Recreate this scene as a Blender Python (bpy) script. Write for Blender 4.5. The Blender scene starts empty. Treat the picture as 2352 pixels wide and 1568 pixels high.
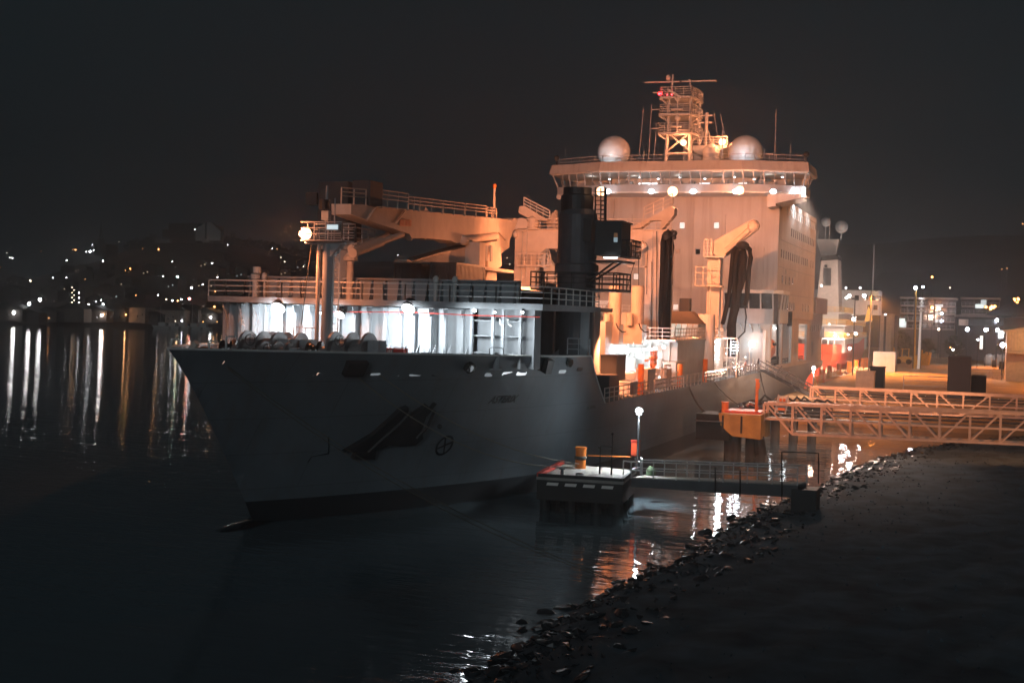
import bpy, math, random
from mathutils import Vector, Matrix
random.seed(7)
S = bpy.context.scene
COL = S.collection
R = math.radians

# ---------------------------------------------------------------- camera
CAMZ = 12.5
FPX = 3005.0                       # focal length in pixels of the 2352 px wide frame
PSI, PIT, ROL = math.atan(1092/FPX), math.atan(62.6/FPX), math.atan(.028)
fw = Vector((-math.sin(PSI)*math.cos(PIT), math.cos(PSI)*math.cos(PIT), -math.sin(PIT)))
r0 = Vector((math.cos(PSI), math.sin(PSI), 0)); u0 = r0.cross(fw)
cr, sr = math.cos(ROL), math.sin(ROL)
RT = r0*cr+u0*sr; UP = r0*-sr+u0*cr
cam = bpy.data.cameras.new('camera'); cam.lens = FPX*36/2352; cam.sensor_width = 36
cam.clip_start = .5; cam.clip_end = 6000
camo = bpy.data.objects.new('camera', cam); COL.objects.link(camo)
m = Matrix((RT, UP, -fw)).transposed().to_4x4(); m.translation = (0, 0, CAMZ)
camo.matrix_world = m
S.camera = camo

# ---------------------------------------------------------------- world, added fill light, exposure
W = bpy.data.worlds.new('World'); S.world = W; W.use_nodes = True
nt = W.node_tree; nt.nodes.clear()
wo = nt.nodes.new('ShaderNodeOutputWorld'); bg = nt.nodes.new('ShaderNodeBackground')
sky = nt.nodes.new('ShaderNodeTexSky'); sky.sky_type = 'NISHITA'; sky.sun_disc = False
sky.sun_elevation = R(2); sky.sun_rotation = R(165); sky.dust_density = 1.5
hs = nt.nodes.new('ShaderNodeHueSaturation'); hs.inputs['Saturation'].default_value = .0
mixs = nt.nodes.new('ShaderNodeMix'); mixs.data_type = 'RGBA'; mixs.inputs['Factor'].default_value = .93
mixs.inputs['B'].default_value = (.0080, .0136, .0170, 1)        # town-lit night cloud
sc_ = nt.nodes.new('ShaderNodeVectorMath'); sc_.operation = 'SCALE'; sc_.inputs['Scale'].default_value = .02
nt.links.new(sky.outputs[0], hs.inputs['Color']); nt.links.new(hs.outputs[0], sc_.inputs[0])
nt.links.new(sc_.outputs[0], mixs.inputs['A']); nt.links.new(mixs.outputs['Result'], bg.inputs[0])
bg.inputs[1].default_value = 1.0
nt.links.new(bg.outputs[0], wo.inputs[0])
sun = bpy.data.lights.new('night_fill', 'SUN'); sun.energy = .38; sun.angle = R(12); sun.color = (.80, .93, 1)
suno = bpy.data.objects.new('night_fill', sun); COL.objects.link(suno)  # added weak fill sun standing in for shore light behind the camera
suno.rotation_euler = Vector((.16, -.95, .20)).to_track_quat('Z', 'Y').to_euler()
S.view_settings.view_transform = 'Standard'; S.view_settings.look = 'None'
S.view_settings.exposure = 0; S.view_settings.gamma = 1
S.cycles.use_denoising = True
S.cycles.max_bounces = 6; S.cycles.volume_bounces = 0; S.cycles.sample_clamp_indirect = 6
S.cycles.caustics_reflective = False; S.cycles.caustics_refractive = False
S.cycles.use_light_tree = True

# ---------------------------------------------------------------- projecting layout points onto real planes
def ray(px, py):
    return RT*((px-1176)/FPX)+UP*((784-py)/FPX)+fw
def at(px, py, X=None, Y=None, Z=None):
    d = ray(px, py)
    t = X/d.x if X is not None else Y/d.y if Y is not None else (Z-CAMZ)/d.z
    return Vector((0, 0, CAMZ))+d*t

# ---------------------------------------------------------------- materials
def mat(name, col, rough=.5, metal=0., emit=None, es=0., noise=.18, nscale=1.5, bump=0., streak=0., spec=.5):
    m = bpy.data.materials.new(name); m.use_nodes = True
    n = m.node_tree; b = n.nodes['Principled BSDF']
    b.inputs['Roughness'].default_value = rough; b.inputs['Metallic'].default_value = metal
    b.inputs['Specular IOR Level'].default_value = spec
    tc = n.nodes.new('ShaderNodeTexCoord')
    if emit is not None:
        b.inputs['Emission Color'].default_value = (*emit, 1); b.inputs['Emission Strength'].default_value = es
    if noise > 0:
        nz = n.nodes.new('ShaderNodeTexNoise'); nz.inputs['Scale'].default_value = nscale; nz.inputs['Detail'].default_value = 6
        n.links.new(tc.outputs['Object'], nz.inputs['Vector'])
        rp = n.nodes.new('ShaderNodeValToRGB')
        rp.color_ramp.elements[0].position = .3; rp.color_ramp.elements[1].position = .7
        rp.color_ramp.elements[0].color = (*[c*(1-noise) for c in col], 1)
        rp.color_ramp.elements[1].color = (*[min(1, c*(1+noise*.6)) for c in col], 1)
        n.links.new(nz.outputs['Fac'], rp.inputs[0]); last = rp.outputs[0]
        if streak > 0:                                                   # rust and dirt runs down the plating
            mp = n.nodes.new('ShaderNodeMapping'); mp.inputs['Scale'].default_value = (1.6, 1.6, .06)
            n2 = n.nodes.new('ShaderNodeTexNoise'); n2.inputs['Scale'].default_value = 1.; n2.inputs['Detail'].default_value = 5
            n.links.new(tc.outputs['Object'], mp.inputs[0]); n.links.new(mp.outputs[0], n2.inputs['Vector'])
            r2 = n.nodes.new('ShaderNodeValToRGB'); r2.color_ramp.elements[0].position = .5; r2.color_ramp.elements[1].position = .75
            r2.color_ramp.elements[0].color = (0, 0, 0, 1); r2.color_ramp.elements[1].color = (streak,)*3+(1,)
            n.links.new(n2.outputs['Fac'], r2.inputs[0])
            mx = n.nodes.new('ShaderNodeMix'); mx.data_type = 'RGBA'; mx.inputs['B'].default_value = (.13, .06, .03, 1)
            n.links.new(r2.outputs[0], mx.inputs['Factor']); n.links.new(last, mx.inputs['A']); last = mx.outputs['Result']
        n.links.new(last, b.inputs['Base Color'])
        if bump > 0:
            bp = n.nodes.new('ShaderNodeBump'); bp.inputs['Strength'].default_value = bump
            n.links.new(nz.outputs['Fac'], bp.inputs['Height']); n.links.new(bp.outputs[0], b.inputs['Normal'])
    else:
        b.inputs['Base Color'].default_value = (*col, 1)
    return m
def glow(name, col, es):
    return mat(name, (.8, .8, .8), emit=col, es=es, noise=0)
SOD = (1., .30, .115); PALE = (.86, .95, 1.); WARM = (1., .72, .45)
M = dict(
    ship=mat('grey_ship_paint', (.33, .35, .37), .75, noise=.1, streak=.16),
    white=mat('white_ship_paint', (.62, .62, .60), .7, noise=.08, nscale=.7, streak=.12),
    cream=mat('pale_crane_paint', (.62, .54, .47), .65, noise=.08, streak=.15),
    rail=mat('rail_paint', (.5, .5, .5), .5, noise=.15),
    dark=mat('dark_grey_paint', (.02, .021, .023), .5),
    crd=mat('shade_painted_crane_grey', (.05, .055, .06), .7),  # shade put into the paint so the crane house merges with the sky
    towerp=mat('blue_grey_tower_paint', (.075, .08, .09), .5, streak=.1),
    black=mat('black_rubber', (.008, .008, .008), .8, spec=.2),
    deck=mat('dark_deck_coating', (.12, .13, .13), .7, noise=.3, nscale=.6),
    steel=mat('bare_steel', (.45, .46, .48), .22, metal=.9),
    drum=mat('winch_drum_steel', (.26, .25, .25), .35, metal=.4),
    bronze=mat('dark_oiled_steel', (.05, .045, .04), .2, metal=.4, spec=.8),
    glass=mat('dark_glass', (.015, .018, .02), .06, noise=0, spec=.9),
    glass_lit=glow('lit_cabin_window', (.75, .95, 1.), .75),
    glass_dim=glow('dimly_lit_window', (.62, .36, .22), .35),
    orange=mat('orange_safety_paint', (.75, .20, .03), .45),
    red=mat('red_paint', (.55, .04, .025), .45),
    redhull=mat('red_hull_paint', (.62, .07, .02), .45, streak=.1),
    yellow=mat('yellow_paint', (.65, .35, .03), .5),
    conc=mat('weathered_concrete', (.33, .31, .28), .85, noise=.3, nscale=.8, bump=.3),
    concd=mat('wet_dark_concrete', (.02, .021, .023), .6, noise=.4, nscale=.8, bump=.3),
    yard=mat('gravel_yard', (.38, .26, .13), .9, noise=.35, nscale=.25, bump=.2),
    wood=mat('creosoted_timber', (.014, .014, .014), .7, noise=.3),
    rope=mat('mooring_rope', (.22, .20, .16), .8, nscale=12),
    ropel=mat('weathered_rope', (.10, .085, .06), .8, nscale=12),
    roped=mat('dark_mooring_rope', (.05, .045, .04), .8, nscale=12),
    canvas=mat('dark_canvas', (.05, .04, .03), .8),
    rock=mat('wet_dark_rock', (.03, .034, .038), .3, noise=.6, nscale=2.5, bump=.7, spec=.7),
    soil=mat('rough_grass_bank', (.085, .125, .15), .95, noise=.6, nscale=.5, bump=1.),
    hill=mat('wooded_hillside', (.014, .016, .018), .95, noise=.5, nscale=.03),
    brick=mat('dark_apartment_wall', (.10, .085, .075), .8, noise=.25, nscale=.4),
    slab=mat('apartment_balcony_slab', (.45, .36, .30), .8),
    shed=mat('cream_shed_cladding', (.55, .42, .30), .7),
    bag=mat('white_bulk_bag', (.6, .55, .48), .9),
    skin=mat('skin', (.4, .24, .17), .6), cloth=mat('dark_work_clothes', (.04, .04, .05), .85), clothr=mat('orange_work_jacket', (.3, .1, .06), .85),
    screen=mat('white_canvas_screen', (.8, .8, .78), .7),
    stripe=mat('black_marking_paint', (.015, .015, .018), .5, noise=0),
    stripew=mat('white_marking_paint', (.8, .75, .7), .5, noise=0),
    sod=glow('sodium_lamp', (1., .52, .28), 5), sodn=glow('sodium_flood_lens', (1., .62, .4), 5),
    led=glow('white_lamp', (.9, .97, 1.), 7), ledn=glow('white_tube_lamp', (.9, .97, 1.), 5),
    fo=glow('distant_orange_lamp', (1., .36, .10), 12), fw=glow('distant_white_lamp', (.95, .95, 1.), 61), fb=glow('distant_blue_white_lamp', (.80, .85, 1.), 69),
    fg=glow('distant_green_white_lamp', (.6, 1., .8), 78), fr=glow('distant_red_lamp', (1., .2, .2), 69), fy=glow('distant_warm_lamp', (1., .78, .56), 14),
    town=glow('lit_town_window', (1., .70, .42), 1.1), townc=glow('cool_town_window', (.8, .95, 1.), .8),
    redl=glow('red_signal_lamp', (1., .02, .03), 30),
)

# ---------------------------------------------------------------- mesh builder
class MB:
    def __init__(s): s.v = []; s.f = []
    def add(s, vs, fs):
        n = len(s.v); s.v += [Vector(v) for v in vs]; s.f += [[n+i for i in f] for f in fs]; return s
    def box(s, x0, x1, y0, y1, z0, z1):
        return s.add([(x, y, z) for z in (z0, z1) for y in (y0, y1) for x in (x0, x1)],
                     [(0, 2, 3, 1), (4, 5, 7, 6), (0, 1, 5, 4), (2, 6, 7, 3), (0, 4, 6, 2), (1, 3, 7, 5)])
    def bar(s, p, q, w=.1, h=None, n=4):
        return s.tube([p, q], w/2, n, h/2 if h else None)
    def tube(s, pts, r, n=6, r2=None, cap=True, rs=None):
        pts = [Vector(p) for p in pts]; rings = []
        for i, p in enumerate(pts):
            d = (pts[min(i+1, len(pts)-1)]-pts[max(i-1, 0)]).normalized()
            a = d.cross(Vector((0, 0, 1)));
            if a.length < .05: a = Vector((1, 0, 0)) if abs(d.x) < .9 else Vector((0, 1, 0)); a = (a-d*a.dot(d))
            a.normalize(); b = a.cross(d).normalized()
            rr = rs[i] if rs else r; ra, rb = rr, (r2 if r2 else rr)
            off = math.pi/4 if n == 4 else 0; k = math.sqrt(2) if n == 4 else 1
            rings.append([p+a*(ra*k*math.cos(off+2*math.pi*j/n))+b*(rb*k*math.sin(off+2*math.pi*j/n)) for j in range(n)])
        base = len(s.v)
        for g in rings: s.v += g
        for i in range(len(pts)-1):
            for j in range(n):
                a_ = base+i*n+j; b_ = base+i*n+(j+1) % n
                s.f.append([a_, b_, b_+n, a_+n])
        if cap:
            s.f.append([base+j for j in range(n)][::-1]); s.f.append([base+(len(pts)-1)*n+j for j in range(n)])
        return s
    def cyl(s, p, q, r, n=16, r1=None):
        return s.tube([p, q], r, n, rs=[r, r if r1 is None else r1])
    def lathe(s, c, prof, n=20, axis='z'):
        c = Vector(c); pts = []
        for rr, h in prof:
            for j in range(n):
                a = 2*math.pi*j/n; u, w = rr*math.cos(a), rr*math.sin(a)
                pts.append(c+(Vector((u, w, h)) if axis == 'z' else Vector((h, u, w)) if axis == 'x' else Vector((u, h, w))))
        fs = [(i*n+j, i*n+(j+1) % n, (i+1)*n+(j+1) % n, (i+1)*n+j) for i in range(len(prof)-1) for j in range(n)]
        fs += [tuple(range(n))[::-1], tuple((len(prof)-1)*n+j for j in range(n))]
        return s.add(pts, fs)
    def ball(s, c, r, n=12, sz=1.):
        k = max(5, n//2)
        return s.lathe(c, [(max(.001, r*math.sin(math.pi*i/k)), -r*sz*math.cos(math.pi*i/k)) for i in range(k+1)], n)
    def prism(s, poly, axis, a, b):
        n = len(poly)
        def P(u, w, t): return {'x': (t, u, w), 'y': (u, t, w), 'z': (u, w, t)}[axis]
        return s.add([P(u, w, a) for u, w in poly]+[P(u, w, b) for u, w in poly],
                     [tuple(range(n))[::-1], tuple(range(n, 2*n))]+[(i, (i+1) % n, n+(i+1) % n, n+i) for i in range(n)])
    def quad(s, a, b, c, d, t=.04):
        a, b, c, d = map(Vector, (a, b, c, d)); nn = (b-a).cross(d-a).normalized()*t
        return s.add([a, b, c, d, a+nn, b+nn, c+nn, d+nn], [(3, 2, 1, 0), (4, 5, 6, 7), (0, 1, 5, 4), (1, 2, 6, 5), (2, 3, 7, 6), (3, 0, 4, 7)])
    def rail(s, pts, h=1.1, step=1.6, r=.03, bars=3):
        pts = [Vector(p) for p in pts]; up = Vector((0, 0, h))
        for a, b in zip(pts, pts[1:]):
            k = max(1, round((b-a).length/step))
            for i in range(k+1):
                q = a+(b-a)*(i/k); s.tube([q, q+up], r*1.1, 4)
            for j in range(1, bars+1):
                s.tube([a+up*(j/bars), b+up*(j/bars)], r if j < bars else r*1.25, 4)
        return s
    def ladder(s, p, q, w=.45, r=.03, dirx=(1, 0, 0), cage=False):
        p, q = Vector(p), Vector(q); d = Vector(dirx)*w/2; k = int((q-p).length/.32)
        s.tube([p-d, q-d], r, 4).tube([p+d, q+d], r, 4)
        for i in range(1, k): c = p+(q-p)*(i/k); s.tube([c-d, c+d], r*.7, 4)
        return s
    def build(s, name, m, parent=None, smooth=False, **kw):
        org = ROOTS.get(parent.name, Vector((0, 0, 0))) if parent else kw.pop('origin', Vector((0, 0, 0)))
        me = bpy.data.meshes.new(name)
        me.from_pydata([v-org for v in s.v], [], s.f); me.validate()
        import bmesh
        bm = bmesh.new(); bm.from_mesh(me); bmesh.ops.recalc_face_normals(bm, faces=bm.faces); bm.to_mesh(me); bm.free()
        if smooth:
            for p in me.polygons: p.use_smooth = True
        me.materials.append(M[m] if isinstance(m, str) else m)
        o = bpy.data.objects.new(name, me); COL.objects.link(o)
        if parent: o.parent = parent; ROOTS[o.name] = org
        else: o.location = org
        return o
ROOTS = {}
def thing(name, label, cat, loc=(0, 0, 0), group=None):
    o = bpy.data.objects.new(name, None); COL.objects.link(o); o.location = loc; o.empty_display_size = .3
    ROOTS[o.name] = Vector(loc); o['label'] = label; o['category'] = cat
    if group: o['group'] = group
    return o
def tag(o, label, cat, group=None):
    o['label'] = label; o['category'] = cat
    if group: o['group'] = group
    return o
def kind(o, k='structure'): o['kind'] = k; return o
def child(name, parent):                 # an assembly part without a mesh of its own
    o = bpy.data.objects.new(name, None); COL.objects.link(o); o.parent = parent; o.empty_display_size = .3
    ROOTS[o.name] = ROOTS[parent.name]; return o
def dup(root, loc=None, rz=0, label=None, group=None, scale=None):
    def cp(o, par):
        c = o.copy(); COL.objects.link(c); c.parent = par
        for ch in [x for x in KIDS.get(o.name, list(o.children))]: cp(ch, c)
        return c
    c = cp(root, None)
    if loc is not None: c.location = loc
    c.rotation_euler = (0, 0, rz)
    if scale: c.scale = scale
    if label: c['label'] = label
    if group: c['group'] = group
    return c
KIDS = {}
def lamp(p, power, col, parent=None, r=.15, target=None, spot=None, blend=.5, name='light'):
    L = bpy.data.lights.new(name, 'SPOT' if spot else 'POINT'); L.energy = power; L.color = col; L.shadow_soft_size = r
    if spot: L.spot_size = R(spot); L.spot_blend = blend
    o = bpy.data.objects.new(name, L); COL.objects.link(o)
    org = ROOTS.get(parent.name, Vector((0, 0, 0))) if parent else Vector((0, 0, 0))
    if parent: o.parent = parent
    o.location = Vector(p)-org
    if target is not None: o.rotation_euler = (Vector(p)-Vector(target)).to_track_quat('Z', 'Y').to_euler()
    return o
def text(s, size, p, xdir, ydir, m, parent, name='lettering', shear=0, align='CENTER', proj=None, bold=0.):
    cu = bpy.data.curves.new(name, 'FONT'); cu.body = s; cu.size = size; cu.align_x = align; cu.align_y = 'CENTER'; cu.shear = shear
    cu.offset = bold; cu.resolution_u = 3
    t = bpy.data.objects.new('tmp', cu); me = bpy.data.meshes.new_from_object(t); bpy.data.objects.remove(t)
    X, Y = Vector(xdir).normalized(), Vector(ydir).normalized(); org = ROOTS[parent.name]
    for v in me.vertices:
        q = Vector(p)+X*v.co.x+Y*v.co.y
        if proj: q = proj(q)
        v.co = q-org
    me.materials.clear(); me.materials.append(M[m])
    me.name = name; o = bpy.data.objects.new(name, me); COL.objects.link(o); o.parent = parent; ROOTS[o.name] = org
    return o
# ================================================================ THE SETTING
CX = -39.6                          # the ship's centre line; she lies along +Y, bow towards the camera
BX = [(-40, -22), (10, -16), (20, -16), (41, -16.2), (54, -16.2), (67, -14.5), (83, -14.2), (95, -12.4), (114, -10.6), (128, -8), (142, -2.5), (156, 4.2), (175, 15), (190, 30)]
def shore_x(y):
    for (a, b), (c, d) in zip(BX, BX[1:]):
        if y <= c: return b+(d-b)*max(0, (y-a))/(c-a)
    return 30
def sm(a, b, x):
    t = min(1, max(0, (x-a)/(b-a))); return t*t*(3-2*t)
def hsh(x, y):
    return math.sin(x*1.7+y*.6)*math.sin(y*1.3-x*.4)+.5*math.sin(x*4.1+1)*math.sin(y*3.7)
def bank_z(x, y):
    s = x-shore_x(y)
    if s < 0: return max(-2.5, s*.5)
    z = min(s*.42, 1.0)+max(0, s-2.4)*.028+.12*hsh(x, y)*min(1, s)
    r = math.hypot(x, y)
    return z+9.6*(1-sm(3, 15, r))
xs = [-20+.8*i for i in range(60)]+[28+2.5*i for i in range(30)]
ys = [-30+1.4*i for i in range(160)]
mb = MB()
mb.v = [Vector((x, y, bank_z(x, y))) for y in ys for x in xs]
nx = len(xs); mb.f = [(j*nx+i, j*nx+i+1, (j+1)*nx+i+1, (j+1)*nx+i) for j in range(len(ys)-1) for i in range(nx-1)]
kind(mb.build('grass_bank', 'soil', smooth=True))

# water: one sheet, rippled by bump
wm = bpy.data.materials.new('harbour_water'); wm.use_nodes = True
n = wm.node_tree; b = n.nodes['Principled BSDF']
b.inputs['Base Color'].default_value = (.11, .15, .17, 1); b.inputs['Roughness'].default_value = .02; b.inputs['IOR'].default_value = 1.33
tc = n.nodes.new('ShaderNodeTexCoord'); last = None
for sc, st, dist in ((.8, .22, .22), (3., .2, .05), (.12, .12, .5)):
    mp = n.nodes.new('ShaderNodeMapping'); mp.inputs['Rotation'].default_value = (0, 0, R(20)); mp.inputs['Scale'].default_value = (.3, 1., 1.)
    nz = n.nodes.new('ShaderNodeTexNoise'); nz.inputs['Scale'].default_value = sc; nz.inputs['Detail'].default_value = 3
    bp = n.nodes.new('ShaderNodeBump'); bp.inputs['Strength'].default_value = st; bp.inputs['Distance'].default_value = dist
    n.links.new(tc.outputs['Object'], mp.inputs[0]); n.links.new(mp.outputs[0], nz.inputs['Vector']); n.links.new(nz.outputs['Fac'], bp.inputs['Height'])
    if last: n.links.new(last.outputs[0], bp.inputs['Normal'])
    last = bp
n.links.new(last.outputs[0], b.inputs['Normal'])
mb = MB(); mb.v = [Vector((x, y, 0)) for x, y in ((-1500, -300), (900, -300), (900, 1300), (-1500, 1300))]; mb.f = [(0, 1, 2, 3)]
kind(mb.build('water', wm))

# far shore and its hills
RIDGE = [(-300, 655), (0, 642), (120, 632), (230, 600), (290, 575), (360, 560), (520, 556), (600, 572), (680, 590), (800, 600), (1000, 610), (1200, 605), (1500, 600), (1900, 560), (2100, 545), (2352, 540), (2700, 545)]
def ridge(px):
    for (a, c), (d, e) in zip(RIDGE, RIDGE[1:]):
        if px <= d: return c+(e-c)*max(0, px-a)/(d-a)
    return 590
def px_of(x, y):
    v = Vector((x, y, 0)); return 1176+FPX*v.dot(RT)/max(1, v.dot(fw))
YF = 1150
def far_shore(x):               # y of the far waterline
    return 545+(x+480)*.52 if x < -200 else 690+(x+200)*.4 if x < -130 else 718
def hill_z(x, y):
    y0 = far_shore(x) if x < -75 else 560
    s = y-y0
    if s < 0: return -3
    top = at(px_of(x*YF/max(y, 1), YF), ridge(px_of(x, y)), Y=YF).z
    t = min(1, s/max(60, YF-y0))
    return 2.2*min(1, s/3)+(top-2.2)*(t**.85)+(1.2*math.sin(x*.05+y*.03)+1.5*math.sin(x*.021-y*.044))*min(1, s/80)
def terr_z(x, y):
    if x > -75 and y > 330: return max(3., hill_z(x, y))
    return hill_z(x, y)
xs = [-1500+18*i for i in range(134)]; ys = [525+10*i for i in range(66)]+[1200, 1260]
mb = MB(); nx = len(xs)
for y in ys:
    for x in xs: mb.v.append(Vector((x, y, hill_z(x, y) if y <= YF else hill_z(x, YF)-(y-YF)*.3)))
mb.f = [(j*nx+i, j*nx+i+1, (j+1)*nx+i+1, (j+1)*nx+i) for j in range(len(ys)-1) for i in range(nx-1)]
kind(mb.build('far_hills', 'hill', smooth=True))
mb = MB().prism([(-24.5, 190), (-24.5, 345), (-75, 352), (-75, 575), (300, 575), (300, 150), (34, 150), (20, 163), (-24.5, 163)], 'z', -2, 3.0)
kind(mb.build('wharf_ground', 'yard'))

# ================================================================ THE SHIP
ship = thing('supply_ship', 'large grey naval supply ship under orange and white floodlights', 'ship', (CX, 120, 0))
def stem_y(z):
    return 57.2+8.8*max(0, (10.2-z)/10.2)**.85
def hull_b(Y, z):
    q = min(1, max(0, z/10.2)); ys_ = stem_y(z); L = 42+(28-42)*q; nn_ = 2.2+(1.55-2.2)*q
    t = (Y-ys_)/L
    if t <= 0: return 0
    g = 1 if t >= 1 else 1-(1-t)**nn_
    b = 12.6*g
    if Y > 205 and z < 5: b *= 1-((Y-205)/30)**2*(1-z/5)*.75
    return b
def hull_top(Y):
    if Y < 91.4: return 10.2-.6*(Y-57.2)/34.2
    if Y < 95.2: t = (Y-91.4)/3.8; return 9.6-3.6*(t**.75)
    return 6.0
Ys = [57.2+.01]+[57.2+34*(i/44)**1.45 for i in range(1, 45)]+[91.8, 92.4, 93, 93.8, 94.6, 95.2, 98, 105, 115, 130, 150, 174, 190, 205, 215, 225, 234]
NZ = 18
for sgn in (1,):
    mb = MB()
    for side in (1, -1):
        base = len(mb.v)
        for Y in Ys:
            top = hull_top(Y)
            for k in range(NZ+1):
                z = -1.2+(top+1.2)*k/NZ
                sy = stem_y(z); y2 = max(Y, sy)
                mb.v.append(Vector((CX+side*hull_b(y2, z), y2, z)))
        for i in range(len(Ys)-1):
            for k in range(NZ):
                a = base+i*(NZ+1)+k; mb.f.append((a, a+NZ+1, a+NZ+2, a+1))
    e = (len(Ys)-1)*(NZ+1); k2 = len(Ys)*(NZ+1)
    mb.f.append([e+k for k in range(NZ+1)]+[k2+e+k for k in range(NZ, -1, -1)])
    hm = mat('ship_hull_paint', (.155, .18, .20), .5, noise=.2, nscale=.22, streak=.2, bump=.05)
    # antifouling below the boot-top line, tan weathering on the quay side further aft
    nn = hm.node_tree; g_ = nn.nodes.new('ShaderNodeNewGeometry'); sx = nn.nodes.new('ShaderNodeSeparateXYZ'); nn.links.new(g_.outputs['Position'], sx.inputs[0])
    gt = nn.nodes.new('ShaderNodeMath'); gt.operation = 'LESS_THAN'; gt.inputs[1].default_value = 1.35; nn.links.new(sx.outputs['Z'], gt.inputs[0])
    mx = nn.nodes.new('ShaderNodeMix'); mx.data_type = 'RGBA'; mx.inputs['B'].default_value = (.035, .038, .042, 1)
    pb = nn.nodes['Principled BSDF']; src = pb.inputs['Base Color'].links[0].from_socket
    nn.links.new(gt.outputs[0], mx.inputs['Factor']); nn.links.new(src, mx.inputs['A']); nn.links.new(mx.outputs['Result'], pb.inputs['Base Color'])
    # welded plate seams
    cb_ = nn.nodes.new('ShaderNodeCombineXYZ'); nn.links.new(sx.outputs['Y'], cb_.inputs['X']); nn.links.new(sx.outputs['Z'], cb_.inputs['Y'])
    bk = nn.nodes.new('ShaderNodeTexBrick'); bk.inputs['Scale'].default_value = 1.; bk.inputs['Brick Width'].default_value = 7.5; bk.inputs['Row Height'].default_value = 2.1; bk.inputs['Mortar Size'].default_value = .035; bk.inputs['Mortar Smooth'].default_value = .6
    nn.links.new(cb_.outputs[0], bk.inputs['Vector'])
    mq = nn.nodes.new('ShaderNodeMix'); mq.data_type = 'RGBA'; mq.blend_type = 'MULTIPLY'; mq.inputs['Factor'].default_value = .45
    bk.inputs['Color1'].default_value = (1, 1, 1, 1); bk.inputs['Color2'].default_value = (.86, .87, .88, 1); bk.inputs['Mortar'].default_value = (.45, .45, .45, 1)
    nn.links.new(mx.outputs['Result'], mq.inputs['A']); nn.links.new(bk.outputs['Color'], mq.inputs['B']); nn.links.new(mq.outputs['Result'], pb.inputs['Base Color'])
    hull = mb.build('hull', hm, ship, smooth=True)
def on_hull(px, py, off=.03):
    d = ray(px, py); t0 = 50/d.y; prev = None
    for i in range(900):
        t = t0+i*.1/d.y; p = Vector((0, 0, CAMZ))+d*t
        f = p.x-(CX+hull_b(p.y, p.z)) if p.z < hull_top(p.y)+.3 and p.y > stem_y(p.z) else 1
        if f <= 0: break
    e = .15
    def S_(Y, z): return Vector((CX+hull_b(Y, z), Y, z))
    nrm = (S_(p.y+e, p.z)-S_(p.y-e, p.z)).cross(S_(p.y, p.z+e)-S_(p.y, p.z-e))
    nrm.normalize()
    if nrm.x < 0: nrm = -nrm
    return p+nrm*off, nrm
def hull_proj(q, off=.035):           # drops a point onto the port side plating
    return Vector((CX+hull_b(q.y, q.z)+off, q.y-off*.5, q.z))
# bulwark cap rail, one tube round the bow
pts = []
for Y in [y for y in Ys if y <= 91.4][::-1]: pts.append(Vector((CX-hull_b(Y, hull_top(Y)), Y, hull_top(Y)+.03)))
for Y in [y for y in Ys if y <= 95.3]: pts.append(Vector((CX+hull_b(Y, hull_top(Y)), Y, hull_top(Y)+.03)))
MB().tube(pts, .07, 6).build('bulwark_rail', 'white', ship)
# rubbing strake weld line
# bulbous bow
prof = [(.05, -7.2), (.9, -6.9), (1.7, -6.0), (2.2, -4.6), (2.35, -2.6), (2.3, 0), (1.8, 3)]
MB().lathe((CX, 67.2, -2.15), prof, 24, axis='y').build('bulbous_bow', mat('antifouling_paint', (.03, .03, .033), .2, noise=.3), ship, smooth=True)
# forecastle deck, main deck
fz = 8.95
poly = [(CX+hull_b(Y, fz-.3)-.08, Y) for Y in Ys if 59.5 < Y <= 91.2]; poly = poly+[(2*CX-x, y) for x, y in poly[::-1]]
MB().prism(poly, 'z', fz-.15, fz).build('forecastle_deck', 'deck', ship)
MB().box(CX-12.5, CX+12.5, 91.4, 233.9, 5.75, 5.95).build('main_deck', 'deck', ship)
MB().box(CX-12.5, CX+12.3, 91.2, 91.4, 5.9, 9.6).build('forecastle_end_bulkhead', 'ship', ship)
# inner bulwark stays on the far side
# small mooring ports: glowing plates stand in for the lit deck behind
op_w = glow('mooring_deck_glow', (.9, .95, 1.), 1.1); op_o = glow('sodium_mooring_deck_glow', (1., .62, .45), .9); op_g = glow('dim_mooring_deck_glow', (.8, .9, 1.), .18)
op_b = M['stripe']
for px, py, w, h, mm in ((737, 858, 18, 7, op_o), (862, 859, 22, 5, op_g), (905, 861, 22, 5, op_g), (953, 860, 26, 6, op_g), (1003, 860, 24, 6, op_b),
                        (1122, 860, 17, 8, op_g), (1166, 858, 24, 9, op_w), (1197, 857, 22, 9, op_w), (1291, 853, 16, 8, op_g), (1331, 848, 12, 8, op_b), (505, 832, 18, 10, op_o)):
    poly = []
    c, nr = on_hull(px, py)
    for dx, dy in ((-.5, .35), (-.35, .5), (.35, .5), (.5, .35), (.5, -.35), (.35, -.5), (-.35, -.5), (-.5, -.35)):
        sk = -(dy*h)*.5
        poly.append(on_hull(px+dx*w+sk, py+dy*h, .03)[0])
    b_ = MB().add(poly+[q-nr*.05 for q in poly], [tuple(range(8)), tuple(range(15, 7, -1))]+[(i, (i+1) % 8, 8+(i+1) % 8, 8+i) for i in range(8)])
    b_.build('mooring_port', mm, ship)
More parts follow.
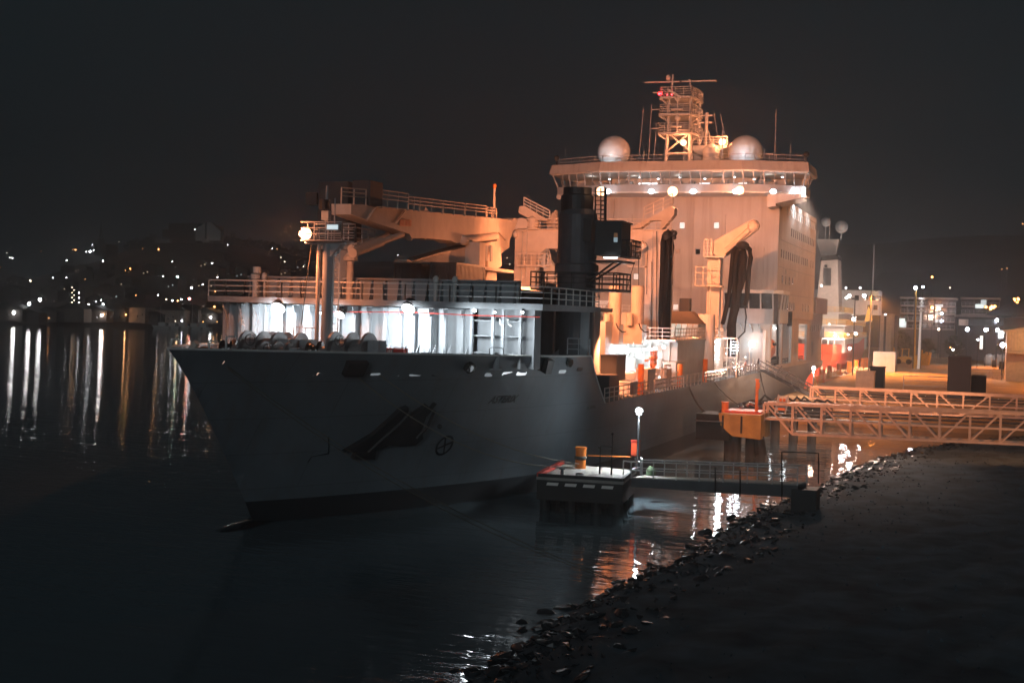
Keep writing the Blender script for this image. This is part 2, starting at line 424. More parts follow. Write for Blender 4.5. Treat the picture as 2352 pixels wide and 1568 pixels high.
# two dark fairlead frames hung over the bulwark, an oval hawse bolster and a small one aft
def hull_patch(pix, m, name, off=.06, th=.12):
    P = []; N = None
    for px, py in pix:
        q, nr = on_hull(px, py, off); P.append(q); N = nr
    k = len(P)
    return MB().add(P+[q+N*th for q in P], [tuple(range(k))[::-1], tuple(range(k, 2*k))]+[(i, (i+1) % k, k+(i+1) % k, k+i) for i in range(k)]).build(name, m, ship)
hull_patch([(795, 826), (841, 826), (826, 857), (783, 857)], 'dark', 'roller_fairlead', th=.35)
hull_patch([(1248, 822), (1262, 822), (1254, 852), (1241, 852)], 'dark', 'roller_fairlead', th=.4)
def oval(cx_, cy_, a, b_, sk, m, name, th=.15, n_=18):
    hull_patch([(cx_+a*math.cos(2*math.pi*i/n_)-sk*math.sin(2*math.pi*i/n_), cy_+b_*math.sin(2*math.pi*i/n_)) for i in range(n_)], m, name, th=th)
oval(1074, 840, 10, 11, 5, 'bronze', 'hawse_bolster', .3)
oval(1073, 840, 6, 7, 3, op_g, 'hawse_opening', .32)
oval(1304, 832, 5, 9, 2, 'bronze', 'hawse_bolster', .2)
# ship's name on the flare
cN, nN = on_hull(1153, 917)
text('ASTERIX', .68, cN, (0, 1, 0), (0, 0, 1), 'stripe', ship, 'ship_name', shear=.35, proj=hull_proj, bold=.02)
# bow-thruster mark: a ring with a cross
mb = MB(); c, nr = on_hull(1020, 1022)
def disc(a, r_): return hull_proj(Vector((c.x, c.y+r_*math.cos(a), c.z+r_*math.sin(a))))
n_ = 32
for i in range(n_):
    a, a2 = 2*math.pi*i/n_, 2*math.pi*(i+1)/n_
    mb.add([disc(a, .66), disc(a2, .66), disc(a2, .52), disc(a, .52)], [(0, 1, 2, 3)])
for a in (.35, .35+math.pi/2):
    d = Vector((0, math.cos(a), math.sin(a))); e = Vector((0, -math.sin(a), math.cos(a)))*.06
    for s_ in (-1, 1):
        mb.add([hull_proj(c+e), hull_proj(c-e), hull_proj(c+d*s_*.6-e), hull_proj(c+d*s_*.6+e)], [(0, 1, 2, 3)])
mb.build('thruster_mark', 'stripe', ship)
# bulb mark
mb = MB(); P = [on_hull(x, y, .03)[0] for x, y in ((754, 1002), (754, 1040), (715, 1046), (706, 1060))]
mb.tube(P, .05, 4); mb.build('draught_mark', 'stripe', ship)
# anchor in its recess
AN = [((1340+x/4.2)/1.7415, (1560+y/4.2)/1.7415) for x, y in ((110, 1000), (350, 850), (600, 700), (850, 480), (1040, 300), (1180, 245), (1190, 430), (1350, 320), (1500, 215), (1525, 240), (1480, 400), (1400, 640), (1430, 770), (1300, 880), (1100, 900), (860, 880), (640, 980), (620, 1120), (250, 1120), (330, 980))]
hull_patch(AN, mat('black_anchor_iron', (.022, .024, .027), .6), 'anchor', off=.02, th=.35)
hull_patch([((1340+x/4.2)/1.7415, (1560+y/4.2)/1.7415) for x, y in ((1480, 400), (1640, 190), (1690, 210), (1560, 380), (1470, 480))], 'dark', 'anchor_chain_end', off=.03, th=.12)
def OH(px, py, o): return on_hull(px, py, o)[0]
mb = MB().tube([OH(838, 1030, .45), OH(868, 1000, .5), OH(905, 968, .5), OH(935, 938, .4)], .1, 6).tube([OH(948, 1000, .4), OH(972, 972, .45), OH(990, 935, .4)], .1, 6)
mb.ball(OH(1002, 973, .35), .16, 8)
mb.build('anchor_ridges', 'dark', ship)

# ---------------- breakwater wall with brackets, and the platform over it
YB = 80.0
mb = MB()
mb.box(CX-11, CX+7.6, YB+.3, YB+.5, fz, 12.75)
mb.build('breakwater', 'ship', ship)
k = 0
x = CX-11
mb = MB(); fl = MB()
i = 0
while x < CX+7.7:
    mb.prism([(YB+.3, 12.7), (YB-.55, 12.7), (YB-.35, 12.1), (YB-.25, 11.5), (YB-.25, 10.3), (YB-.45, 9.75), (YB+.3, 9.75)], 'x', x, x+.05)
    fl.box(x-.1, x+.14, YB-.28, YB-.245, 9.8, 12.2)
    mb.prism([(YB-.25, 10.35), (YB-.9, 9.72), (YB-.25, 9.72)], 'x', x+.5, x+.54)
    i += 1; x += (1.05, 1.25, 1.15, .95, 1.2)[i % 5]
mb.build('breakwater_stiffeners', 'ship', ship)
fl.build('stiffener_flanges', 'ship', ship)
mb = MB().box(CX-11.6, CX+7.6, YB-.95, YB+.3, 9.52, 9.72)
mb.build('breakwater_shelf', 'white', ship)
# the open-sided port part of the breakwater with stair landings
mb = MB()
for xx in (CX+7.7, CX+9.2, CX+9.9, CX+11.1): mb.box(xx, xx+.18, YB-.4, YB-.15, fz, 12.8)
for zz in (9.9, 11.0, 12.0):
    mb.box(CX+7.9, CX+9.2, YB-.1, YB+.9, zz, zz+.06); mb.box(CX+10.1, CX+11.1, YB-.1, YB+.9, zz, zz+.06)
mb.box(CX+7.7, CX+12, YB+1.0, YB+1.1, fz, 12.8); mb.box(CX+12.0, CX+12.12, YB-.2, YB+1.1, fz, 12.8)
mb.build('open_frame_bulkhead', 'ship', ship)
mb = MB().rail([(CX+8.2, YB+4, fz), (CX+8.2, YB+4, fz)], 1) if False else MB()
a, b_ = at(1195, 812, Y=83), at(1240, 780, Y=83)
mb.rail([(a.x, 83, fz+.9), (b_.x, 83, fz+.9)], 1.1, .8); mb.tube([(a.x-.8, 83, fz), (a.x, 83, fz+2.)], .03, 4).tube([(a.x-.4, 82.6, fz), (a.x+.4, 82.6, fz+2.)], .03, 4)
mb.build('stair_railing', 'white', ship)
MB().rail([(b_.x+1., 86, fz+.9), (b_.x+2.6, 86, fz+.9)], 1.1, .8).build('stair_railing', 'ship', ship)
MB().box(a.x-.2, b_.x+.1, 82.8, 84, fz+.8, fz+.88).build('stair_landing', 'ship', ship)
# platform deck, front edge slightly bowed
def plat_front(x): return 78.6+.006*(x-CX)**2+.004*(x-CX)
xs_ = [CX-12.2+24.9*i/16 for i in range(17)]
poly = [(x, plat_front(x)) for x in xs_]+[(xs_[-1], 93), (xs_[0], 90)]
MB().prism(poly, 'z', 12.8, 13.2).build('upper_platform', 'ship', ship)
mb = MB().rail([(x, plat_front(x)+.12, 13.2) for x in xs_[::1]]+[(xs_[-1]-.1, 92.8, 13.2)], 1.12, 1.55, .032)
mb.build('platform_railing', 'white', ship)
# hatch coaming behind the rail
mb = MB().box(CX-11.6, CX+9.5, 84.0, 84.3, 13.2, 14.75)
for i in range(20):
    x = CX-11.3+i*1.08; mb.prism([(84.0, 14.6), (83.65, 14.6), (83.35, 13.2), (84.0, 13.2)], 'x', x, x+.07)
mb.box(CX-11.6, CX+9.5, 83.7, 84.3, 14.65, 14.78)
mb.build('hatch_coaming', 'ship', ship)
mb = MB().box(CX-11.6, CX+9.5, 84.5, 93, 13.2, 14.2)
mb.build('hatch_cover', 'dark', ship)
# small vents on the coaming
for px, w in ((590, .55), (610, .3), (1004, .35), (1048, .35)):
    p = at(px, 640, Y=83.4); MB().lathe((p.x, 83.2, 13.2), [(w*.4, 0), (w*.4, 1.3), (w*.6, 1.35), (w*.6, 1.65), (w*.25, 1.8)], 14).build('mushroom_vent', 'white', ship, smooth=False)
p = at(590, 627, Y=83)
mb = MB().tube([p, p+Vector((0, 0, .45))], .3, 10); mb.build('caged_lamp', 'white', ship)
# pipes along the breakwater
mb = MB().tube([at(765, 716, Y=YB-.45), at(948, 717, Y=YB-.45), at(1085, 724, Y=YB-.45), at(1240, 728, Y=YB-.4)], .035, 6)
mb.tube([at(948, 717, Y=YB-.45), at(948, 700, Y=YB-.45)], .03, 5)
mb.build('fire_main_pipe', 'red', ship)

# floodlights of the forecastle
def flood(p, d, name, lens, body='dark', par=None, s=.28, power=0, col=PALE, spot=150, tgt=None):
    par = par or ship; p = Vector(p); d = Vector(d).normalized()
    b0 = MB().cyl(p-d*.35*s/.28, p, s*.75, 12, s).build(name, body, par)
    side = par
    mb = MB().cyl(p+d*.01, p+d*.06, s*.9, 14); o = mb.build('lamp_lens', lens, b0)
    if power: lamp(p+d*.35, power, col, b0, r=.2, target=tgt if tgt is not None else p+d*5, spot=spot, blend=.6)
    return b0
for px, py, pw, s_ in ((640, 706, 560, .52), (780, 722, 300, .38), (938, 708, 600, .5), (1090, 712, 200, .16), (1137, 716, 70, .1), (1200, 716, 130, .12), (737, 718, 90, .1)):
    p = at(px, py, Y=78.9 if s_ > .2 else 79.3)
    flood(p, (0, -.75, -.8), 'deck_floodlight', 'led', s=s_, power=pw*.5, spot=175)
    lamp((p.x, 77.5, 11.5), pw*2.9, PALE, ship, r=.3, target=(p.x, 80.3, 11.1), spot=128, blend=.5)
# floods in the shade of the overhang that wash the wall
for px, py in ((560, 700), (1000, 705)):
    pass

# ---------------- winches, bitts and deck gear
def winch(cx_, cy_, s, name, m1, m2, par=ship, flip=1):
    z = fz+.75*s
    w = MB().lathe((cx_, cy_, z), [(.25*s, -1.6*s), (.25*s, -.75*s), (.95*s, -.74*s), (.95*s, -.62*s), (.62*s, -.6*s), (.62*s, .15*s), (.95*s, .17*s), (.95*s, .27*s), (.62*s, .3*s), (.62*s, .95*s), (.95*s, .97*s), (.95*s, 1.1*s), (.3*s, 1.12*s)], 24, axis='x').build(name, m1, par, smooth=False)
    MB().lathe((cx_-flip*1.75*s, cy_, z), [(.45*s, -.28*s), (.3*s, -.1*s), (.26*s, .1*s), (.5*s, .3*s)][::1], 20, axis='x').build('warping_head', m2, w, smooth=True)
    MB().box(cx_-1.4*s, cx_+1.3*s, cy_-.8*s, cy_+.8*s, fz, fz+.25*s).build('winch_bed', 'ship', w)
    mb = MB().box(cx_+1.15*s, cx_+1.7*s, cy_-.35*s, cy_+.5*s, fz+.1, fz+1.35*s); mb.build('gearbox', 'ship', w)
    # brake handwheel on a spindle
    h = Vector((cx_+flip*.2*s, cy_-1.25*s, z+.55*s)); mb = MB().tube([(cx_+flip*.2*s, cy_-.1, z+.5*s), h], .03, 5)
    mb.tube([h+Vector((.26*s*math.cos(a), 0, .26*s*math.sin(a))) for a in [2*math.pi*i/14 for i in range(15)]], .025, 5, cap=False)
    for a in (0, math.pi/2, math.pi, -math.pi/2): mb.tube([h, h+Vector((.26*s*math.cos(a), 0, .26*s*math.sin(a)))], .018, 4)
    mb.build('brake_handwheel', 'steel', w)
    return w
pA = at(597, 800, Y=68.5); pB = at(655, 805, Y=68.5); pC = at(790, 800, Y=70.5)
winch(pA.x, 68.5, 1.25, 'mooring_winch', 'drum', 'bronze'); winch(at(650, 800, Y=72).x, 72, 1.2, 'mooring_winch', 'drum', 'bronze'); winch(pC.x+.3, 70.5, 1.3, 'mooring_winch', 'drum', 'bronze')
winch(at(625, 808, Y=65.5).x, 65.8, .95, 'anchor_windlass', 'drum', 'bronze')
mb = MB(); q = at(470, 800, Y=60.6)
mb.ball((q.x, 60.6, fz+.7), .75, 12, .9).build('canvas_covered_roller', mat('worn_canvas', (.35, .2, .13), .8), ship)
mb = MB().tube([at(437, 806, Y=59), at(452, 786, Y=59)], .2, 8)
mb.build('bow_fairlead_roller', 'cream', ship)
for px, py in ((393, 790), (480, 794), (519, 784)):
    q = at(px, py+18, Y=59.5); MB().tube([q, q+Vector((0, 0, .7))], .06, 6).tube([q+Vector((0, 0, .68)), q+Vector((.5, 0, .68))], .05, 5).build('vent_pipe', 'white', ship)
for px in (560, 918, 1140):          # handhold hoops over the cap rail
    yy = 66 if px < 600 else 71 if px < 1000 else 78
    q0 = at(px-16, 816, Y=yy); q1 = at(px+16, 816, Y=yy); zt = at(px, 798, Y=yy).z
    MB().tube([q0, (q0.x, q0.y, zt-.1), (q0.x+.15, q0.y, zt), (q1.x-.15, q0.y, zt), (q1.x, q0.y, zt-.1), q1], .03, 6).build('handhold_hoop', 'dark', ship)
p = at(905, 808, Y=76.5)
box = MB().box(p.x-.8, p.x+.8, 76.2, 76.9, fz+.35, fz+1.15); box = box.build('life_saving_box', 'red', ship)
text('LIFE', .34, (p.x-.2, 76.18, fz+.9), (1, 0, 0), (0, 0, 1), 'stripew', box, 'lettering', bold=.01)
for px in (690, 722):
    q = at(px, 800, Y=76); MB().tube([(q.x, 76, fz), (q.x, 76, fz+.55)], .07, 6).box(q.x-.14, q.x+.14, 75.88, 76.12, fz+.5, fz+.95).build('hydrant_box', 'red', ship)
mb = MB()                            # gate frame by the mast foot
a, b_ = at(673, 812, Y=75), at(727, 812, Y=75); z1 = at(700, 752, Y=75).z
mb.bar((a.x, 75, fz), (a.x, 75, z1), .06).bar((b_.x, 75, fz), (b_.x, 75, z1), .06).bar((a.x, 75, z1), (b_.x, 75, z1), .06).bar((a.x, 75, z1-1.), (b_.x, 75, z1-1.), .05)
for f_ in (.25, .5, .75): mb.bar((a.x+(b_.x-a.x)*f_, 75, fz), (a.x+(b_.x-a.x)*f_, 75, z1), .04)
mb.build('guard_frame', 'rail', ship)
mb = MB()                            # curved ventilator on the wall
q = at(570, 733, Y=79.5)
for px in (558, 1168, 1150):
    q = at(px, 735, Y=79.6); mb.tube([q, q+Vector((0, -.2, .05)), q+Vector((.1, -.3, -.25)), q+Vector((.3, -.2, -.4))], .05, 6)
mb.build('gooseneck_vents', 'white', ship)
for px in (835, 860, 975, 1110):     # bitts
    yb_ = 72 if px < 900 else 77.5; q = at(px, 816, Y=yb_); MB().cyl((q.x, yb_, fz), (q.x, yb_, fz+.85), .2, 12).cyl((q.x+.9, yb_, fz), (q.x+.9, yb_, fz+.85), .2, 12).cyl((q.x, yb_, fz+.85), (q.x, yb_, fz+.92), .27, 12).cyl((q.x+.9, yb_, fz+.85), (q.x+.9, yb_, fz+.92), .27, 12).box(q.x-.3, q.x+1.2, yb_-.25, yb_+.25, fz, fz+.08).build('mooring_bitts', 'ship', ship)

# ---------------- foremast
YM = 74.2
b0 = at(749, 770, Y=YM); t0 = at(755, 556, Y=YM)
mast = MB().cyl((b0.x, YM, fz), (b0.x, YM, t0.z), .34, 20).build('foremast', 'ship', ship, smooth=False)
MB().cyl((b0.x-.62, YM-.1, fz), (b0.x-.62, YM-.1, t0.z-.1), .13, 12).build('cable_trunk', 'cream', mast)
pz = at(745, 555, Y=YM).z
xa, xb = at(706, 555, Y=YM).x, at(800, 555, Y=YM).x
mb = MB().prism([(xa, pz), (xb, pz), (xb, pz-.1), (xb-.25, pz-.12), (b0.x+.32, pz-.95), (b0.x+.32, pz-.12), (b0.x-.7, pz-.2), (xa, pz-.12)], 'y', YM-.35, YM+.35)
mb.box(xa, xb, YM-.9, YM+.9, pz, pz+.08); mb.build('mast_platform', 'ship', mast)
MB().rail([(xa, YM-.9, pz+.08), (xb, YM-.9, pz+.08), (xb, YM+.9, pz+.08), (xa, YM+.9, pz+.08), (xa, YM-.9, pz+.08)], 1.1, 1., .025).build('platform_guardrail', 'rail', mast)
q = at(768, 523, Y=YM-.9)
MB().box(q.x-.45, q.x+.45, YM-1.15, YM-.85, q.z-.18, q.z+.22).build('flood_lamp_housing', 'ship', mast)
MB().box(q.x-.38, q.x+.38, YM-1.18, YM-1.15, q.z-.12, q.z+.16).build('flood_lamp_glass', 'glass_lit', mast)
q = at(703, 537, Y=YM-.5)
MB().cyl(q+Vector((0, .3, .1)), q, .3, 14).build('flood_lamp_housing', 'dark', mast)
MB().ball(q-Vector((0, .1, 0)), .4, 14).build('flood_lamp', 'sod', mast)
lamp(q+Vector((-.5, -.7, -.1)), 3600, SOD, ship, r=.3, target=(-43, 78, 10), spot=140, blend=1.); lamp(q+Vector((-.55, -.75, .1)), 700, SOD, ship, r=.2)
mb = MB().ladder((b0.x+.62, YM, fz+1.), (b0.x+.62, YM, pz), .4); mb.build('mast_ladder', 'white', mast)
zz = at(740, 470, Y=YM).z
mb = MB().tube([(b0.x-.2, YM, pz), (b0.x-.2, YM, zz+1.2)], .08, 6).tube([(b0.x+.4, YM, pz), (b0.x+.4, YM, zz+.4)], .05, 6).box(b0.x-.45, b0.x+.05, YM-.2, YM+.2, zz-1, zz-.4)
mb.build('signal_post', 'ship', mast)
MB().cyl((b0.x-.2, YM-.25, zz-.3), (b0.x-.2, YM-.3, zz+.3), .32, 16).build('search_lamp', 'dark', mast)
mb = MB().tube([at(716, 557, Y=YM-.6), at(692, 745, Y=76.)], .035, 5); mb.build('mast_stay', 'rope', ship)

# ---------------- forward deck crane, boom stowed aft along the centre line
XC = -42.0
pc = at(775, 640, X=XC)
col_y = 84.5
ccx = at(778, 600, Y=col_y).x
crane = MB().lathe((ccx, col_y, 13.2), [(1.1, 0), (1.1, 3.5), (1.35, 3.6), (1.35, 3.9), (.95, 4.0)], 20).build('deck_crane', 'ship', ship)
zc = 17.2
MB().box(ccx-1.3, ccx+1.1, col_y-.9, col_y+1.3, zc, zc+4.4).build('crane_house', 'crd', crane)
MB().rail([(ccx-1.9, col_y-1.3, zc), (ccx+2, col_y-1.3, zc), (ccx+2, col_y+1.6, zc)], 1.1, .9, .028).box(ccx-1.9, ccx+2.1, col_y-1.4, col_y+1.6, zc-.1, zc).build('crane_house_walkway', 'ship', crane)
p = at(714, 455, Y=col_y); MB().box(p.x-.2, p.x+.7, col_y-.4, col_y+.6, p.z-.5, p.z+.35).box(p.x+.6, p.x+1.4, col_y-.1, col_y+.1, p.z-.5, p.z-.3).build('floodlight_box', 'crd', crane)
q = at(805, 600, Y=83); MB().cyl((q.x, 83, 13.2), (q.x, 83, at(805, 588, Y=83).z), .24, 12).lathe((q.x, 83, at(805, 600, Y=83).z), [(.2, 0), (.5, .05), (.5, .3), (.25, .6)], 12).build('hydraulic_riser', 'cream', crane)
def onboom(pix, X): return [(lambda q: (q.y, q.z))(at(px, py, X=X)) for px, py in pix]
def z2(x, y): return ((1200+x/2.0909)/1.7415, (700+y/2.0909)/1.7415)
BO = [z2(*p) for p in ((345, 242), (640, 262), (905, 298), (1640, 368), (1700, 385), (1706, 470), (1660, 545), (1600, 480), (1520, 505), (1370, 540), (1300, 560), (1240, 570), (1190, 548), (1000, 528), (860, 528), (840, 492), (425, 358), (345, 330))]
boom = MB().prism(onboom(BO, XC), 'x', XC-.75, XC+.75).build('crane_boom', 'cream', crane)
TIP = [z2(*p) for p in ((1640, 368), (1690, 372), (1712, 410), (1728, 370), (1752, 360), (1770, 378), (1768, 405), (1706, 545), (1706, 605), (1636, 655), (1590, 700), (1560, 600), (1610, 520))]
MB().prism(onboom(TIP, XC), 'x', XC-.5, XC+.55).build('boom_head', 'cream', crane)
JB = [z2(*p) for p in ((1600, 540), (1400, 575), (1110, 655), (885, 722), (850, 702), (835, 725), (900, 732), (1300, 726), (1500, 700), (1600, 640))]
MB().prism(onboom(JB, XC+.2), 'x', XC-.3, XC+.7).build('folding_jib', 'cream', crane)
JT = [z2(*p) for p in ((1600, 538), (1400, 572), (1110, 650), (885, 718), (890, 726), (1112, 661), (1402, 584), (1600, 552))]
MB().prism(onboom(JT, XC+.2), 'x', XC-.35, XC+.76).build('jib_top_walkway', 'dark', crane)
for dx, a, b_ in ((.5, (440, 650), (855, 495)), (-.4, (430, 622), (730, 500))):
    P, Q = at(*z2(*a), X=XC+dx), at(*z2(*b_), X=XC+dx); mid = P+(Q-P)*.55
    MB().tube([P, mid], .34, 12).tube([mid, Q], .22, 12).build('luffing_cylinder', 'cream', crane)
P, Q = at(*z2(1355, 548), X=XC+.8), at(*z2(1640, 510), X=XC+.8)
MB().tube([P, Q], .3, 12).ball(at(*z2(1365, 545), X=XC+.8), .42).build('jib_cylinder', 'cream', crane)
P = [at(*z2(x, y), X=XC+.8) for x, y in ((350, 122), (550, 145))]; 
def up(pa, pb, zt):                 # railing panels standing on the boom
    mb = MB(); n_ = max(2, int((pb-pa).length/1.7))
    for i in range(n_+1):
        q = pa+(pb-pa)*i/n_; mb.tube([q, q+Vector((0, 0, zt))], .035, 4)
    for h_ in (.5, .75, 1.): mb.tube([pa+Vector((0, 0, zt*h_)), pb+Vector((0, 0, zt*h_))], .035, 4)
    return mb
for a, b_, h_ in (((345, 242), (550, 255), 2.0), ((640, 262), (900, 292), 2.2), ((905, 298), (995, 306), 1.9), ((1002, 307), (1188, 325), 1.9), ((1195, 326), (1373, 344), 1.9), ((1382, 345), (1555, 361), 1.9), ((1562, 361), (1642, 369), 1.7)):
    up(at(*z2(*a), X=XC+.8), at(*z2(*b_), X=XC+.8), h_*.55).build('boom_railing', 'cream', crane)
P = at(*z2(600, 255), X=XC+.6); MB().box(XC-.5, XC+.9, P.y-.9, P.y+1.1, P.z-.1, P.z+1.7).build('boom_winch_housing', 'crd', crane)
mb = MB()
for a, b_ in (((640, 265), (560, 380)), ((880, 300), (800, 408))): mb.tube([at(*z2(*a), X=XC+.85), at(*z2(*b_), X=XC+.85)], .06, 5)
mb.quad(at(*z2(640, 262), X=XC+.8), at(*z2(890, 290), X=XC+.8), at(*z2(890, 290), X=XC+1.6), at(*z2(640, 262), X=XC+1.6))
mb.build('boom_step_frame', 'cream', crane)
mb = MB()
for x_, y_ in ((985, 300), (865, 535), (980, 530)): mb.prism(onboom([z2(x_-22, y_), z2(x_, y_-32), z2(x_+22, y_)] if y_ < 400 else [z2(x_-12, y_-6), z2(x_, y_+14), z2(x_+12, y_-6)], XC), 'x', XC+.3, XC+.7)
mb.build('lifting_lugs', 'cream', crane)
P = at(*z2(1620, 360), X=XC+.4); MB().tube([P, P+Vector((0, 0, 2.6))], .1, 8).build('boom_tip_post', 'cream', crane)
MB().cyl(P+Vector((0, 0, 2.6)), P+Vector((0, 0, 3.)), .16, 8).build('tip_beacon', 'orange', crane)
sg0, sg1, sg2, sg3 = [at(*z2(*p), X=XC+.8) for p in ((830, 425), (927, 430), (930, 375), (833, 370))]
sgn = MB().quad(sg0, sg1, sg2, sg3, .03).build('load_plate', mat('cream_load_plate', (.8, .5, .3), .6, noise=.05), crane)
dx_ = (sg1-sg0); u_ = (sg3-sg0); cc = (sg0+sg2)/2+Vector((.05, 0, 0))
ROOTS[sgn.name] = ROOTS[crane.name]
text('SWL 15t/30m', dx_.length*.175, cc+u_*.24, dx_, u_, mat_name if False else 'redhull', sgn, 'load_marking')
text('SWL 30t 15m', dx_.length*.175, cc-u_*.24, dx_, u_, 'redhull', sgn, 'load_marking')
# crane boom rest
RB = [z2(*p) for p in ((1545, 590), (1625, 600), (1635, 755), (1590, 790), (1590, 885), (1500, 885), (1515, 800), (1515, 700))]
rest = MB().prism(onboom(RB, XC+1), 'x', XC+.2, XC+1.6)
rest = rest.build('boom_rest', 'cream', ship)
mb = MB()
for x_ in (1570, 1612): mb.prism(onboom([z2(x_-8, 600), z2(x_+4, 590), z2(x_+8, 600), z2(x_+8, 718), z2(x_, 724), z2(x_-8, 718)], XC+1.8), 'x', XC+1.6, XC+1.7)
mb.build('rest_pads', 'ship', rest)
mb = MB()
q = at(*z2(1600, 880), X=XC+1); q2 = at(*z2(1400, 780), X=XC+1)
mb.box(XC-1, XC+2.5, q2.y, q.y+1.5, q2.z-.1, q2.z+.15); mb.tube([at(*z2(1405, 840), X=XC+1), at(*z2(1480, 870), X=XC+1)], .25, 6); mb.box(XC-1, XC+2, q2.y+.1, q2.y+1.5, q2.z+.2, q2.z+2.2)
mb.build('rest_brackets', 'cream', rest)
lamp(at(1000, 800, Y=112)+Vector((6, 0, 1)), 1, SOD, ship) if False else None
# blue-ish far lights below
# ---------------- two freight containers on the hatch, forward end dark
def container(name, label, x0, x1, y0, y1, z0, z1, m, grp=None, cat='container'):
    L = Vector(((x0+x1)/2, (y0+y1)/2, z0)); t = thing(name, label, cat, L, grp)
    mb = MB().box(x0+.06, x1-.06, y0+.06, y1-.06, z0+.06, z1-.06); mb.build('container_shell', m, t)
    mb = MB(); i = y0+.3
    while i < y1-.3:
        for xx, s_ in ((x1-.06, 1), (x0+.06, -1)): mb.box(min(xx, xx+s_*.04), max(xx, xx+s_*.04), i, i+.14, z0+.15, z1-.15)
        i += .28
    i = x0+.3
    while i < x1-.3: mb.box(i, i+.14, y0+.02, y0+.06, z0+.15, z1-.15); i += .28
    mb.build('corrugation', m, t)
    mb = MB()
    for x in (x0, x1-.12):
        for y in (y0, y1-.12): mb.box(x, x+.12, y, y+.12, z0, z1)
    for z in (z0, z1-.12):
        for x in (x0, x1-.12): mb.box(x, x+.12, y0+.12, y1-.12, z, z+.12)
        for y in (y0, y1-.12): mb.box(x0+.12, x1-.12, y, y+.12, z, z+.12)
    mb.build('corner_frame', m, t)
    return t
container('freight_container', 'plain dark container under the crane jib, nearer the foremast', at(906, 610, Y=94).x, at(968, 610, Y=94).x, 94, 100.1, 13.25, at(930, 604, Y=94).z, 'dark', 'containers on the ship deck')
container('freight_container', 'dark container with sodium-lit flank beside the crane boom rest', at(988, 610, Y=94).x, at(1049, 610, Y=94).x, 94, 100.1, 13.25, at(1010, 602, Y=94).z, 'dark', 'containers on the ship deck')
MB().box(CX-11.6, CX+10, 93.0, 106, 12.9, 13.2).build('hatch_platform', 'dark', ship)
MB().box(CX-11.6, CX+9, 93.2, 105.8, 5.95, 12.9).build('hold_casing', 'ship', ship)

# ---------------- aft crane's pedestal tower standing on the port edge
TY, TX = 92.5, -28.7
tz = at(1322, 432, Y=TY).z
tower = MB().lathe((TX, TY, 5.95), [(1.45, 0), (1.45, 9.6), (1.62, 9.7), (1.62, 10.3), (1.45, 10.4), (1.45, 13.2), (1.42, tz-5.95-2.), (1.2, tz-5.95-1.6)], 28).build('crane_tower', 'towerp', ship, smooth=False)
MB().lathe((TX-.1, TY, tz-2.4), [(1.2, 0), (1.2, 1.8), (1.05, 1.9), (1.05, 2.4)], 24).build('tower_slew_drum', 'dark', tower)
MB().box(TX-.2, TX+1.4, TY-1.2, TY+1, tz-4., tz-2.3).build('drive_housing', 'dark', tower)
# flare of plating where the tower grows out of the forecastle side
mb = MB(); poly = []
for i in range(9):
    a = math.pi/2*i/8; poly.append((TX+1.3-3.6*(1-math.sin(a)), 9.6+3.2*(1-math.cos(a)) if False else 9.0+3.6*(1-math.cos(a))))
poly = [(TX+1.4, 9.0), (TX+1.4, 13.1)]+[(TX+.6-3.*(i/8)**2., 13.1-4.1*(i/8)**.75) for i in range(9)]
mb.prism(poly, 'y', TY-1.2, TY-.9); mb.build('gusset_plate', 'ship', tower)
cab0, cab1 = at(1376, 512, Y=91.5), at(1433, 588, Y=91.5)
cabin = MB().box(cab0.x, cab1.x, 90.6, 93.2, cab1.z, cab0.z).box(cab0.x-.1, cab1.x+.12, 90.5, 93.3, cab0.z, cab0.z+.1).build('operator_cab', 'dark', tower)
a, b_ = at(1410, 535, Y=90.55), at(1418, 556, Y=90.55)
MB().box(a.x, b_.x, 90.56, 90.6, b_.z+.35, a.z).build('cab_window', mat('amber_cab_glow', (.3, .15, .08), .2, emit=(1., .45, .2), es=.08, noise=0), tower)
MB().box(a.x, b_.x, 90.55, 90.59, b_.z, b_.z+.33).build('cab_window', mat('cool_cab_glow', (.3, .4, .45), .2, emit=(.7, .9, 1), es=.3, noise=0), tower)
a, b_ = at(1397, 592, Y=90.5), at(1415, 592, Y=90.5)
MB().box(a.x-.3, b_.x+.1, 90.35, 90.5, a.z-.05, a.z+.05).build('cab_tube_lamp', 'ledn', tower)
mb = MB().box(cab0.x-.3, cab1.x+.3, 90.3, 93.5, cab1.z-.5, cab1.z-.38); p = at(1455, 590, Y=91)
mb.box(cab1.x, p.x, 90.5, 93, cab1.z-.15, cab1.z-.05)
mb.tube([(TX+1.2, 91, cab1.z-2.), (cab1.x-.6, 91, cab1.z-.5)], .08, 5).tube([(TX+1.5, 91.2, cab1.z-2.), (cab1.x-.1, 91.2, cab1.z-.5)], .08, 5).box(TX+1.3, cab1.x-.2, 90.9, 91.1, cab1.z-2.1, cab1.z-2.)
mb.build('cab_gallery', 'dark', tower)
MB().rail([(cab1.x+.1, 90.5, cab1.z-.05), (p.x, 90.5, cab1.z-.05), (p.x, 93, cab1.z-.05), (cab1.x+.1, 93, cab1.z-.05)], 1.15, .45, .03).build('cab_gallery_railing', 'dark', tower)
pz = at(1390, 664, Y=91.5).z; xl, xr = at(1226, 664, Y=91).x, at(1415, 664, Y=91).x
mb = MB().prism([(xl, 90.2), (xr, 90.2), (xr+.3, 91), (xr+.3, 94), (xl, 94)], 'z', pz-.18, pz); mb.build('tower_platform', 'dark', tower)
MB().rail([(xl, 90.25, pz), (xr, 90.25, pz), (xr+.25, 91, pz), (xr+.25, 94, pz), (xl, 94, pz), (xl, 90.25, pz)], 1.15, 1.1, .035).build('tower_platform_railing', 'dark', tower)
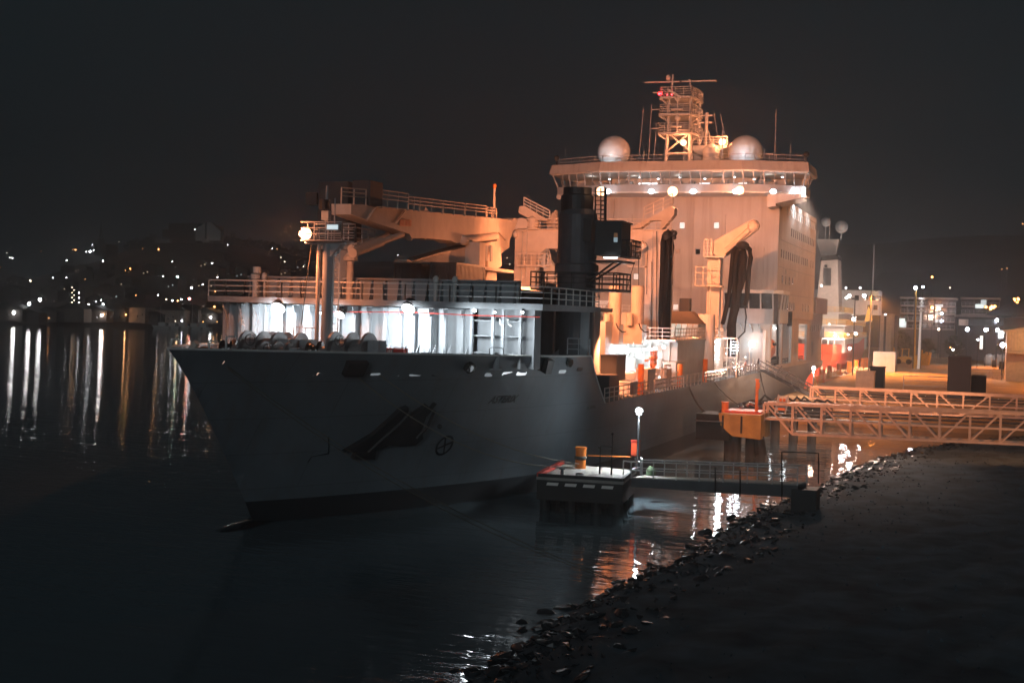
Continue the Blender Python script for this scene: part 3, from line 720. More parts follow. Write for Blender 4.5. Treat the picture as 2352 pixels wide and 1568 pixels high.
lz = at(1380, 512, Y=91).z; MB().ladder((at(1378, 500, Y=91).x, 91, lz), (at(1378, 440, Y=91).x, 91, tz-.1), .7, .045).ladder((at(1386, 500, Y=91.6).x, 91.6, lz), (at(1386, 440, Y=91.6).x, 91.6, tz-.1), .4, .04).build('caged_ladder', 'dark', tower)
q = at(1381, 440, Y=92)
MB().ball(q, .36, 12).build('tower_flood_lamp', 'sod', tower); lamp(q+Vector((.3, .6, 0)), 43000, SOD, tower, r=.25, target=(-38, 174, 17), spot=95)
lz2 = at(1390, 700, Y=91).z
MB().box(at(1198, 700, Y=94).x, at(1226, 700, Y=94).x, 94, 94.3, 9.3, at(1200, 690, Y=94).z).build('orange_lit_post', 'cream', ship)
# white-lit sliver of structure left of the tower: vents and hose clutter on the port side
mb = MB()
for i in range(9):
    px = 1170+i*11; q = at(px, 690, Y=97+i%3); mb.tube([(q.x, q.y, 13.2), (q.x+.2*(i % 2), q.y, 14.1)], .12, 6)
q0, q1 = at(1152, 662, Y=98), at(1240, 662, Y=98); mb.box(q0.x, q1.x, 98, 98.5, q0.z-.3, q0.z+.2)
mb.build('pipe_manifold', 'cream', ship)
lamp(at(1200, 650, Y=97), 900, SOD, ship, r=.3)  # bare sodium fill light over the manifold, no lamp modelled

# ---------------- replenishment gantry with arched legs
GY = 130
def arch_leg(x0, x1, z0, z1):
    mb = MB(); w = x1-x0
    mb.box(x0, x0+.7, GY-.6, GY+.6, z0, z1)
    return mb
ga, gb = at(1189, 529, Y=GY), at(1545, 531, Y=GY)
gx0, gx1, gz = ga.x, gb.x, ga.z
poly = [(gx0, 6), (gx0+2.3, 6), (gx0+2.3, gz-4.), (gx0+2.6, gz-2.6), (gx0+3.4, gz-1.9), (gx0+4.9, gz-1.9), (gx0+5.7, gz-2.6), (gx0+6., gz-4.), (gx0+6., 12), (gx0+7.6, 12), (gx0+7.6, gz-1.9), (gx1-3, gz-1.9), (gx1-2.6, gz-2.6), (gx1-2.5, 6), (gx1, 6), (gx1, gz), (gx0, gz)]
gantry = MB().prism(poly, 'y', GY-.7, GY+.7).build('replenishment_gantry', 'cream', ship)
mb = MB().rail([(gx0-.2, GY-1.2, gz), (gx1+.1, GY-1.2, gz)], 1.1, 1.6, .03).box(gx0-.3, gx1+.2, GY-1.3, GY+1.3, gz, gz+.08)
mb.build('gantry_walkway', 'cream', gantry)
MB().ladder((gx0+1.1, GY-.78, 13), (gx0+1.1, GY-.78, gz), .5).build('gantry_ladder', 'rail', gantry)
MB().ladder((gx1-1.6, GY-.78, 7), (gx1-1.6, GY-.78, gz), .5).ladder((gx1-.9, GY-.8, 7), (gx1-.9, GY-.8, gz-2), .2).build('gantry_ladder', 'rail', gantry)
pz = at(1220, 610, Y=GY).z
mb = MB().box(gx0+.8, gx0+4., GY-2.2, GY-.7, pz-.15, pz).rail([(gx0+.8, GY-2.2, pz), (gx0+4., GY-2.2, pz), (gx0+4, GY-.7, pz)], 1.15, .8, .035); mb.build('gantry_balcony', 'cream', gantry)
pz = at(1460, 612, Y=GY).z; xx = at(1455, 610, Y=GY).x
mb = MB().box(xx-.2, xx+1.6, GY-1.6, GY-.7, pz-.12, pz).rail([(xx-.2, GY-1.6, pz), (xx+1.2, GY-1.6, pz)], 1.8, .6, .04); mb.build('gantry_balcony', 'cream', gantry)
def jib(pix, Y, w, m, name):
    return MB().prism([(lambda q: (q.x, q.z))(at(px, py, Y=Y)) for px, py in pix], 'y', Y-w, Y+w).build(name, m, gantry)
def z3(x, y): return ((2000+x/2.6138)/1.7415, (700+y/2.6138)/1.7415)
jib([z3(*p) for p in ((220, 330), (280, 330), (440, 430), (520, 470), (500, 480), (340, 470), (210, 400))], GY-.5, .5, 'cream', 'starboard_davit')
q0, q1, q2 = [at(*z3(*p), Y=GY-1) for p in ((250, 330), (450, 430), (520, 470))]
MB().rail([q0, q2], .95, .8, .04).build('davit_railing', 'white', gantry)
q = at(*z3(345, 520), Y=GY-.6); MB().lathe((q.x, GY-.6, gz), [(.6, 0), (.6, 1.2), (.3, 1.6)], 14).cyl(at(*z3(235, 520), Y=GY-1)-Vector((0, .3, 0)), at(*z3(235, 520), Y=GY-1), .7, 16).build('gantry_winch', 'cream', gantry)
q = at(*z3(160, 620), Y=GY-.8); MB().ball(q, .3, 12, 1.3).tube([q+Vector((0, 0, .3)), q+Vector((0, 0, 1))], .06, 6).build('gantry_flood_lamp', 'cream', gantry)
# slanting davit plates against the tower, starboard side of it
jib([z3(*p) for p in ((500, 470), (590, 370), (600, 800), (530, 690), (505, 560))], GY+1.5, .4, 'cream', 'winch_frame')
jib([z3(*p) for p in ((450, 760), (475, 750), (510, 780), (515, 860), (580, 960), (580, 1140), (470, 1140), (470, 980), (440, 950))], GY+1.4, .4, 'white', 'ram_tensioner')
# port davit over the gantry
jib([z3(*p) for p in ((1340, 575), (1560, 460), (1800, 330), (1840, 350), (1835, 420), (1720, 560), (1680, 590), (1700, 480), (1590, 480), (1480, 560))], GY, .6, 'cream', 'port_davit')
q0, q1 = at(*z3(1500, 460), Y=GY-.6), at(*z3(1800, 320), Y=GY-.6)
MB().rail([q0, q1], 1.2, 1., .035).build('davit_railing', 'cream', gantry)
q = at(1545, 468, Y=GY)
MB().tube([q, at(1545, 445, Y=GY)], .08, 6).build('lamp_post', 'cream', gantry)
q = at(1545, 440, Y=GY); MB().ball(q, .52, 14).build('gantry_flood_lamp', 'sod', gantry); lamp(q+Vector((0, .9, 0)), 54000, SOD, gantry, r=.3, target=(-38, 174, 17), spot=125); lamp(q+Vector((0, .7, 0)), 2500, SOD, gantry, r=.3)
q = Vector((-36.2, 112, 16.5)); MB().ball(q, .25, 10).tube([(q.x, q.y, 13), q], .08, 6).build('assumed_hatch_lamp', 'sod', ship); lamp(q+Vector((0, .5, 0)), 9000, SOD, ship, r=.3, target=(-40, 132, 15), spot=130); lamp(q+Vector((0, -.5, 0)), 3800, SOD, ship, r=.3, target=(-42, 101, 18.5), spot=100)  # lamp assumed hidden behind the tower, added to light gantry and boom
# crane ram seen right of the operator's cab
q0, q1 = at(1530/1.0-60, 555, Y=GY-8), at(1490, 548, Y=GY-8)
MB().tube([at(*z3(1350, 820), Y=GY-3), at(*z3(1510, 720), Y=GY-3)], .4, 10).tube([at(*z3(1440, 800), Y=GY-3), at(*z3(1530, 720), Y=GY-3)], .25, 8).build('tensioning_ram', 'cream', gantry)
q = at(*z3(1280, 575), Y=GY)
# hoses hung in black bights over the saddles
def hose_bundle(pixlists, Y, name, par, m='black', r=.22):
    for i, L in enumerate(pixlists):
        w = L[0]; P = [at(px, py, Y=Y+.3*(i % 2)) for px, py in L[1:]]
        MB().tube(P, w, 8).build(name, m, par, smooth=True)
def z5(x, y): return ((2360+x/3.36)/1.7415, (880+y/3.36)/1.7415)
hose_bundle([[.30]+[z5(*p) for p in ((1080, 190), (1040, 180), (1000, 215), (985, 300), (980, 600), (965, 1000), (958, 1300), (965, 1600), (960, 1900))],
             [.30]+[z5(*p) for p in ((1075, 230), (1095, 350), (1075, 600), (1050, 900), (1040, 1300), (1035, 1600), (1025, 1830))],
             [.30]+[z5(*p) for p in ((1060, 200), (1060, 420), (1045, 700), (1015, 1000), (1010, 1500), (1010, 1850))],
             [.22]+[z5(*p) for p in ((1010, 230), (1005, 600), (1000, 1000), (985, 1300))]], GY-1.3, 'refuelling_hose', gantry)
mb = MB().tube([at(*z5(1040, 130), Y=GY-1.3), at(*z5(1090, 180), Y=GY-1.3), at(*z5(1145, 180), Y=GY-1.3)], .12, 6).ball(at(*z5(1135, 180), Y=GY-1.3), .3, 10).ball(at(*z5(1130, 235), Y=GY-1.3), .25, 10).ball(at(*z5(1035, 210), Y=GY-1.3), .5, 12)
mb.build('hose_saddle', 'dark', gantry)
# rig wires
mb = MB()
for a, b_ in (((650, 470), (655, 900)), ((770, 330), (760, 1000)), ((600, 560), (500, 900)), ((830, 560), (830, 1700)), ((895, 150), (895, 1700)), ((1110, 260), (1112, 870))):
    mb.tube([at(*z5(*a), Y=GY-2), at(*z5(*b_), Y=GY-2)], .035, 4)
mb.build('rig_wires', 'dark', gantry)

# second station: single post with raised davit
PY = 155
q0, q1 = at(1612, 600, Y=PY), at(1660, 600, Y=PY)
post = MB().box(q0.x+.9, q1.x-.1, PY-.9, PY+.9, 5.95, at(1635, 592, Y=PY).z).build('davit_post', 'cream', ship)
gantry2 = post
jp = [z5(*p) for p in ((1620, 470), (1620, 320), (1780, 230), (2190, 0), (2240, 60), (2230, 150), (1900, 400), (1830, 480), (1800, 500))]
jb = MB().prism([(lambda q: (q.x, q.z))(at(px, py, Y=PY)) for px, py in jp], 'y', PY-.6, PY+.6).build('port_davit', 'cream', post)
MB().tube([at(*z5(1830, 410), Y=PY-.9), at(*z5(2140, 130), Y=PY-.9)], .3, 8).ball(at(*z5(2200, 80), Y=PY-.8), .75, 14).build('davit_cylinder', 'cream', post)
hose_bundle([[.26]+[z5(*p) for p in ((2050, 340), (1950, 380), (1920, 450), (1900, 700), (1870, 1000), (1800, 1330), (1780, 1400))],
             [.40]+[z5(*p) for p in ((2050, 330), (2030, 600), (1990, 900), (1960, 1200), (1900, 1350), (1890, 1700), (1895, 1830))],
             [.36]+[z5(*p) for p in ((2040, 340), (1970, 420), (1960, 800), (1925, 1200), (1875, 1450), (1870, 1750))],
             [.30]+[z5(*p) for p in ((2060, 330), (2150, 400), (2160, 500), (2130, 700), (2110, 1050), (2080, 1150))],
             [.09]+[z5(*p) for p in ((2080, 1150), (2100, 1300), (2080, 1500), (1980, 1600), (1950, 1700))],
             [.36]+[z5(*p) for p in ((2045, 335), (2080, 500), (2050, 800), (1990, 1000), (1950, 1250), (1925, 1500), (1920, 1840))]], PY-1.6, 'refuelling_hose', post)
mb = MB().ball(at(*z5(2050, 340), Y=PY-1.5), .8, 12, .6).tube([at(*z5(1830, 470), Y=PY-1.5), at(*z5(1960, 370), Y=PY-1.5)], .2, 6); mb.build('hose_saddle', 'dark', post)
a, b_ = at(*z5(1430, 880), Y=PY-1.5), at(*z5(1620, 870), Y=PY-1.5)
mb = MB().box(a.x, b_.x+1.5, PY-2.2, PY-.9, a.z-.12, a.z).rail([(a.x, PY-2.2, a.z), (b_.x+1, PY-2.2, a.z)], 2.2, .8, .04); mb.build('davit_balcony', 'cream', post)
a, b_ = at(*z5(1540, 490), Y=PY-1.5), at(*z5(1640, 490), Y=PY-1.5)
mb = MB().box(a.x, b_.x+1.5, PY-2, PY-.9, a.z-.12, a.z).rail([(a.x, PY-2, a.z), (b_.x, PY-2, a.z)], 2.0, .5, .04, bars=5); mb.build('davit_balcony', 'white', post)
mb = MB().tube([at(*z5(1610, 900), Y=PY-1), at(*z5(1610, 1760), Y=PY-1)], .12, 6).tube([at(*z5(1780, 880), Y=PY-1), at(*z5(1770, 1700), Y=PY-1)], .14, 6); mb.build('post_pipes', 'cream', post)
q = at(1695, 438, Y=152)
# ---------------- main deck: houses, vents, rails, lamps
DZ = 5.95
def rng(px0, px1, Y): return at(px0, 800, Y=Y).x, at(px1, 800, Y=Y).x
x0, x1 = rng(1300, 1640, 140)
dz = at(1450, 820, Y=126).z
hz = at(1450, 782, Y=126).z; x0, x1 = at(1300, 800, Y=126).x, at(1556, 800, Y=126).x
tank = MB().box(x0, x1, 126, 150, DZ, hz).box(x0-.1, x1+.15, 124.6, 150.1, hz, hz+.18).build('cargo_deckhouse', 'white', ship)
MB().rail([(x0, 124.8, hz+.18), (x1, 124.8, hz+.18), (x1, 149, hz+.18)], 1.15, 1.3, .035).build('deckhouse_railing', 'cream', tank)
mb = MB()
for px in (1408, 1440, 1492, 1535): q = at(px, 800, Y=125.9); mb.box(q.x, q.x+.2, 125.7, 126, DZ, hz)
for px in (1420, 1455, 1478, 1510, 1522): q = at(px, 800, Y=125.7); mb.tube([(q.x, 125.6, DZ), (q.x, 125.6, hz)], .07, 6)
for px in (1450, 1512): q = at(px, 840, Y=125.5); mb.cyl((q.x, 125.2, DZ), (q.x, 125.2, DZ+2.6), .55, 16)
mb.build('deckhouse_pipework', 'white', tank)
mb = MB()
for px, w in ((1430, 14), (1500, 12), (1550, 10)): q = at(px, 830, Y=125.9); mb.box(q.x, q.x+w*.05, 125.85, 126., DZ+.2, DZ+2.2)
mb.build('deckhouse_doors', 'ship', tank)
for px, pw, py in ((1385, 1300, 796), (1398, 900, 800), (1425, 900, 803), (1440, 900, 805), (1490, 400, 800), (1505, 400, 800), (1525, 500, 797)):
    q = at(px, py, Y=124.2); MB().ball(q, .17 if pw < 600 else .3, 10).build('deck_flood_lamp', 'led', tank); 
for px, pw in ((1392, 520), (1430, 460), (1505, 380)): lamp(at(px, 806, Y=122.2), pw, PALE, ship, r=.25)
for p0, p1, py, hh in ((1366, 1398, 796, .38), (1404, 1436, 801, .34), (1444, 1470, 803, .16), (1476, 1508, 802, .12)):
    q0, q1 = at(p0, py, Y=124.3), at(p1, py, Y=124.3); MB().box(q0.x, q1.x, 124.2, 124.5, q0.z-hh, q0.z+hh).build('tube_floodlight', 'ledn', tank)
# tall vent cylinders
for px in (1408, 1460):
    x = at(px, 700, Y=121).x; zt = at(px, 656, Y=121).z
    v = MB().lathe((x+.2, 121, 11), [(.62, 0), (.62, zt-11.1), (.5, zt-11)], 20).build('ventilator_cylinder', 'cream', ship)
    MB().cyl((x-.25, 120, at(px, 748, Y=120).z), (x-.25, 120, at(px, 720, Y=120).z), .34, 14).build('ventilator_filter', 'cream', v)
    MB().box(x-.9, x+.9, 120.2, 122, at(px, 790, Y=120).z, at(px, 745, Y=120).z).build('ventilator_base', 'cream', v)
    c0 = at(px, 747, Y=119.9); MB().tube([c0+Vector((.3, 0, .2)), c0+Vector((.5, 0, -.3)), c0+Vector((.9, 0, -.6)), c0+Vector((1.3, 0, -.55))], .06, 6).build('ventilator_hose', 'black', v)
q0, q1 = at(1365, 752, Y=118), at(1418, 800, Y=118)
MB().box(q0.x-1, q1.x-1.2, 118, 121, q1.z-3.5, q0.z+.6).build('generator_housing', 'white', ship)
q0, q1 = at(1365, 690, Y=135), at(1500, 730, Y=135)
mb = MB().box(q0.x-2, q1.x+2.5, 150, 151, q1.z-.9, q1.z+.6); mb.build('cross_beam', 'cream', ship)
# winch control cabin with canvas top and slanting lit windows
cY = 138
def cb(px, py, Y=cY): return at(px, py, Y=Y)
a, b_ = cb(1536, 776), cb(1600, 776); c_, d_ = cb(1536, 742), cb(1606, 742); e_, f_ = cb(1540, 714), cb(1585, 712)
cc_ = MB().box(a.x-.5, b_.x+.4, cY, cY+4, a.z-.7, a.z+.1).build('winch_control_cabin', 'ship', ship)
mb = MB().add([(c_.x-.7, cY-.7, c_.z), (d_.x+.7, cY-.7, c_.z), (d_.x+.2, cY+3.6, c_.z), (c_.x-.7, cY+3.6, c_.z), (e_.x-.3, cY+.3, e_.z), (f_.x, cY+.3, e_.z), (f_.x, cY+2.4, e_.z), (e_.x-.3, cY+2.4, e_.z)],
              [(3, 2, 1, 0), (4, 5, 6, 7), (0, 1, 5, 4), (1, 2, 6, 5), (2, 3, 7, 6), (3, 0, 4, 7)]); mb.build('canvas_roof_cover', 'canvas', cc_)
n_ = 5
for i in range(n_):
    xa = a.x+(b_.x-a.x)*i/n_; xb = a.x+(b_.x-a.x)*(i+1)/n_-.12
    MB().add([(xa, cY-.02, a.z+.15), (xb, cY-.02, a.z+.15), (xb+.35, cY-.55, c_.z-.05), (xa+.35, cY-.55, c_.z-.05), (xa, cY+.04, a.z+.15), (xb, cY+.04, a.z+.15), (xb+.35, cY-.5, c_.z-.05), (xa+.35, cY-.5, c_.z-.05)],
             [(0, 1, 2, 3), (7, 6, 5, 4), (0, 4, 5, 1), (1, 5, 6, 2), (2, 6, 7, 3), (3, 7, 4, 0)]).build('cabin_window', glow('green_white_cabin_light', (.6, .85, .75), .55 if i < 3 else .12), cc_)
MB().box(f_.x-1.3, f_.x-.2, cY+.5, cY+1.6, e_.z, e_.z+1.4).build('cabin_exhaust', 'dark', cc_)
x0, x1 = cb(1528, 800).x, cb(1612, 800).x
mb = MB().box(x0, x1, cY-.6, cY+5, a.z-.95, a.z-.75).rail([(cb(1590, 780).x, cY-.5, a.z-.75), (x1, cY-.5, a.z-.75)], 1.9, .5, .04); mb.box(x0, x0+.3, cY, cY+.3, DZ, a.z-.9).box(x1-.3, x1, cY, cY+.3, DZ, a.z-.9)
mb.box(x0, x1, cY+2.5, cY+2.7, DZ, a.z-.95); mb.build('cabin_platform', 'white', cc_)
MB().cyl((cb(1615, 780).x, cY+2, DZ), (cb(1615, 720).x, cY+2, cb(1615, 722).z), .9, 20).build('storage_tank', 'white', ship)
q0, q1 = cb(1543, 797, cY-1), cb(1574, 797, cY-1)
MB().box(q0.x, q1.x, cY-1.1, cY-1, q0.z-.15, q0.z+.25).build('deck_light_panel', 'ledn', cc_); lamp(cb(1558, 806, cY-1.5), 2000, PALE, cc_, r=.3)
for px, py in ((1588, 795), (1598, 790), (1603, 783), (1645, 785)): MB().ball(cb(px, py, cY-1.3), .17, 8).build('deck_lamp', 'led', cc_)
lamp(cb(1600, 796, cY-2), 700, PALE, cc_, r=.3)
# ladder tower and deck arch by the second station
mb = MB().ladder((at(1685, 860, Y=150).x, 150, DZ), (at(1688, 778, Y=150).x, 150, at(1688, 778, Y=150).z), .9, .06); mb.build('deck_ladder', 'steel', ship)
a, b_ = at(1620, 775, Y=148), at(1688, 778, Y=148)
mb = MB().tube([(a.x, 148, DZ), (a.x, 148, a.z-.3), (a.x+.3, 148, a.z), (b_.x, 148, a.z)], .1, 6).rail([(a.x, 149.5, DZ), (b_.x, 149.5, DZ)], a.z-DZ, 1., .05, bars=4)
mb.build('sampling_gallery', 'cream', ship)
lamp(at(1660, 800, Y=146), 700, PALE, ship, r=.3); lamp(at(1690, 815, Y=158), 700, PALE, ship, r=.3)  # bare white fill lights, no lamps modelled around them
# valve trees, posts, deck gear along the port edge
PX = -27.2
def dk(px, py=880, X=PX-.8): return at(px, py, X=X)
def vtree(px, X, s, m):
    p = at(px, 890, X=X); y = p.y; mb = MB()
    mb.tube([(X, y, DZ), (X, y, DZ+1.9*s)], .14, 8); mb.tube([(X-.1, y-.3, DZ+1.9*s), (X+.1, y+.3, DZ+1.9*s)], .2, 8)
    for a_ in (-.9, 0, .9): mb.tube([(X, y, DZ+1.9*s), (X+.1, y+a_, DZ+2.3*s), (X+.1, y+a_, DZ+3.6*s)], .11, 8).ball((X+.1, y+a_, DZ+2.9*s), .2, 8)
    mb.tube([(X-.2, y-1.7, DZ+2.7*s), (X-.2, y-.9, DZ+2.7*s)], .12, 6).tube([(X-.2, y+.9, DZ+2.7*s), (X-.2, y+1.7, DZ+2.7*s)], .12, 6)
    return mb.build('valve_tree', m, ship)
vtree(1496, PX-1.6, 1.0, mat('peach_valve_paint', (.75, .3, .16), .5)); 
for px, m_, h_ in ((1466, 'orange', 2.6), (1614, 'orange', 2.4), (1556, 'orange', 2.2)):
    p = dk(px, 885); MB().tube([(PX-.6, p.y, DZ), (PX-.6, p.y, DZ+h_)], .26, 8).build('deck_bollard_post', m_, ship)
def edge_rail(px0, px1, step, m, r=.03, h=1.1, bars=3):
    y0, y1 = at(px0, 900, X=PX).y, at(px1, 860, X=PX).y
    def yy(px): 
        y = 100.
        for _ in range(40): y += (px-px_of3(PX, y, DZ))*.02*(y/90)
        return y
    return MB().rail([(PX, yy(px0), DZ+.02), (PX, yy(px1), DZ+.02)], h, step, r, bars).build('deck_railing', m, ship)
def px_of3(x, y, z):
    v = Vector((x, y, z-CAMZ)); return 1176+FPX*v.dot(RT)/v.dot(fw)
edge_rail(1388, 1452, 1.3, 'cream'); edge_rail(1452, 1500, 1.5, 'cream'); edge_rail(1502, 1570, 1.1, 'cream', .05); edge_rail(1578, 1612, 1.6, 'cream'); edge_rail(1618, 1668, 1.6, 'steel', .055)
edge_rail(1682, 1712, 1.3, 'steel', .06); edge_rail(1714, 1742, 1.6, 'steel', .05)
for px, py, X_ in ((1572, 806, -33), (1583, 800, -33), (1596, 812, -31), (1622, 806, -31), (1640, 822, -30), (1655, 838, -29), (1668, 812, -31), (1692, 835, -29), (1704, 846, -28.5), (1712, 820, -30), (1732, 838, -28.5), (1478, 818, -33), (1494, 842, -31), (1515, 866, -29), (1545, 850, -30)):
    MB().ball(at(px, py, X=X_), .09, 8).build('small_deck_lamp', 'led', ship)
random.seed(11)
def gear(px, X, w, h, d, m, name):
    y = 100.
    for _ in range(40): y += (px-px_of3(X, y, DZ))*.02*(y/90)
    return MB().box(X-w, X+w*.2, y, y+d, DZ, DZ+h).box(X-w-.05, X+w*.2+.05, y-.05, y+d+.05, DZ+h, DZ+h+.08).build(name, m, ship)
for px, X, w, h, d, m_ in ((1392, -29, 1.2, 1.7, 3, 'dark'), (1408, -30, 1.2, 3.2, 3, 'dark'), (1440, -28.6, 1.2, 1.0, 5, 'white'), (1482, -28.6, .9, 1.9, 3, 'cream'), (1520, -28.8, 1., 1.7, 3, 'cream'), (1546, -28.5, 1.1, 2.3, 4, 'cream'),
                          (1580, -28.8, .5, 2.6, 1.4, 'dark'), (1600, -29.5, .9, 1.5, 3, 'white'), (1660, -28.7, .6, 1.6, 3, 'dark'), (1530, -31, .9, 4., 1.5, 'ship'), (1626, -30, .7, 1.4, 3, 'white')):
    gear(px, X, w, h, d, m_, 'deck_locker')
mb = MB()
for i in range(26):
    px = 1480+i*9.5; X = -28.2-random.random()*2; y = 100.
    for _ in range(40): y += (px-px_of3(X, y, DZ))*.02*(y/90)
    h = .6+random.random()*1.6; mb.tube([(X, y, DZ), (X, y, DZ+h), (X+.4, y+.3, DZ+h)], .07+random.random()*.08, 6)
    if i % 3 == 0: mb.ball((X, y, DZ+h), .22, 8)
mb.build('deck_pipework', 'cream', ship)
mb = MB()
for i in range(22):
    px = 1560+i*8.5; X = -28.5-random.random()*3; y = 110.
    for _ in range(40): y += (px-px_of3(X, y, DZ))*.02*(y/90)
    h = 1.+random.random()*2.4; mb.tube([(X, y, DZ), (X, y, DZ+h)], .05+random.random()*.09, 6)
mb.build('deck_standpipes', 'white', ship)
mb = MB().box(CX-8, CX+9, 105, 124, 5.95, 7.4); mb.build('tank_hatches', 'ship', ship)
[lamp(Vector((-29.5, y_, 11.)), 7500, SOD, ship, r=.4, target=(-31.6, y_, 6), spot=95) for y_ in (106, 116, 127, 139)]  # fill spots added over the deck edge to brighten the rails
q = at(1532, 823, Y=128.5)
mb = MB()
for i in range(9): mb.ball(q+Vector((random.uniform(-.5, .5), random.uniform(-.3, .3), random.uniform(-1., .8))), .33, 8, 1.3)
mb.build('hose_end_cover', mat('pale_canvas', (.6, .55, .42), .8), ship)
# ---------------- accommodation block
HX0, HX1, HY, HY2 = CX-13, -26.3, 174.0, 213.0
house = MB().box(HX0, HX1, HY, HY2, 12.95, 29.0).build('accommodation_block', 'white', ship)
hw = mat('accommodation_paint', (.50, .48, .46), .85, noise=.12, nscale=.25, streak=.3)
house.data.materials[0] = hw
MB().box(HX0, HX1-.0, HY+.03, 231.5, 5.95, 12.93).build('inner_lower_house', hw, house) if False else None
def yX(px, X=-27., z=10):
    y = 170.
    for _ in range(60): y += (px-px_of3(X, y, z))*.03*(y/90)
    return y
# side plating of the lower block with its big openings
ops = [(yX(1772), yX(1796)), (yX(1798.5), yX(1818)), (yX(1834), yX(1853))]
lowz = 12.95
mb = MB(); y = HY
segs = []
for a, b_ in ops: segs.append((y, a)); y = b_
segs.append((y, 231.5))
for a, b_ in segs: mb.box(-27.35, -27.0, a, b_, 5.95, lowz)
for a, b_ in ops: mb.box(-27.35, -27.0, a, b_, 12.2, lowz); mb.box(-27.35, -27.0, a, b_, 5.95, 6.55)
mb.box(-27.35, -27.0, 213.2, 231.5, lowz, 14.2)
side = mb.build('lower_side_plating', hw, ship)
mb = MB().box(HX0, -31.5, HY+.4, 231.3, 5.95, 12.9).box(-31.5, -27.35, HY+.4, 231.3, 12.75, 12.9).box(-31.5, -27.35, HY+1, 231, 5.95, 6.05); mb.build('inner_lower_house', 'white', ship)
MB().box(HX0, -27.35, 213.2, 231.5, 12.95, 14.1).build('aft_deck_bulwark', hw, ship); mb = MB().box(HX0, -27.35, HY, HY+.4, 5.95, 12.93); mb.build('lower_front_bulkhead', hw, ship)
for a, b_ in ops:
    lamp((-29.3, (a+b_)/2, 11.8), 260, PALE, ship, r=.4); MB().box(-31.4, -31.2, (a+b_)/2-.7, (a+b_)/2+.7, 11.3, 11.6).build('boat_deck_lamp', 'ledn', ship)
MB().ball((-31., ops[1][0]+3, 7.6+1.6), .3, 10).build('boat_deck_lamp', 'led', ship)
mb = MB()
for a, b_ in ((ops[0][1]+.8, 0), (ops[1][0]-.6, 0)): mb.tube([(-27.6, a, 6), (-27.8, a, 12.7)], .12, 6)
mb.rail([(-27.6, ops[0][0], 6.05), (-27.6, ops[2][1], 6.05)], 1.1, 1.6, .05); mb.build('boat_deck_stanchions', 'dark', ship)
# grille and slots further aft
mb = MB()
for i in range(6): y = yX(1862+i*4.4, z=11.8); mb.box(-27., -26.97, y, y+.5, 11.1, 12.1)
mb.box(-27, -26.96, yX(1884, z=11.5), yX(1893, z=11.5), 9.9, 11.9); mb.build('side_louvres', 'dark', side)
mb = MB()
for px, w in ((1823, 5), (1863, 4)): y = yX(px, z=8); mb.box(-27., -26.96, y, y+w*.55, 7.2, 9.4)
mb.build('side_access_panels', 'ship', side)
# side windows (narrow dark slots)
WM = mat('dark_side_window', (.02, .016, .014), .15, noise=0, spec=.8)
def srow(z, ylist):
    for y in ylist: MB().box(HX1, HX1+.04, y, y+.55, z-.55, z+.55).build('side_window', WM, house)
srow(25.0, [185.5+2.05*i for i in range(13)]); srow(21.6, [176.5+i*2.15 for i in range(9)]+[197+2*i for i in range(4)]+[207.5, 210])
srow(18.2, [178, 181.2, 184.6, 188]); srow(14.7, [182+i*2 for i in range(5)]+[199.5, 203, 206])
mb = MB()
for z in (23.4, 19.8, 16.3): mb.box(HX1, HX1+.06, HY+.2, HY2, z-.05, z+.05)
for y, z in ((190, 19.2), (181, 19.3)): mb.box(HX1, HX1+.06, y, y+.7, z-.35, z+.35)
mb.build('deck_edge_trim', 'ship', house)
# white screen on the open deck edge, lit by fill spots added above it
MB().box(HX1-.1, HX1+.02, 181.3, 211.8, 27.1, 28.15).build('deck_screen', 'screen', house)
mb = MB()
for i in range(16): y = 181.3+i*2; mb.tube([(HX1+.05, y, 27.1), (HX1+.05, y, 28.3)], .06, 4)
mb.build('screen_posts', 'rail', house)
lamp((HX1+1.3, 187, 28.6), 330, PALE, ship, r=.2, target=(HX1, 187, 27.6), spot=150); lamp((HX1+1.3, 194, 28.6), 270, PALE, ship, r=.2, target=(HX1, 194, 27.6), spot=150); lamp((HX1+1.3, 202, 28.6), 180, PALE, ship, r=.2, target=(HX1, 202, 27.6), spot=150)
# front windows
def fwin(px, py, w, h, m):
    p = at(px, py, Y=HY); 
    o = MB().box(p.x-w/2, p.x+w/2, HY-.06, HY-.01, p.z-h/2, p.z+h/2).build('front_window', m, house)
    MB().box(p.x-w/2-.08, p.x+w/2+.08, HY-.03, HY-.002, p.z-h/2-.08, p.z+h/2+.08).build('window_frame', 'ship', o)
for px, py in ((1567, 518), (1646, 518), (1437, 515)): fwin(px, py, .62, .75, 'glass_lit')
fwin(1461, 635, .62, .72, glow('teal_lit_window', (.6, .85, .85), .5)); fwin(1552, 705, .62, .7, glow('pale_lit_window', (.75, .8, .78), .6))
fwin(1603, 578, .55, .62, 'glass'); fwin(1557, 577, .5, .5, 'slab'); fwin(1629, 705, .55, .65, 'slab')
# horizontal pipe and cable runs on the front
mb = MB()
for px0, px1, py in ((1552, 1660, 708), (1400, 1440, 700)): a, b_ = at(px0, py, Y=HY-.1), at(px1, py, Y=HY-.1); mb.tube([a, (b_.x, b_.y, a.z)], .04, 5)
mb.build('cable_run', 'rail', house)
a, b_ = at(1366, 700, Y=171), at(1408, 735, Y=171)
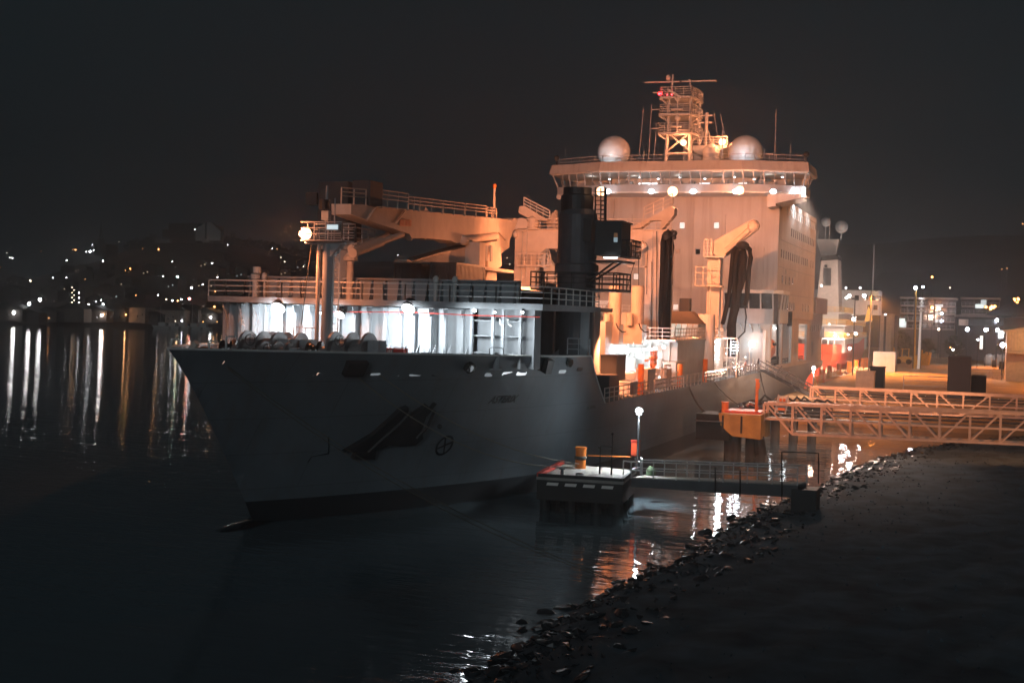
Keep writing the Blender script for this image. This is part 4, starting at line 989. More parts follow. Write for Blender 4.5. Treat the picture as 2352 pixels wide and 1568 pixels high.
# starboard-side balcony deck seen between tower and ventilators
mb = MB().box(HX0, a.x+6, 170, HY, 12.6, 12.8).rail([(HX0, 170, 12.8), (a.x+6, 170, 12.8)], 1.3, .9, .05); mb.build('front_balcony', 'white', house)
q = at(1380, 705, Y=HY-.1); MB().prism([(q.x-.8, q.z+.9), (q.x+1.2, q.z+.9), (q.x, q.z-.9), (q.x-.8, q.z-.9)], 'y', HY-.12, HY-.05).build('front_window', glow('grey_green_window', (.4, .55, .55), .25), house)
mb = MB()
for i, dx in enumerate((-9.2, -6.6, -3.1, -.6, 1.9, 6.2, 8.8, 11.4)):
    mb.tube([(CX+dx, HY-.07, 13.2+(i % 3)*2.6), (CX+dx, HY-.07, 28.8-(i*5 % 4)*2.2)], .05+.03*(i % 2), 5)
for z in (16.6, 20.1, 23.6, 27.0): mb.box(HX0, HX1, HY-.03, HY, z-.03, z+.03)
mb.build('front_pipes', hw, house)
MB().ladder((CX+10.4, HY-.15, 13), (CX+10.4, HY-.15, 22.5), .5, .035).build('front_ladder', 'rail', house)
for x, z in ((CX+5., 18.2), (CX-4.2, 21.7), (CX+9, 25.1), (CX+8.8, 21.6)): MB().box(x-.25, x+.25, HY-.05, HY-.01, z-.3, z+.3).build('blanked_port', 'ship', house)
# control cab jutting out at the port corner
CZ0, CZ1, CZ2, CZ3 = 12.15, 14.1, 16.1, 16.55
xl, xr = CX+5.4, HX1+.6
cabc = MB().box(xl, xr-.6, 171.2, HY, CZ0, CZ1).build('port_control_cab', 'ship', ship)
MB().prism([(xl-.3, 170.0), (xr-.4, 170.0), (xr+.6, 171.6), (xr+.6, 177.5), (xl-.3, 177.5)], 'z', CZ2, CZ3).build('cab_roof', 'white', cabc)
MB().box(xl, xr-.9, 171.5, 175, CZ1, CZ2).box(xr-.9, xr-.1, 171.9, 180, CZ0, CZ2-.02).build('cab_core', 'dark', cabc)
n_ = 5
for i in range(n_):
    xa = xl+(xr-.6-xl)*i/n_+.1; xb = xl+(xr-.6-xl)*(i+1)/n_-.1
    MB().add([(xa, 171.18, CZ1+.08), (xb, 171.18, CZ1+.08), (xb, 170.5, CZ2-.05), (xa, 170.5, CZ2-.05), (xa, 171.24, CZ1+.08), (xb, 171.24, CZ1+.08), (xb, 170.56, CZ2-.05), (xa, 170.56, CZ2-.05)],
             [(0, 1, 2, 3), (7, 6, 5, 4), (0, 4, 5, 1), (1, 5, 6, 2), (2, 6, 7, 3), (3, 7, 4, 0)]).build('cab_front_window', 'glass', cabc)
mb = MB()
for i in range(n_+1):
    xa = xl+(xr-.6-xl)*i/n_; mb.tube([(xa, 171.2, CZ1), (xa, 170.45, CZ2)], .09, 4)
for y in (173, 175.5, 178): mb.tube([(xr-.1, y, CZ0), (xr+.35, y, CZ2)], .09, 4)
mb.build('cab_window_posts', 'ship', cabc)
MB().box(xr-.05, xr+.15, 172.3, 179.8, CZ0+.1, CZ1).build('cab_side_panel', 'ship', cabc)
MB().tube([(xr+.3, 180.2, CZ0-.2), (xr+.3, 180.2, CZ1-.2)], .35, 8).build('side_fender', 'black', cabc)
mb = MB()
for i in range(6): mb.tube([(xl+i*1.2, 171.6, CZ0), (xl+i*1.2, HY, CZ0-1.1)], .08, 4)
mb.build('cab_brackets', 'ship', cabc)
q = at(1727, 790, Y=HY-.6); MB().ball(q, .42, 14).build('wall_flood_lamp', 'led', ship); lamp(q+Vector((0, -1.6, 0)), 190, PALE, ship, r=.3); lamp(q+Vector((-.5, -5, 1)), 330, PALE, ship, r=.3)
mb = MB().box(at(1752, 800, Y=HY-.4).x, at(1758, 800, Y=HY-.4).x, HY-.4, HY, 6, 11.3); mb.build('white_trunking', 'white', ship)
MB().box(at(1713, 830, Y=HY).x, at(1727, 830, Y=HY).x, HY-.06, HY-.005, 6.3, 8.3).build('deck_door', 'ship', ship)

# ---------------- bridge
BZ0, BZ1, BZ2, BZ3, BZ4 = 28.95, 29.15, 30.05, 31.6, 33.0
def bfront(x, o=0): # plan of the bridge front
    u = abs(x-CX); return (168.2 if u < 9.5 else 168.2+(u-9.5)*.45)-o
bxs = [CX+d for d in (-16.6, -14.5, -12, -9.5, -7, -4, -1.3, 1.3, 4, 7, 9.5, 12, 14.5, 16.6)]
def plan(o, back, e=0): return [(x+(e if x > CX else -e)*(abs(x-CX) > 16), bfront(x, o)) for x in bxs]+[(bxs[-1]+e, back), (bxs[0]-e, back)]
bridge = MB().prism(plan(0, 178), 'z', BZ0, BZ1).build('bridge', 'white', ship)
# parapet
mb = MB()
PP = [Vector((x, y, 0)) for x, y in plan(0, 178)]
for a, b_ in list(zip(PP[:14], PP[1:14]))+[(PP[13], PP[14]), (PP[15], PP[0])]:
    mb.quad((a.x, a.y, BZ1), (b_.x, b_.y, BZ1), (b_.x, b_.y, BZ2), (a.x, a.y, BZ2), .08)
mb.build('bridge_parapet', 'ship', bridge)
MB().prism(plan(1.0, 178.5, .7), 'z', BZ3+.02, BZ3+.15).build('bridge_ceiling', 'white', bridge)
roofp = plan(1.3, 178.7, .9); mb = MB()
lo = roofp; hi = [(x*.985+CX*.015, y+.35) for x, y in roofp]; k = len(lo)
mb.add([(x, y, BZ3+.15) for x, y in lo]+[(x, y, BZ4) for x, y in hi], [tuple(range(k))[::-1], tuple(range(k, 2*k))]+[(i, (i+1) % k, k+(i+1) % k, k+i) for i in range(k)])
mb.build('bridge_roof', hw, bridge)
for i, x in enumerate(bxs):
    y = bfront(x); MB().tube([(x, y, BZ2), (x+(.5 if i == 13 else -.5 if i == 0 else 0), y-.9, BZ3+.1)], .07, 4).build('window_mullion', 'ship', bridge)
for x in [b0_+(b1_-b0_)/2 for b0_, b1_ in zip(bxs, bxs[1:])]: y = bfront(x); MB().tube([(x, y, BZ2), (x, y-.9, BZ3+.1)], .045, 4).build('window_mullion', 'ship', bridge)
for s_ in (0, 13):
    for y in (174, 176.5): MB().tube([(bxs[s_], y, BZ2), (bxs[s_]+(.5 if s_ else -.5), y, BZ3+.1)], .07, 4).build('window_mullion', 'ship', bridge)
mb = MB().box(CX-10, CX+10, 175.5, 175.7, BZ1, BZ3).box(CX-16.4, CX-16.2, 174, 178, BZ1, BZ2).box(CX-16.5, CX+16.5, 177.8, 178, BZ1, BZ3); mb.build('bridge_inner_walls', 'white', bridge)
random.seed(5); mb = MB()
for i in range(13):
    x = CX-14+i*2.3+random.uniform(-.5, .5); h = random.uniform(.5, 1.0); mb.box(x, x+random.uniform(.6, 1.5), 170.8, 171.5, BZ2-.4, BZ2+h-.3)
for x in (CX-7, CX-2, CX+6, CX+11): mb.box(x, x+.15, 172, 172.2, BZ1, BZ3); mb.box(x-.4, x+.5, 173, 173.5, BZ1+1, BZ1+1.9)
mb.build('bridge_consoles', 'ship', bridge)
for px, py in ((1562, 408), (1470, 408), (1512, 411), (1619, 411), (1687, 407), (1732, 412), (1797, 407), (1400, 412)):
    q = at(px, py, Y=171.5); MB().ball(q, .17, 10, .5).build('ceiling_lamp', 'led', bridge)
for px in (1480, 1500, 1620, 1710): q = at(px, 422, Y=173); MB().box(q.x-.8, q.x+.6, 173, 173.05, q.z-.1, q.z+.1).build('lit_monitor', glow('lit_screen', (.85, .95, 1), 2.2), bridge)
for x in (CX-12, CX-6, CX, CX+6, CX+12): lamp((x, 172, BZ3-.25), 32, (1, .93, .86), ship, r=.4)
for px, sod_ in ((1396, 0), (1496, 0), (1592, 0), (1690, 0), (1776, 0)):
    q = at(px, 440, Y=167.6); MB().ball(q, .42, 12, .8).build('bridge_flood_lamp', 'led', bridge); lamp(q+Vector((0, -1.3, -.5)), 110, PALE, ship, r=.25)
    MB().box(q.x-1.1, q.x+1.1, 167.4, 168.15, BZ0-.12, BZ0-.04).build('lamp_step', 'white', bridge)
q = at(1699, 437, Y=167.3); MB().ball(q, .55, 12).build('bridge_sodium_lamp', 'sod', bridge); lamp(q+Vector((0, -.8, -.4)), 1500, SOD, ship, r=.3)
q = at(1826, 446, Y=171); MB().ball(q, .2, 10).build('wing_lamp', 'led', bridge); lamp(q+Vector((0, -.3, .3)), 160, PALE, ship, r=.2); lamp(q+Vector((1.2, -1.5, .3)), 110000, (1., .70, .56), ship, r=.3, target=(-17, 125, 4), spot=30, blend=.9)  # narrow spot added by the wing lamp to light the truss end
q = at(1846, 440, Y=171); MB().box(q.x-.1, q.x+.1, 170.8, 172, q.z-.6, q.z+.6).build('wing_light_strip', 'ledn', bridge)
q = at(1835, 454, Y=171); MB().box(q.x-1.2, q.x+1.2, 170.9, 171.6, q.z-.12, q.z+.06).build('wing_step', 'white', bridge)
# tapering wing supports
for s_ in (1, -1):
    MB().prism([(CX+s_*12.2, BZ0), (CX+s_*16.5, BZ0), (CX+s_*16.5, BZ0-.5), (CX+s_*13.3, BZ0-1.2), (CX+s_*13.3, BZ0-1.6), (CX+s_*12.2, BZ0-1.7)], 'y', 170.6, 176).build('wing_bracket', hw, bridge)
# underside gallery of the front
mb = MB().rail([(x, bfront(x, -.4), BZ4) for x in bxs], .95, 1.8, .03, bars=2)
mb.build('roof_railing', 'rail', bridge)
for s_ in (0, 13):
    x = bxs[s_]+(.3 if s_ else -.3); MB().tube([(x, 171.5, BZ4), (x, 171.5, BZ4+.7)], .12, 6).ball((x, 171.4, BZ4+1.1), .38, 12).build('search_light', 'dark', bridge)
# radomes
for px, dx in ((1410, 0), (1713, 0)):
    q = at(px, 348, Y=176); r_ = 2.28
    c = Vector((q.x, 176, at(px, 350, Y=176).z)); prof = [(1.5, -1.75)]+[(r_*math.cos(a), r_*math.sin(a)) for a in [R(-50+14*i) for i in range(11)]]
    MB().lathe(c, prof, 32).build('radome', mat('glossy_white_radome', (.7, .72, .72), .18, noise=0), bridge, smooth=True)
    MB().cyl((q.x, 176, BZ4), (q.x, 176, c.z-1.7), 1.5, 24).build('radome_plinth', 'white', bridge)
    MB().box(q.x-.15, q.x+.15, 170.8, 171, BZ4, BZ4+.3).build('radome_fill_lamp', 'ledn', bridge); lamp((q.x, 170.9, BZ4+.5), 380, PALE, bridge, r=.15, target=(q.x, 176, 35.3), spot=80)  # unseen roof-edge lamp added to brighten the radome
# lattice mast: four legs, three railed platforms, bracing
LY = 178.
def L3(px, py, Y=LY): return at(px, py, Y=Y)
def z7(x, y): return ((2550+x/4.1267)/1.7415, (300+y/4.1267)/1.7415)
mast2 = None
A, B_, C_, D_ = L3(*z7(455, 1470)), L3(*z7(500, 960)), L3(*z7(875, 1470)), L3(*z7(870, 960))
zb, z1_ = BZ4, B_.z
mb = MB()
xl0, xl1, xr0, xr1 = A.x, B_.x-.05, C_.x, D_.x-.05
legs = [((xl0, LY, zb), (xl1, LY, z1_)), ((xr0, LY, zb), (xr1, LY, z1_)), ((xl0+.3+1.6, LY+4, zb), (xl1+1.6, LY+4, z1_)), ((xr0+1.2, LY+4, zb), (xr1+.3, LY+4, z1_))]
for p, q in legs: mb.tube([p, q], .26, 8)
zc_ = L3(*z7(600, 1295)).z
mb.tube([(xl0+.2, LY, zc_), (xr0, LY, zc_)], .14, 6).tube([(xr0, LY, zc_), (xr0+1, LY+4, zc_)], .12, 6)
mb.tube([(xl0+.1, LY, zc_+.2), (xr1, LY, z1_)], .13, 6).tube([(xl1, LY, z1_), (xr0+.2, LY, zc_+.1)], .13, 6)
mastA = mb.build('lattice_mast', 'white', ship)
zp = [L3(*z7(600, y)).z for y in (960, 650, 370, 205)]
zt_ = zp[2]
for i, (z, w) in enumerate(((zp[0], 1.), (zp[1], .93), (zp[2], .9))):
    x0, x1 = xl1-1.1*w, xr1+.7*w
    mb = MB().prism([(x0, LY-1), (xr1+.1, LY-1), (x1, LY+1.2), (x1, LY+5), (x0, LY+5)], 'z', z-.28, z); 
    mb.tube([(x0, LY-1, z-.3), (x0+.9, LY, z-.9)], .1, 4).tube([(x1, LY+1.5, z-.3), (x1-.8, LY+2, z-.9)], .1, 4)
    mb.build('mast_platform', 'white', mastA)
    MB().rail([(x0, LY-1, z), (xr1+.3, LY-1, z), (x1, LY+1.5, z), (x1, LY+5, z)], 1.25, 1., .035, bars=4).rail([(x0, LY-1, z), (x0, LY+5, z)], 1.25, 1.2, .035, bars=4).build('platform_guardrail', 'white', mastA)
    mb = MB().box(x0+1.8, x0+3.4, LY-1.6, LY-1.2, z+.3-2.3, z+.5-2.3) if i else MB().box(x0+2.5, x0+4.5, LY-.4, LY+.4, z+.1, z+.35)
    mb.tube([(x0-1., LY-1, z+.55), (x0, LY-1, z+.55)], .08, 5).tube([(x1, LY+1.5, z+.55), (x1+.7, LY+1.5, z+.55)], .08, 5); mb.build('yard_arm_fittings', 'white', mastA)
mb = MB()
for z0, zt in ((zp[0], zp[1]), (zp[1], zp[2])):
    for (x, y) in ((xl1+.1, LY), (xr1, LY), (xr1+.2, LY+4)): mb.tube([(x, y, z0), (x, y, zt-.3)], .2 if y == LY else .42, 8)
mb.tube([(xl1+.5, LY, zp[2]), (xl1+.5, LY, at(1535, 172, Y=LY).z)], .14, 6).tube([(xr1+.3, LY, zp[2]), (xr1-.3, LY, at(1588, 182, Y=LY).z)], .12, 6)
mb.build('mast_columns', 'white', mastA)
mb = MB()
for i, zz in enumerate((zp[0], zp[1])):
    c = ((xl1+xr1)/2, LY-1.1, zz+1.9); mb.tube([(c[0], c[1], zz), c], .12, 6).ball(c, .42, 10, .9)
mb.tube([((xl1+xr1)/2-1.2, LY-1.4, zp[1]+3.1), ((xl1+xr1)/2+.6, LY-1.4, zp[1]+2.0)], .16, 4)
mb.build('radar_scanners', 'white', mastA)
a, b_ = L3(*z7(120, 128)), L3(*z7(690, 112)); c_, d_ = L3(*z7(735, 110)), L3(*z7(1300, 98))
MB().tube([a, b_], .09, 4).build('radar_bar', 'white', mastA); MB().tube([c_, d_], .09, 4).build('radar_bar', 'white', mastA)
q = L3(*z7(510, 10)); MB().ball(q+Vector((0, 0, -.3)), .35, 10, 1.2).build('mast_finial', 'white', mastA)
q = L3(1516, 215); MB().tube([q+Vector((.8, 0, -.2)), q], .05, 4).build('red_light_bracket', 'dark', mastA); MB().ball(q, .27, 12).build('red_obstruction_lamp', 'redl', mastA)
for px, py in ((1533, 218), (1543, 217)): MB().ball(L3(px, py, LY-.5), .1, 6).build('small_red_lamp', 'redl', mastA)
q = L3(1570, 328, LY-.5); MB().ball(q, .42, 14).build('mast_sodium_lamp', 'sod', mastA); lamp(q+Vector((0, -.6, 0)), 850, SOD, ship, r=.3)
mb = MB()                              # wire stays
for t_, b2 in (((100, 560), (20, 1440)), ((235, 480), (180, 1440)), ((320, 800), (265, 1440)), ((1370, 650), (1530, 1440)), ((1260, 600), (1390, 1430)), ((105, 1260), (105, 1440))): mb.tube([L3(*z7(*t_)), L3(*z7(*b2))], .035, 4)
mb.build('aerial_wires', 'rail', mastA)
# funnel-side deckhouse with its own small mast
a, b_ = L3(*z7(940, 1180), 182), L3(*z7(1290, 1465), 182)
bx = MB().box(a.x, b_.x-.6, 182, 186, BZ4, a.z).build('roof_deckhouse', 'white', ship)
e_ = L3(*z7(1480, 1180), 181); MB().prism([(a.x-1, a.z), (e_.x, a.z), (e_.x, a.z-.35), (e_.x-.6, a.z-.5), (b_.x-.6, a.z-1.9), (a.x-1, a.z-.3)], 'y', 181, 187).build('deckhouse_top_platform', 'white', bx)
MB().rail([(a.x-1, 181, a.z), (e_.x, 181, a.z)], 1.15, .9, .04).build('deckhouse_railing', 'white', bx)
q = L3(*z7(1130, 1060), 182); mb = MB()
for s_ in (-.9, .9): mb.tube([(q.x+s_, 182, a.z), (q.x+s_*.35, 182, L3(*z7(1130, 930), 182).z)], .1, 5)
zt = L3(*z7(1130, 640), 182).z; mb.tube([(q.x, 182, a.z), (q.x, 182, zt)], .22, 8).tube([(q.x-1.1, 182, L3(*z7(1, 700), 182).z), (q.x+.8, 182, L3(*z7(1, 700), 182).z)], .09, 4).tube([(q.x-1., 182, L3(*z7(1, 815), 182).z), (q.x+.8, 182, L3(*z7(1, 815), 182).z)], .09, 4).ball((q.x, 182, zt), .22, 8)
mb.build('aft_signal_mast', 'white', bx)
q = L3(*z7(1400, 1110), 181); MB().ball(q, .5, 14).build('deckhouse_sodium_lamp', 'sod', bx); lamp(q+Vector((.3, -1.2, .2)), 1100, SOD, ship, r=.3)
q = L3(*z7(1210, 1290), 180); MB().lathe((q.x, 180, BZ4), [(.35, 0), (.35, 1.2), (1.3, 1.25), (1.3, 1.7), (1.15, 1.9), (1.2, 2.5), (1.0, 3.2), (.5, 3.7), (.02, 3.85)], 20).build('satellite_dome', 'white', bx, smooth=False)
q = L3(*z7(445, 1445), 176); MB().box(q.x-1., q.x+1., 175, 176, BZ4, BZ4+.75).build('roof_locker', 'white', bridge)
for px, py, r_ in ((1783, 252, .05), (1816, 330, .05), (1490/1.0+258, 345, .04), (1757, 343, .04), (1797, 360, .04), (1299, 340, .04), (1313, 362, .04), (1355, 345, .04), (1660, 300, .09)):
    q = at(px, py, Y=176); MB().tube([(q.x, 176, BZ4), q], r_, 5).build('whip_aerial', 'rail', bridge)
q = at(1768, 355, Y=173); MB().tube([(q.x, 173, BZ4), q], .06, 5).box(q.x-.45, q.x+.45, 172.9, 173.1, q.z, q.z+.15).build('wind_sensor', 'white', bridge)

# crew on the deck edge, lifeboat in its opening: things of their own
def person(label, loc, face, jacket, lean=.15, arm=.6):
    t = thing('person', label, 'person', loc, None)
    L = Vector(loc); c, s_ = math.cos(face), math.sin(face)
    def W_(x, y, z): return L+Vector((x*c-y*s_, x*s_+y*c, z))
    J = {'pel': (0, 0, .92), 'ch': (0, lean*.6, 1.3), 'nk': (0, lean, 1.5), 'hd': (0, lean*1.25, 1.63), 'ht': (0, lean*1.3, 1.76),
         'kl': (.11, .05, .5), 'al': (.12, 0, .08), 'tl': (.12, .2, .04), 'kr': (-.11, .1, .5), 'ar': (-.14, .03, .08), 'tr': (-.14, .23, .04), 'hl': (.1, 0, .86), 'hr': (-.1, 0, .86),
         'sl': (.2, lean*.8, 1.42), 'el': (.3, lean+.1, 1.15), 'wl': (.24, lean+arm*.6, 1.08), 'sr': (-.2, lean*.8, 1.42), 'er': (-.3, lean+.1, 1.15), 'wr': (-.24, lean+arm*.6, 1.08)}
    Rr = {'pel': .15, 'ch': .17, 'nk': .065, 'hd': .1, 'ht': .085, 'kl': .07, 'al': .05, 'tl': .04, 'kr': .07, 'ar': .05, 'tr': .04, 'hl': .1, 'hr': .1, 'sl': .08, 'el': .055, 'wl': .04, 'sr': .08, 'er': .055, 'wr': .04}
    E = [('pel', 'ch'), ('ch', 'nk'), ('nk', 'hd'), ('hd', 'ht'), ('pel', 'hl'), ('hl', 'kl'), ('kl', 'al'), ('al', 'tl'), ('pel', 'hr'), ('hr', 'kr'), ('kr', 'ar'), ('ar', 'tr'), ('ch', 'sl'), ('sl', 'el'), ('el', 'wl'), ('ch', 'sr'), ('sr', 'er'), ('er', 'wr')]
    for s in 'lr':
        for k in range(5):
            sx_ = 1 if s == 'l' else -1; w = J['w'+s]; a = (k-2)*.02
            J[f'f{s}{k}'] = (w[0]+a if k < 4 else w[0]-sx_*.05, w[1]+(.16 if k < 4 else .08), w[2]-.03-.01*k); Rr[f'f{s}{k}'] = .009; E.append(('w'+s, f'f{s}{k}'))
    names = list(J); me = bpy.data.meshes.new('body'); me.from_pydata([W_(*J[n_])-L for n_ in names], [(names.index(a), names.index(b)) for a, b in E], [])
    o = bpy.data.objects.new('body', me); COL.objects.link(o); o.parent = t; me.materials.append(M[jacket])
    md = o.modifiers.new('skin', 'SKIN'); md.use_smooth_shade = True
    for v, n_ in zip(me.skin_vertices[0].data, names): v.radius = (Rr[n_], Rr[n_])
    me.skin_vertices[0].data[0].use_root = True
    o.modifiers.new('sub', 'SUBSURF').levels = 1
    hd = W_(*J['hd'])
    MB().ball(hd+Vector((0, 0, .06)), .105, 12, .95).build('hair', 'cloth', t, smooth=True)
    f = W_(0, lean*1.25+.085, 1.63); mb = MB().ball(f, .05, 8, 1.5); mb.ball(W_(0, lean*1.25+.13, 1.62), .018, 6)
    for s in (-1, 1): mb.ball(W_(s*.1, lean*1.25, 1.63), .022, 6)
    mb.build('face', 'skin', t, smooth=True)
    return t
person('person in an orange-brown jacket bending over the ship rail, arms spread', (-27.7, yX(1707, -27.7, DZ), DZ), math.pi*1.5+.4, 'clothr', .25, .5)
person('person in dark clothes standing at the ship rail above the gangway', (-27.6, yX(1740, -27.6, DZ), DZ), math.pi*1.5, 'cloth', .08, .3)
yl = (ops[0][0]+ops[0][1])/2+.5
lb = thing('lifeboat', 'orange enclosed lifeboat hanging in the first opening of the ship side', 'lifeboat', (-28.9, yl, 6.9))
sc = MB(); prof = [(.05, -3.6), (.9, -3.1), (1.45, -1.8), (1.6, 0), (1.45, 1.8), (.9, 3.1), (.05, 3.6)]
sc.lathe((-28.9, yl, 9.0), prof, 18, axis='y'); ob = sc.build('boat_shell', 'orange', lb, smooth=True)
MB().lathe((-28.9, yl, 8.7), [(.05, -3.4), (.85, -2.9), (1.5, -1.6), (1.66, 0), (1.5, 1.6), (.85, 2.9), (.05, 3.4)], 18, axis='y').build('boat_keel_half', mat('orange_with_painted_shade', (.35, .1, .03), .5), lb, smooth=True)  # darker orange puts shade into the boat's lower half
MB().box(-29.4, -28.4, yl-1.2, yl+1, 10.3, 10.9).build('boat_conning_hood', 'orange', lb)
MB().box(-27.5, -27.27, yl-1, yl-.3, 9.2, 9.6).box(-27.5, -27.27, yl+.4, yl+1, 9.2, 9.6).build('boat_window', 'glass', lb)
for y in (ops[1][0]+2, ops[0][0]+2):
    t = thing('fender_roll', 'orange-striped round fender lying on the boat deck', 'fender', (-28.2, y, 6.05), 'fenders on the boat deck')
    MB().lathe((-28.2, y, 6.9), [(.3, -.9), (.7, -.7), (.7, .7), (.3, .9)], 14, axis='y').build('fender_body', 'black', t); MB().lathe((-28.2, y, 6.9), [(.72, -.2), (.74, -.1), (.74, .2), (.72, .3)], 14, axis='y').build('fender_band', 'orange', t)
# ================================================================ MOORING LINES
def rope(name, label, p, q, sag, r, m, grp='mooring lines of the grey ship'):
    p, q = Vector(p), Vector(q); pts = [p+(q-p)*t-Vector((0, 0, sag*4*t*(1-t))) for t in [i/24 for i in range(25)]]
    return tag(MB().tube(pts, r, 5).build(name, m), label, 'rope', grp)
bol = at(1333, 1058, Z=2.9)
rope('mooring_line', 'upper of the two lines from the bow to the orange bollard', on_hull(868, 858)[0], bol+Vector((-.1, 0, -.2)), 1.0, .035, 'rope')
rope('mooring_line', 'lower of the two lines from the bow to the orange bollard', on_hull(812, 858)[0], bol+Vector((-.2, -.1, -.35)), 1.6, .035, 'rope')
hw0 = on_hull(520, 838)[0]
rk = at(1448, 1343, Z=1.2)
rope('mooring_line', 'upper strand of the long pale pair of lines running down to the shore rocks', hw0, rk, 1.0, .02, 'ropel')
rope('mooring_line', 'lower strand of the long pale pair of lines running down to the shore rocks', hw0+Vector((0, 0, -.1)), rk+Vector((.2, -.3, 0)), 1.2, .02, 'ropel')
def deckpt(px): y = yX(px, -27.1, 6.); return Vector((-27.05, y, 6.0))
yb = at(1665, 945, Y=125)
rope('mooring_line', 'thick dark line sagging from the deck edge to the yellow mooring island', deckpt(1581), (yb.x, 125, 4.2), 1.6, .09, 'roped')
rope('mooring_line', 'dark line hanging in a loop beside the gangway top', deckpt(1745), at(1790, 905, Y=150), 2.2, .07, 'roped')
rope('mooring_line', 'thin dark line straight from the deck edge to the pipe bend', deckpt(1638), at(1700, 930, Y=126), .3, .04, 'roped')

# ================================================================ NEAR MOORING ISLAND
def P2(px, py, Z): return at(px, py, Z=Z)
DZT = 2.2
dq = [P2(1232, 1094, DZT), P2(1432, 1106, DZT), P2(1462, 1080, DZT), P2(1290, 1064, DZT)]
isl = thing('mooring_island', 'concrete mooring island under the white street lamp, beside the bow', 'mooring island', (sum((q.x for q in dq))/4, sum((q.y for q in dq))/4, 0))
MB().prism([(q.x, q.y) for q in dq], 'z', DZT-.18, DZT).build('deck_slab', 'conc', isl)
mb = MB(); ctr = Vector((sum(q.x for q in dq)/4, sum(q.y for q in dq)/4, 0))
inn = [ctr+(Vector((q.x, q.y, 0))-ctr)*.985 for q in dq]
mb.prism([(q.x, q.y) for q in inn], 'z', .75, DZT-.18); mb.build('timber_skirt', 'wood', isl)
for fx in (.08, .38, .68, .93):
    for fy in (.1, .5, .9):
        a = dq[0].lerp(dq[1], fx); b_ = dq[3].lerp(dq[2], fx); q = a.lerp(b_, fy); MB().cyl((q.x, q.y, -2), (q.x, q.y, .8), .34, 12).build('pile', 'wood', isl)
for f0 in (.12, .33, .54, .75):
    a = dq[0].lerp(dq[1], f0); b_ = dq[0].lerp(dq[1], f0+.13); MB().quad((a.x, a.y-.0, DZT-.5), (b_.x, b_.y-.0, DZT-.5), (b_.x+.06, b_.y, DZT-.32), (a.x+.06, a.y, DZT-.32), .05).build('reflector_strip', 'stripew', isl)
a, b_ = dq[0], dq[3]
mb = MB().tube([(a.x+.12, a.y+.1, DZT+.12), (b_.x+.12, b_.y-.1, DZT+.12)], .13, 4); mb.build('kerb_beam', 'red', isl)
MB().tube([(dq[0].x+.1, dq[0].y+.12, DZT+.1), (dq[1].x-.1, dq[1].y+.12, DZT+.1)], .1, 4).tube([(dq[1].x-.1, dq[1].y+.12, DZT+.1), (dq[2].x-.1, dq[2].y-.1, DZT+.1)], .1, 4).build('timber_kerb', 'wood', isl)
mb = MB().lathe((dq[0].x+1.2, dq[0].y+1.6, DZT), [(.12, 0), (.1, .35), (.2, .38), (.2, .45)], 10).ball((dq[0].x+2.2, dq[0].y+2.2, DZT+.05), .3, 8, .4); mb.build('small_cleat', 'steel', isl)
bp_ = P2(1333, 1075, DZT)
bl = thing('bollard', 'fat orange bollard holding two bow lines on the lamp-lit mooring island', 'bollard', (bp_.x, bp_.y, DZT), 'orange bollards')
MB().lathe((bp_.x, bp_.y, DZT), [(.38, 0), (.36, .04), (.36, 1.3), (.41, 1.31), (.41, 1.4), (.36, 1.46)], 24).build('bollard_post', 'orange', bl)
MB().lathe((bp_.x, bp_.y, DZT+.6), [(.37, 0), (.42, .05), (.42, .2), (.37, .24)], 20).build('rope_turns', 'roped', bl)
a, b_ = P2(1377, 1088, DZT), P2(1404, 1090, DZT); zt = at(1404, 996, Y=b_.y).z; zh = at(1390, 1025, Y=b_.y).z
ln = thing('navigation_post', 'thin dark frame of two uprights and a crossbar on the mooring island', 'marker post', (b_.x, b_.y, DZT))
mb = MB().tube([(a.x, a.y, DZT), (a.x, a.y, zh)], .035, 6).tube([(b_.x, b_.y, DZT), (b_.x, b_.y, zt)], .035, 6).tube([(a.x, a.y, zh), (b_.x, b_.y, zh)], .03, 6).ball((a.x-.1, a.y, zh-.1), .06, 6).ball((b_.x, b_.y, zt), .09, 8); mb.build('post_frame', 'dark', ln)
MB().cyl((a.x, a.y, DZT), (a.x, a.y, DZT+.5), .055, 8).cyl((b_.x, b_.y, DZT), (b_.x, b_.y, DZT+.6), .055, 8).build('post_sleeves', 'black', ln)
lp = P2(1464, 1076, DZT); zt = at(1466, 945, Y=lp.y).z
sl = thing('street_lamp', 'white lamp glaring on a short steel post at the mooring island, at the catwalk head', 'street lamp', (lp.x, lp.y, DZT), 'white post lamps')
MB().cyl((lp.x, lp.y, DZT), (lp.x, lp.y, zt-.15), .1, 12, .07).lathe((lp.x, lp.y, DZT), [(.2, 0), (.2, .1), (.11, .14), (.1, .4)], 12).build('lamp_post', 'steel', sl)
MB().lathe((lp.x, lp.y, zt-.2), [(.1, 0), (.26, .1), (.3, .2)], 14).build('lamp_bowl', 'steel', sl); MB().ball((lp.x, lp.y, zt+.02), .27, 16).build('lamp_globe', 'led', sl)
lamp((lp.x, lp.y, zt-.42), 8500, PALE, sl, r=.12, target=(lp.x-1., lp.y-2.5, 1), spot=112, blend=.9); lamp((lp.x+.1, lp.y-.45, zt), 420, PALE, sl, r=.12)
a = P2(1455, 1048, DZT); a = Vector((lp.x-.35, lp.y+.9, DZT)); z0, z1 = at(1455, 1046, Y=a.y).z, at(1455, 1010, Y=a.y).z
rc = thing('lifebuoy_cabinet', 'red cabinet on a stand behind the lamp post of the mooring island', 'cabinet', tuple(a))
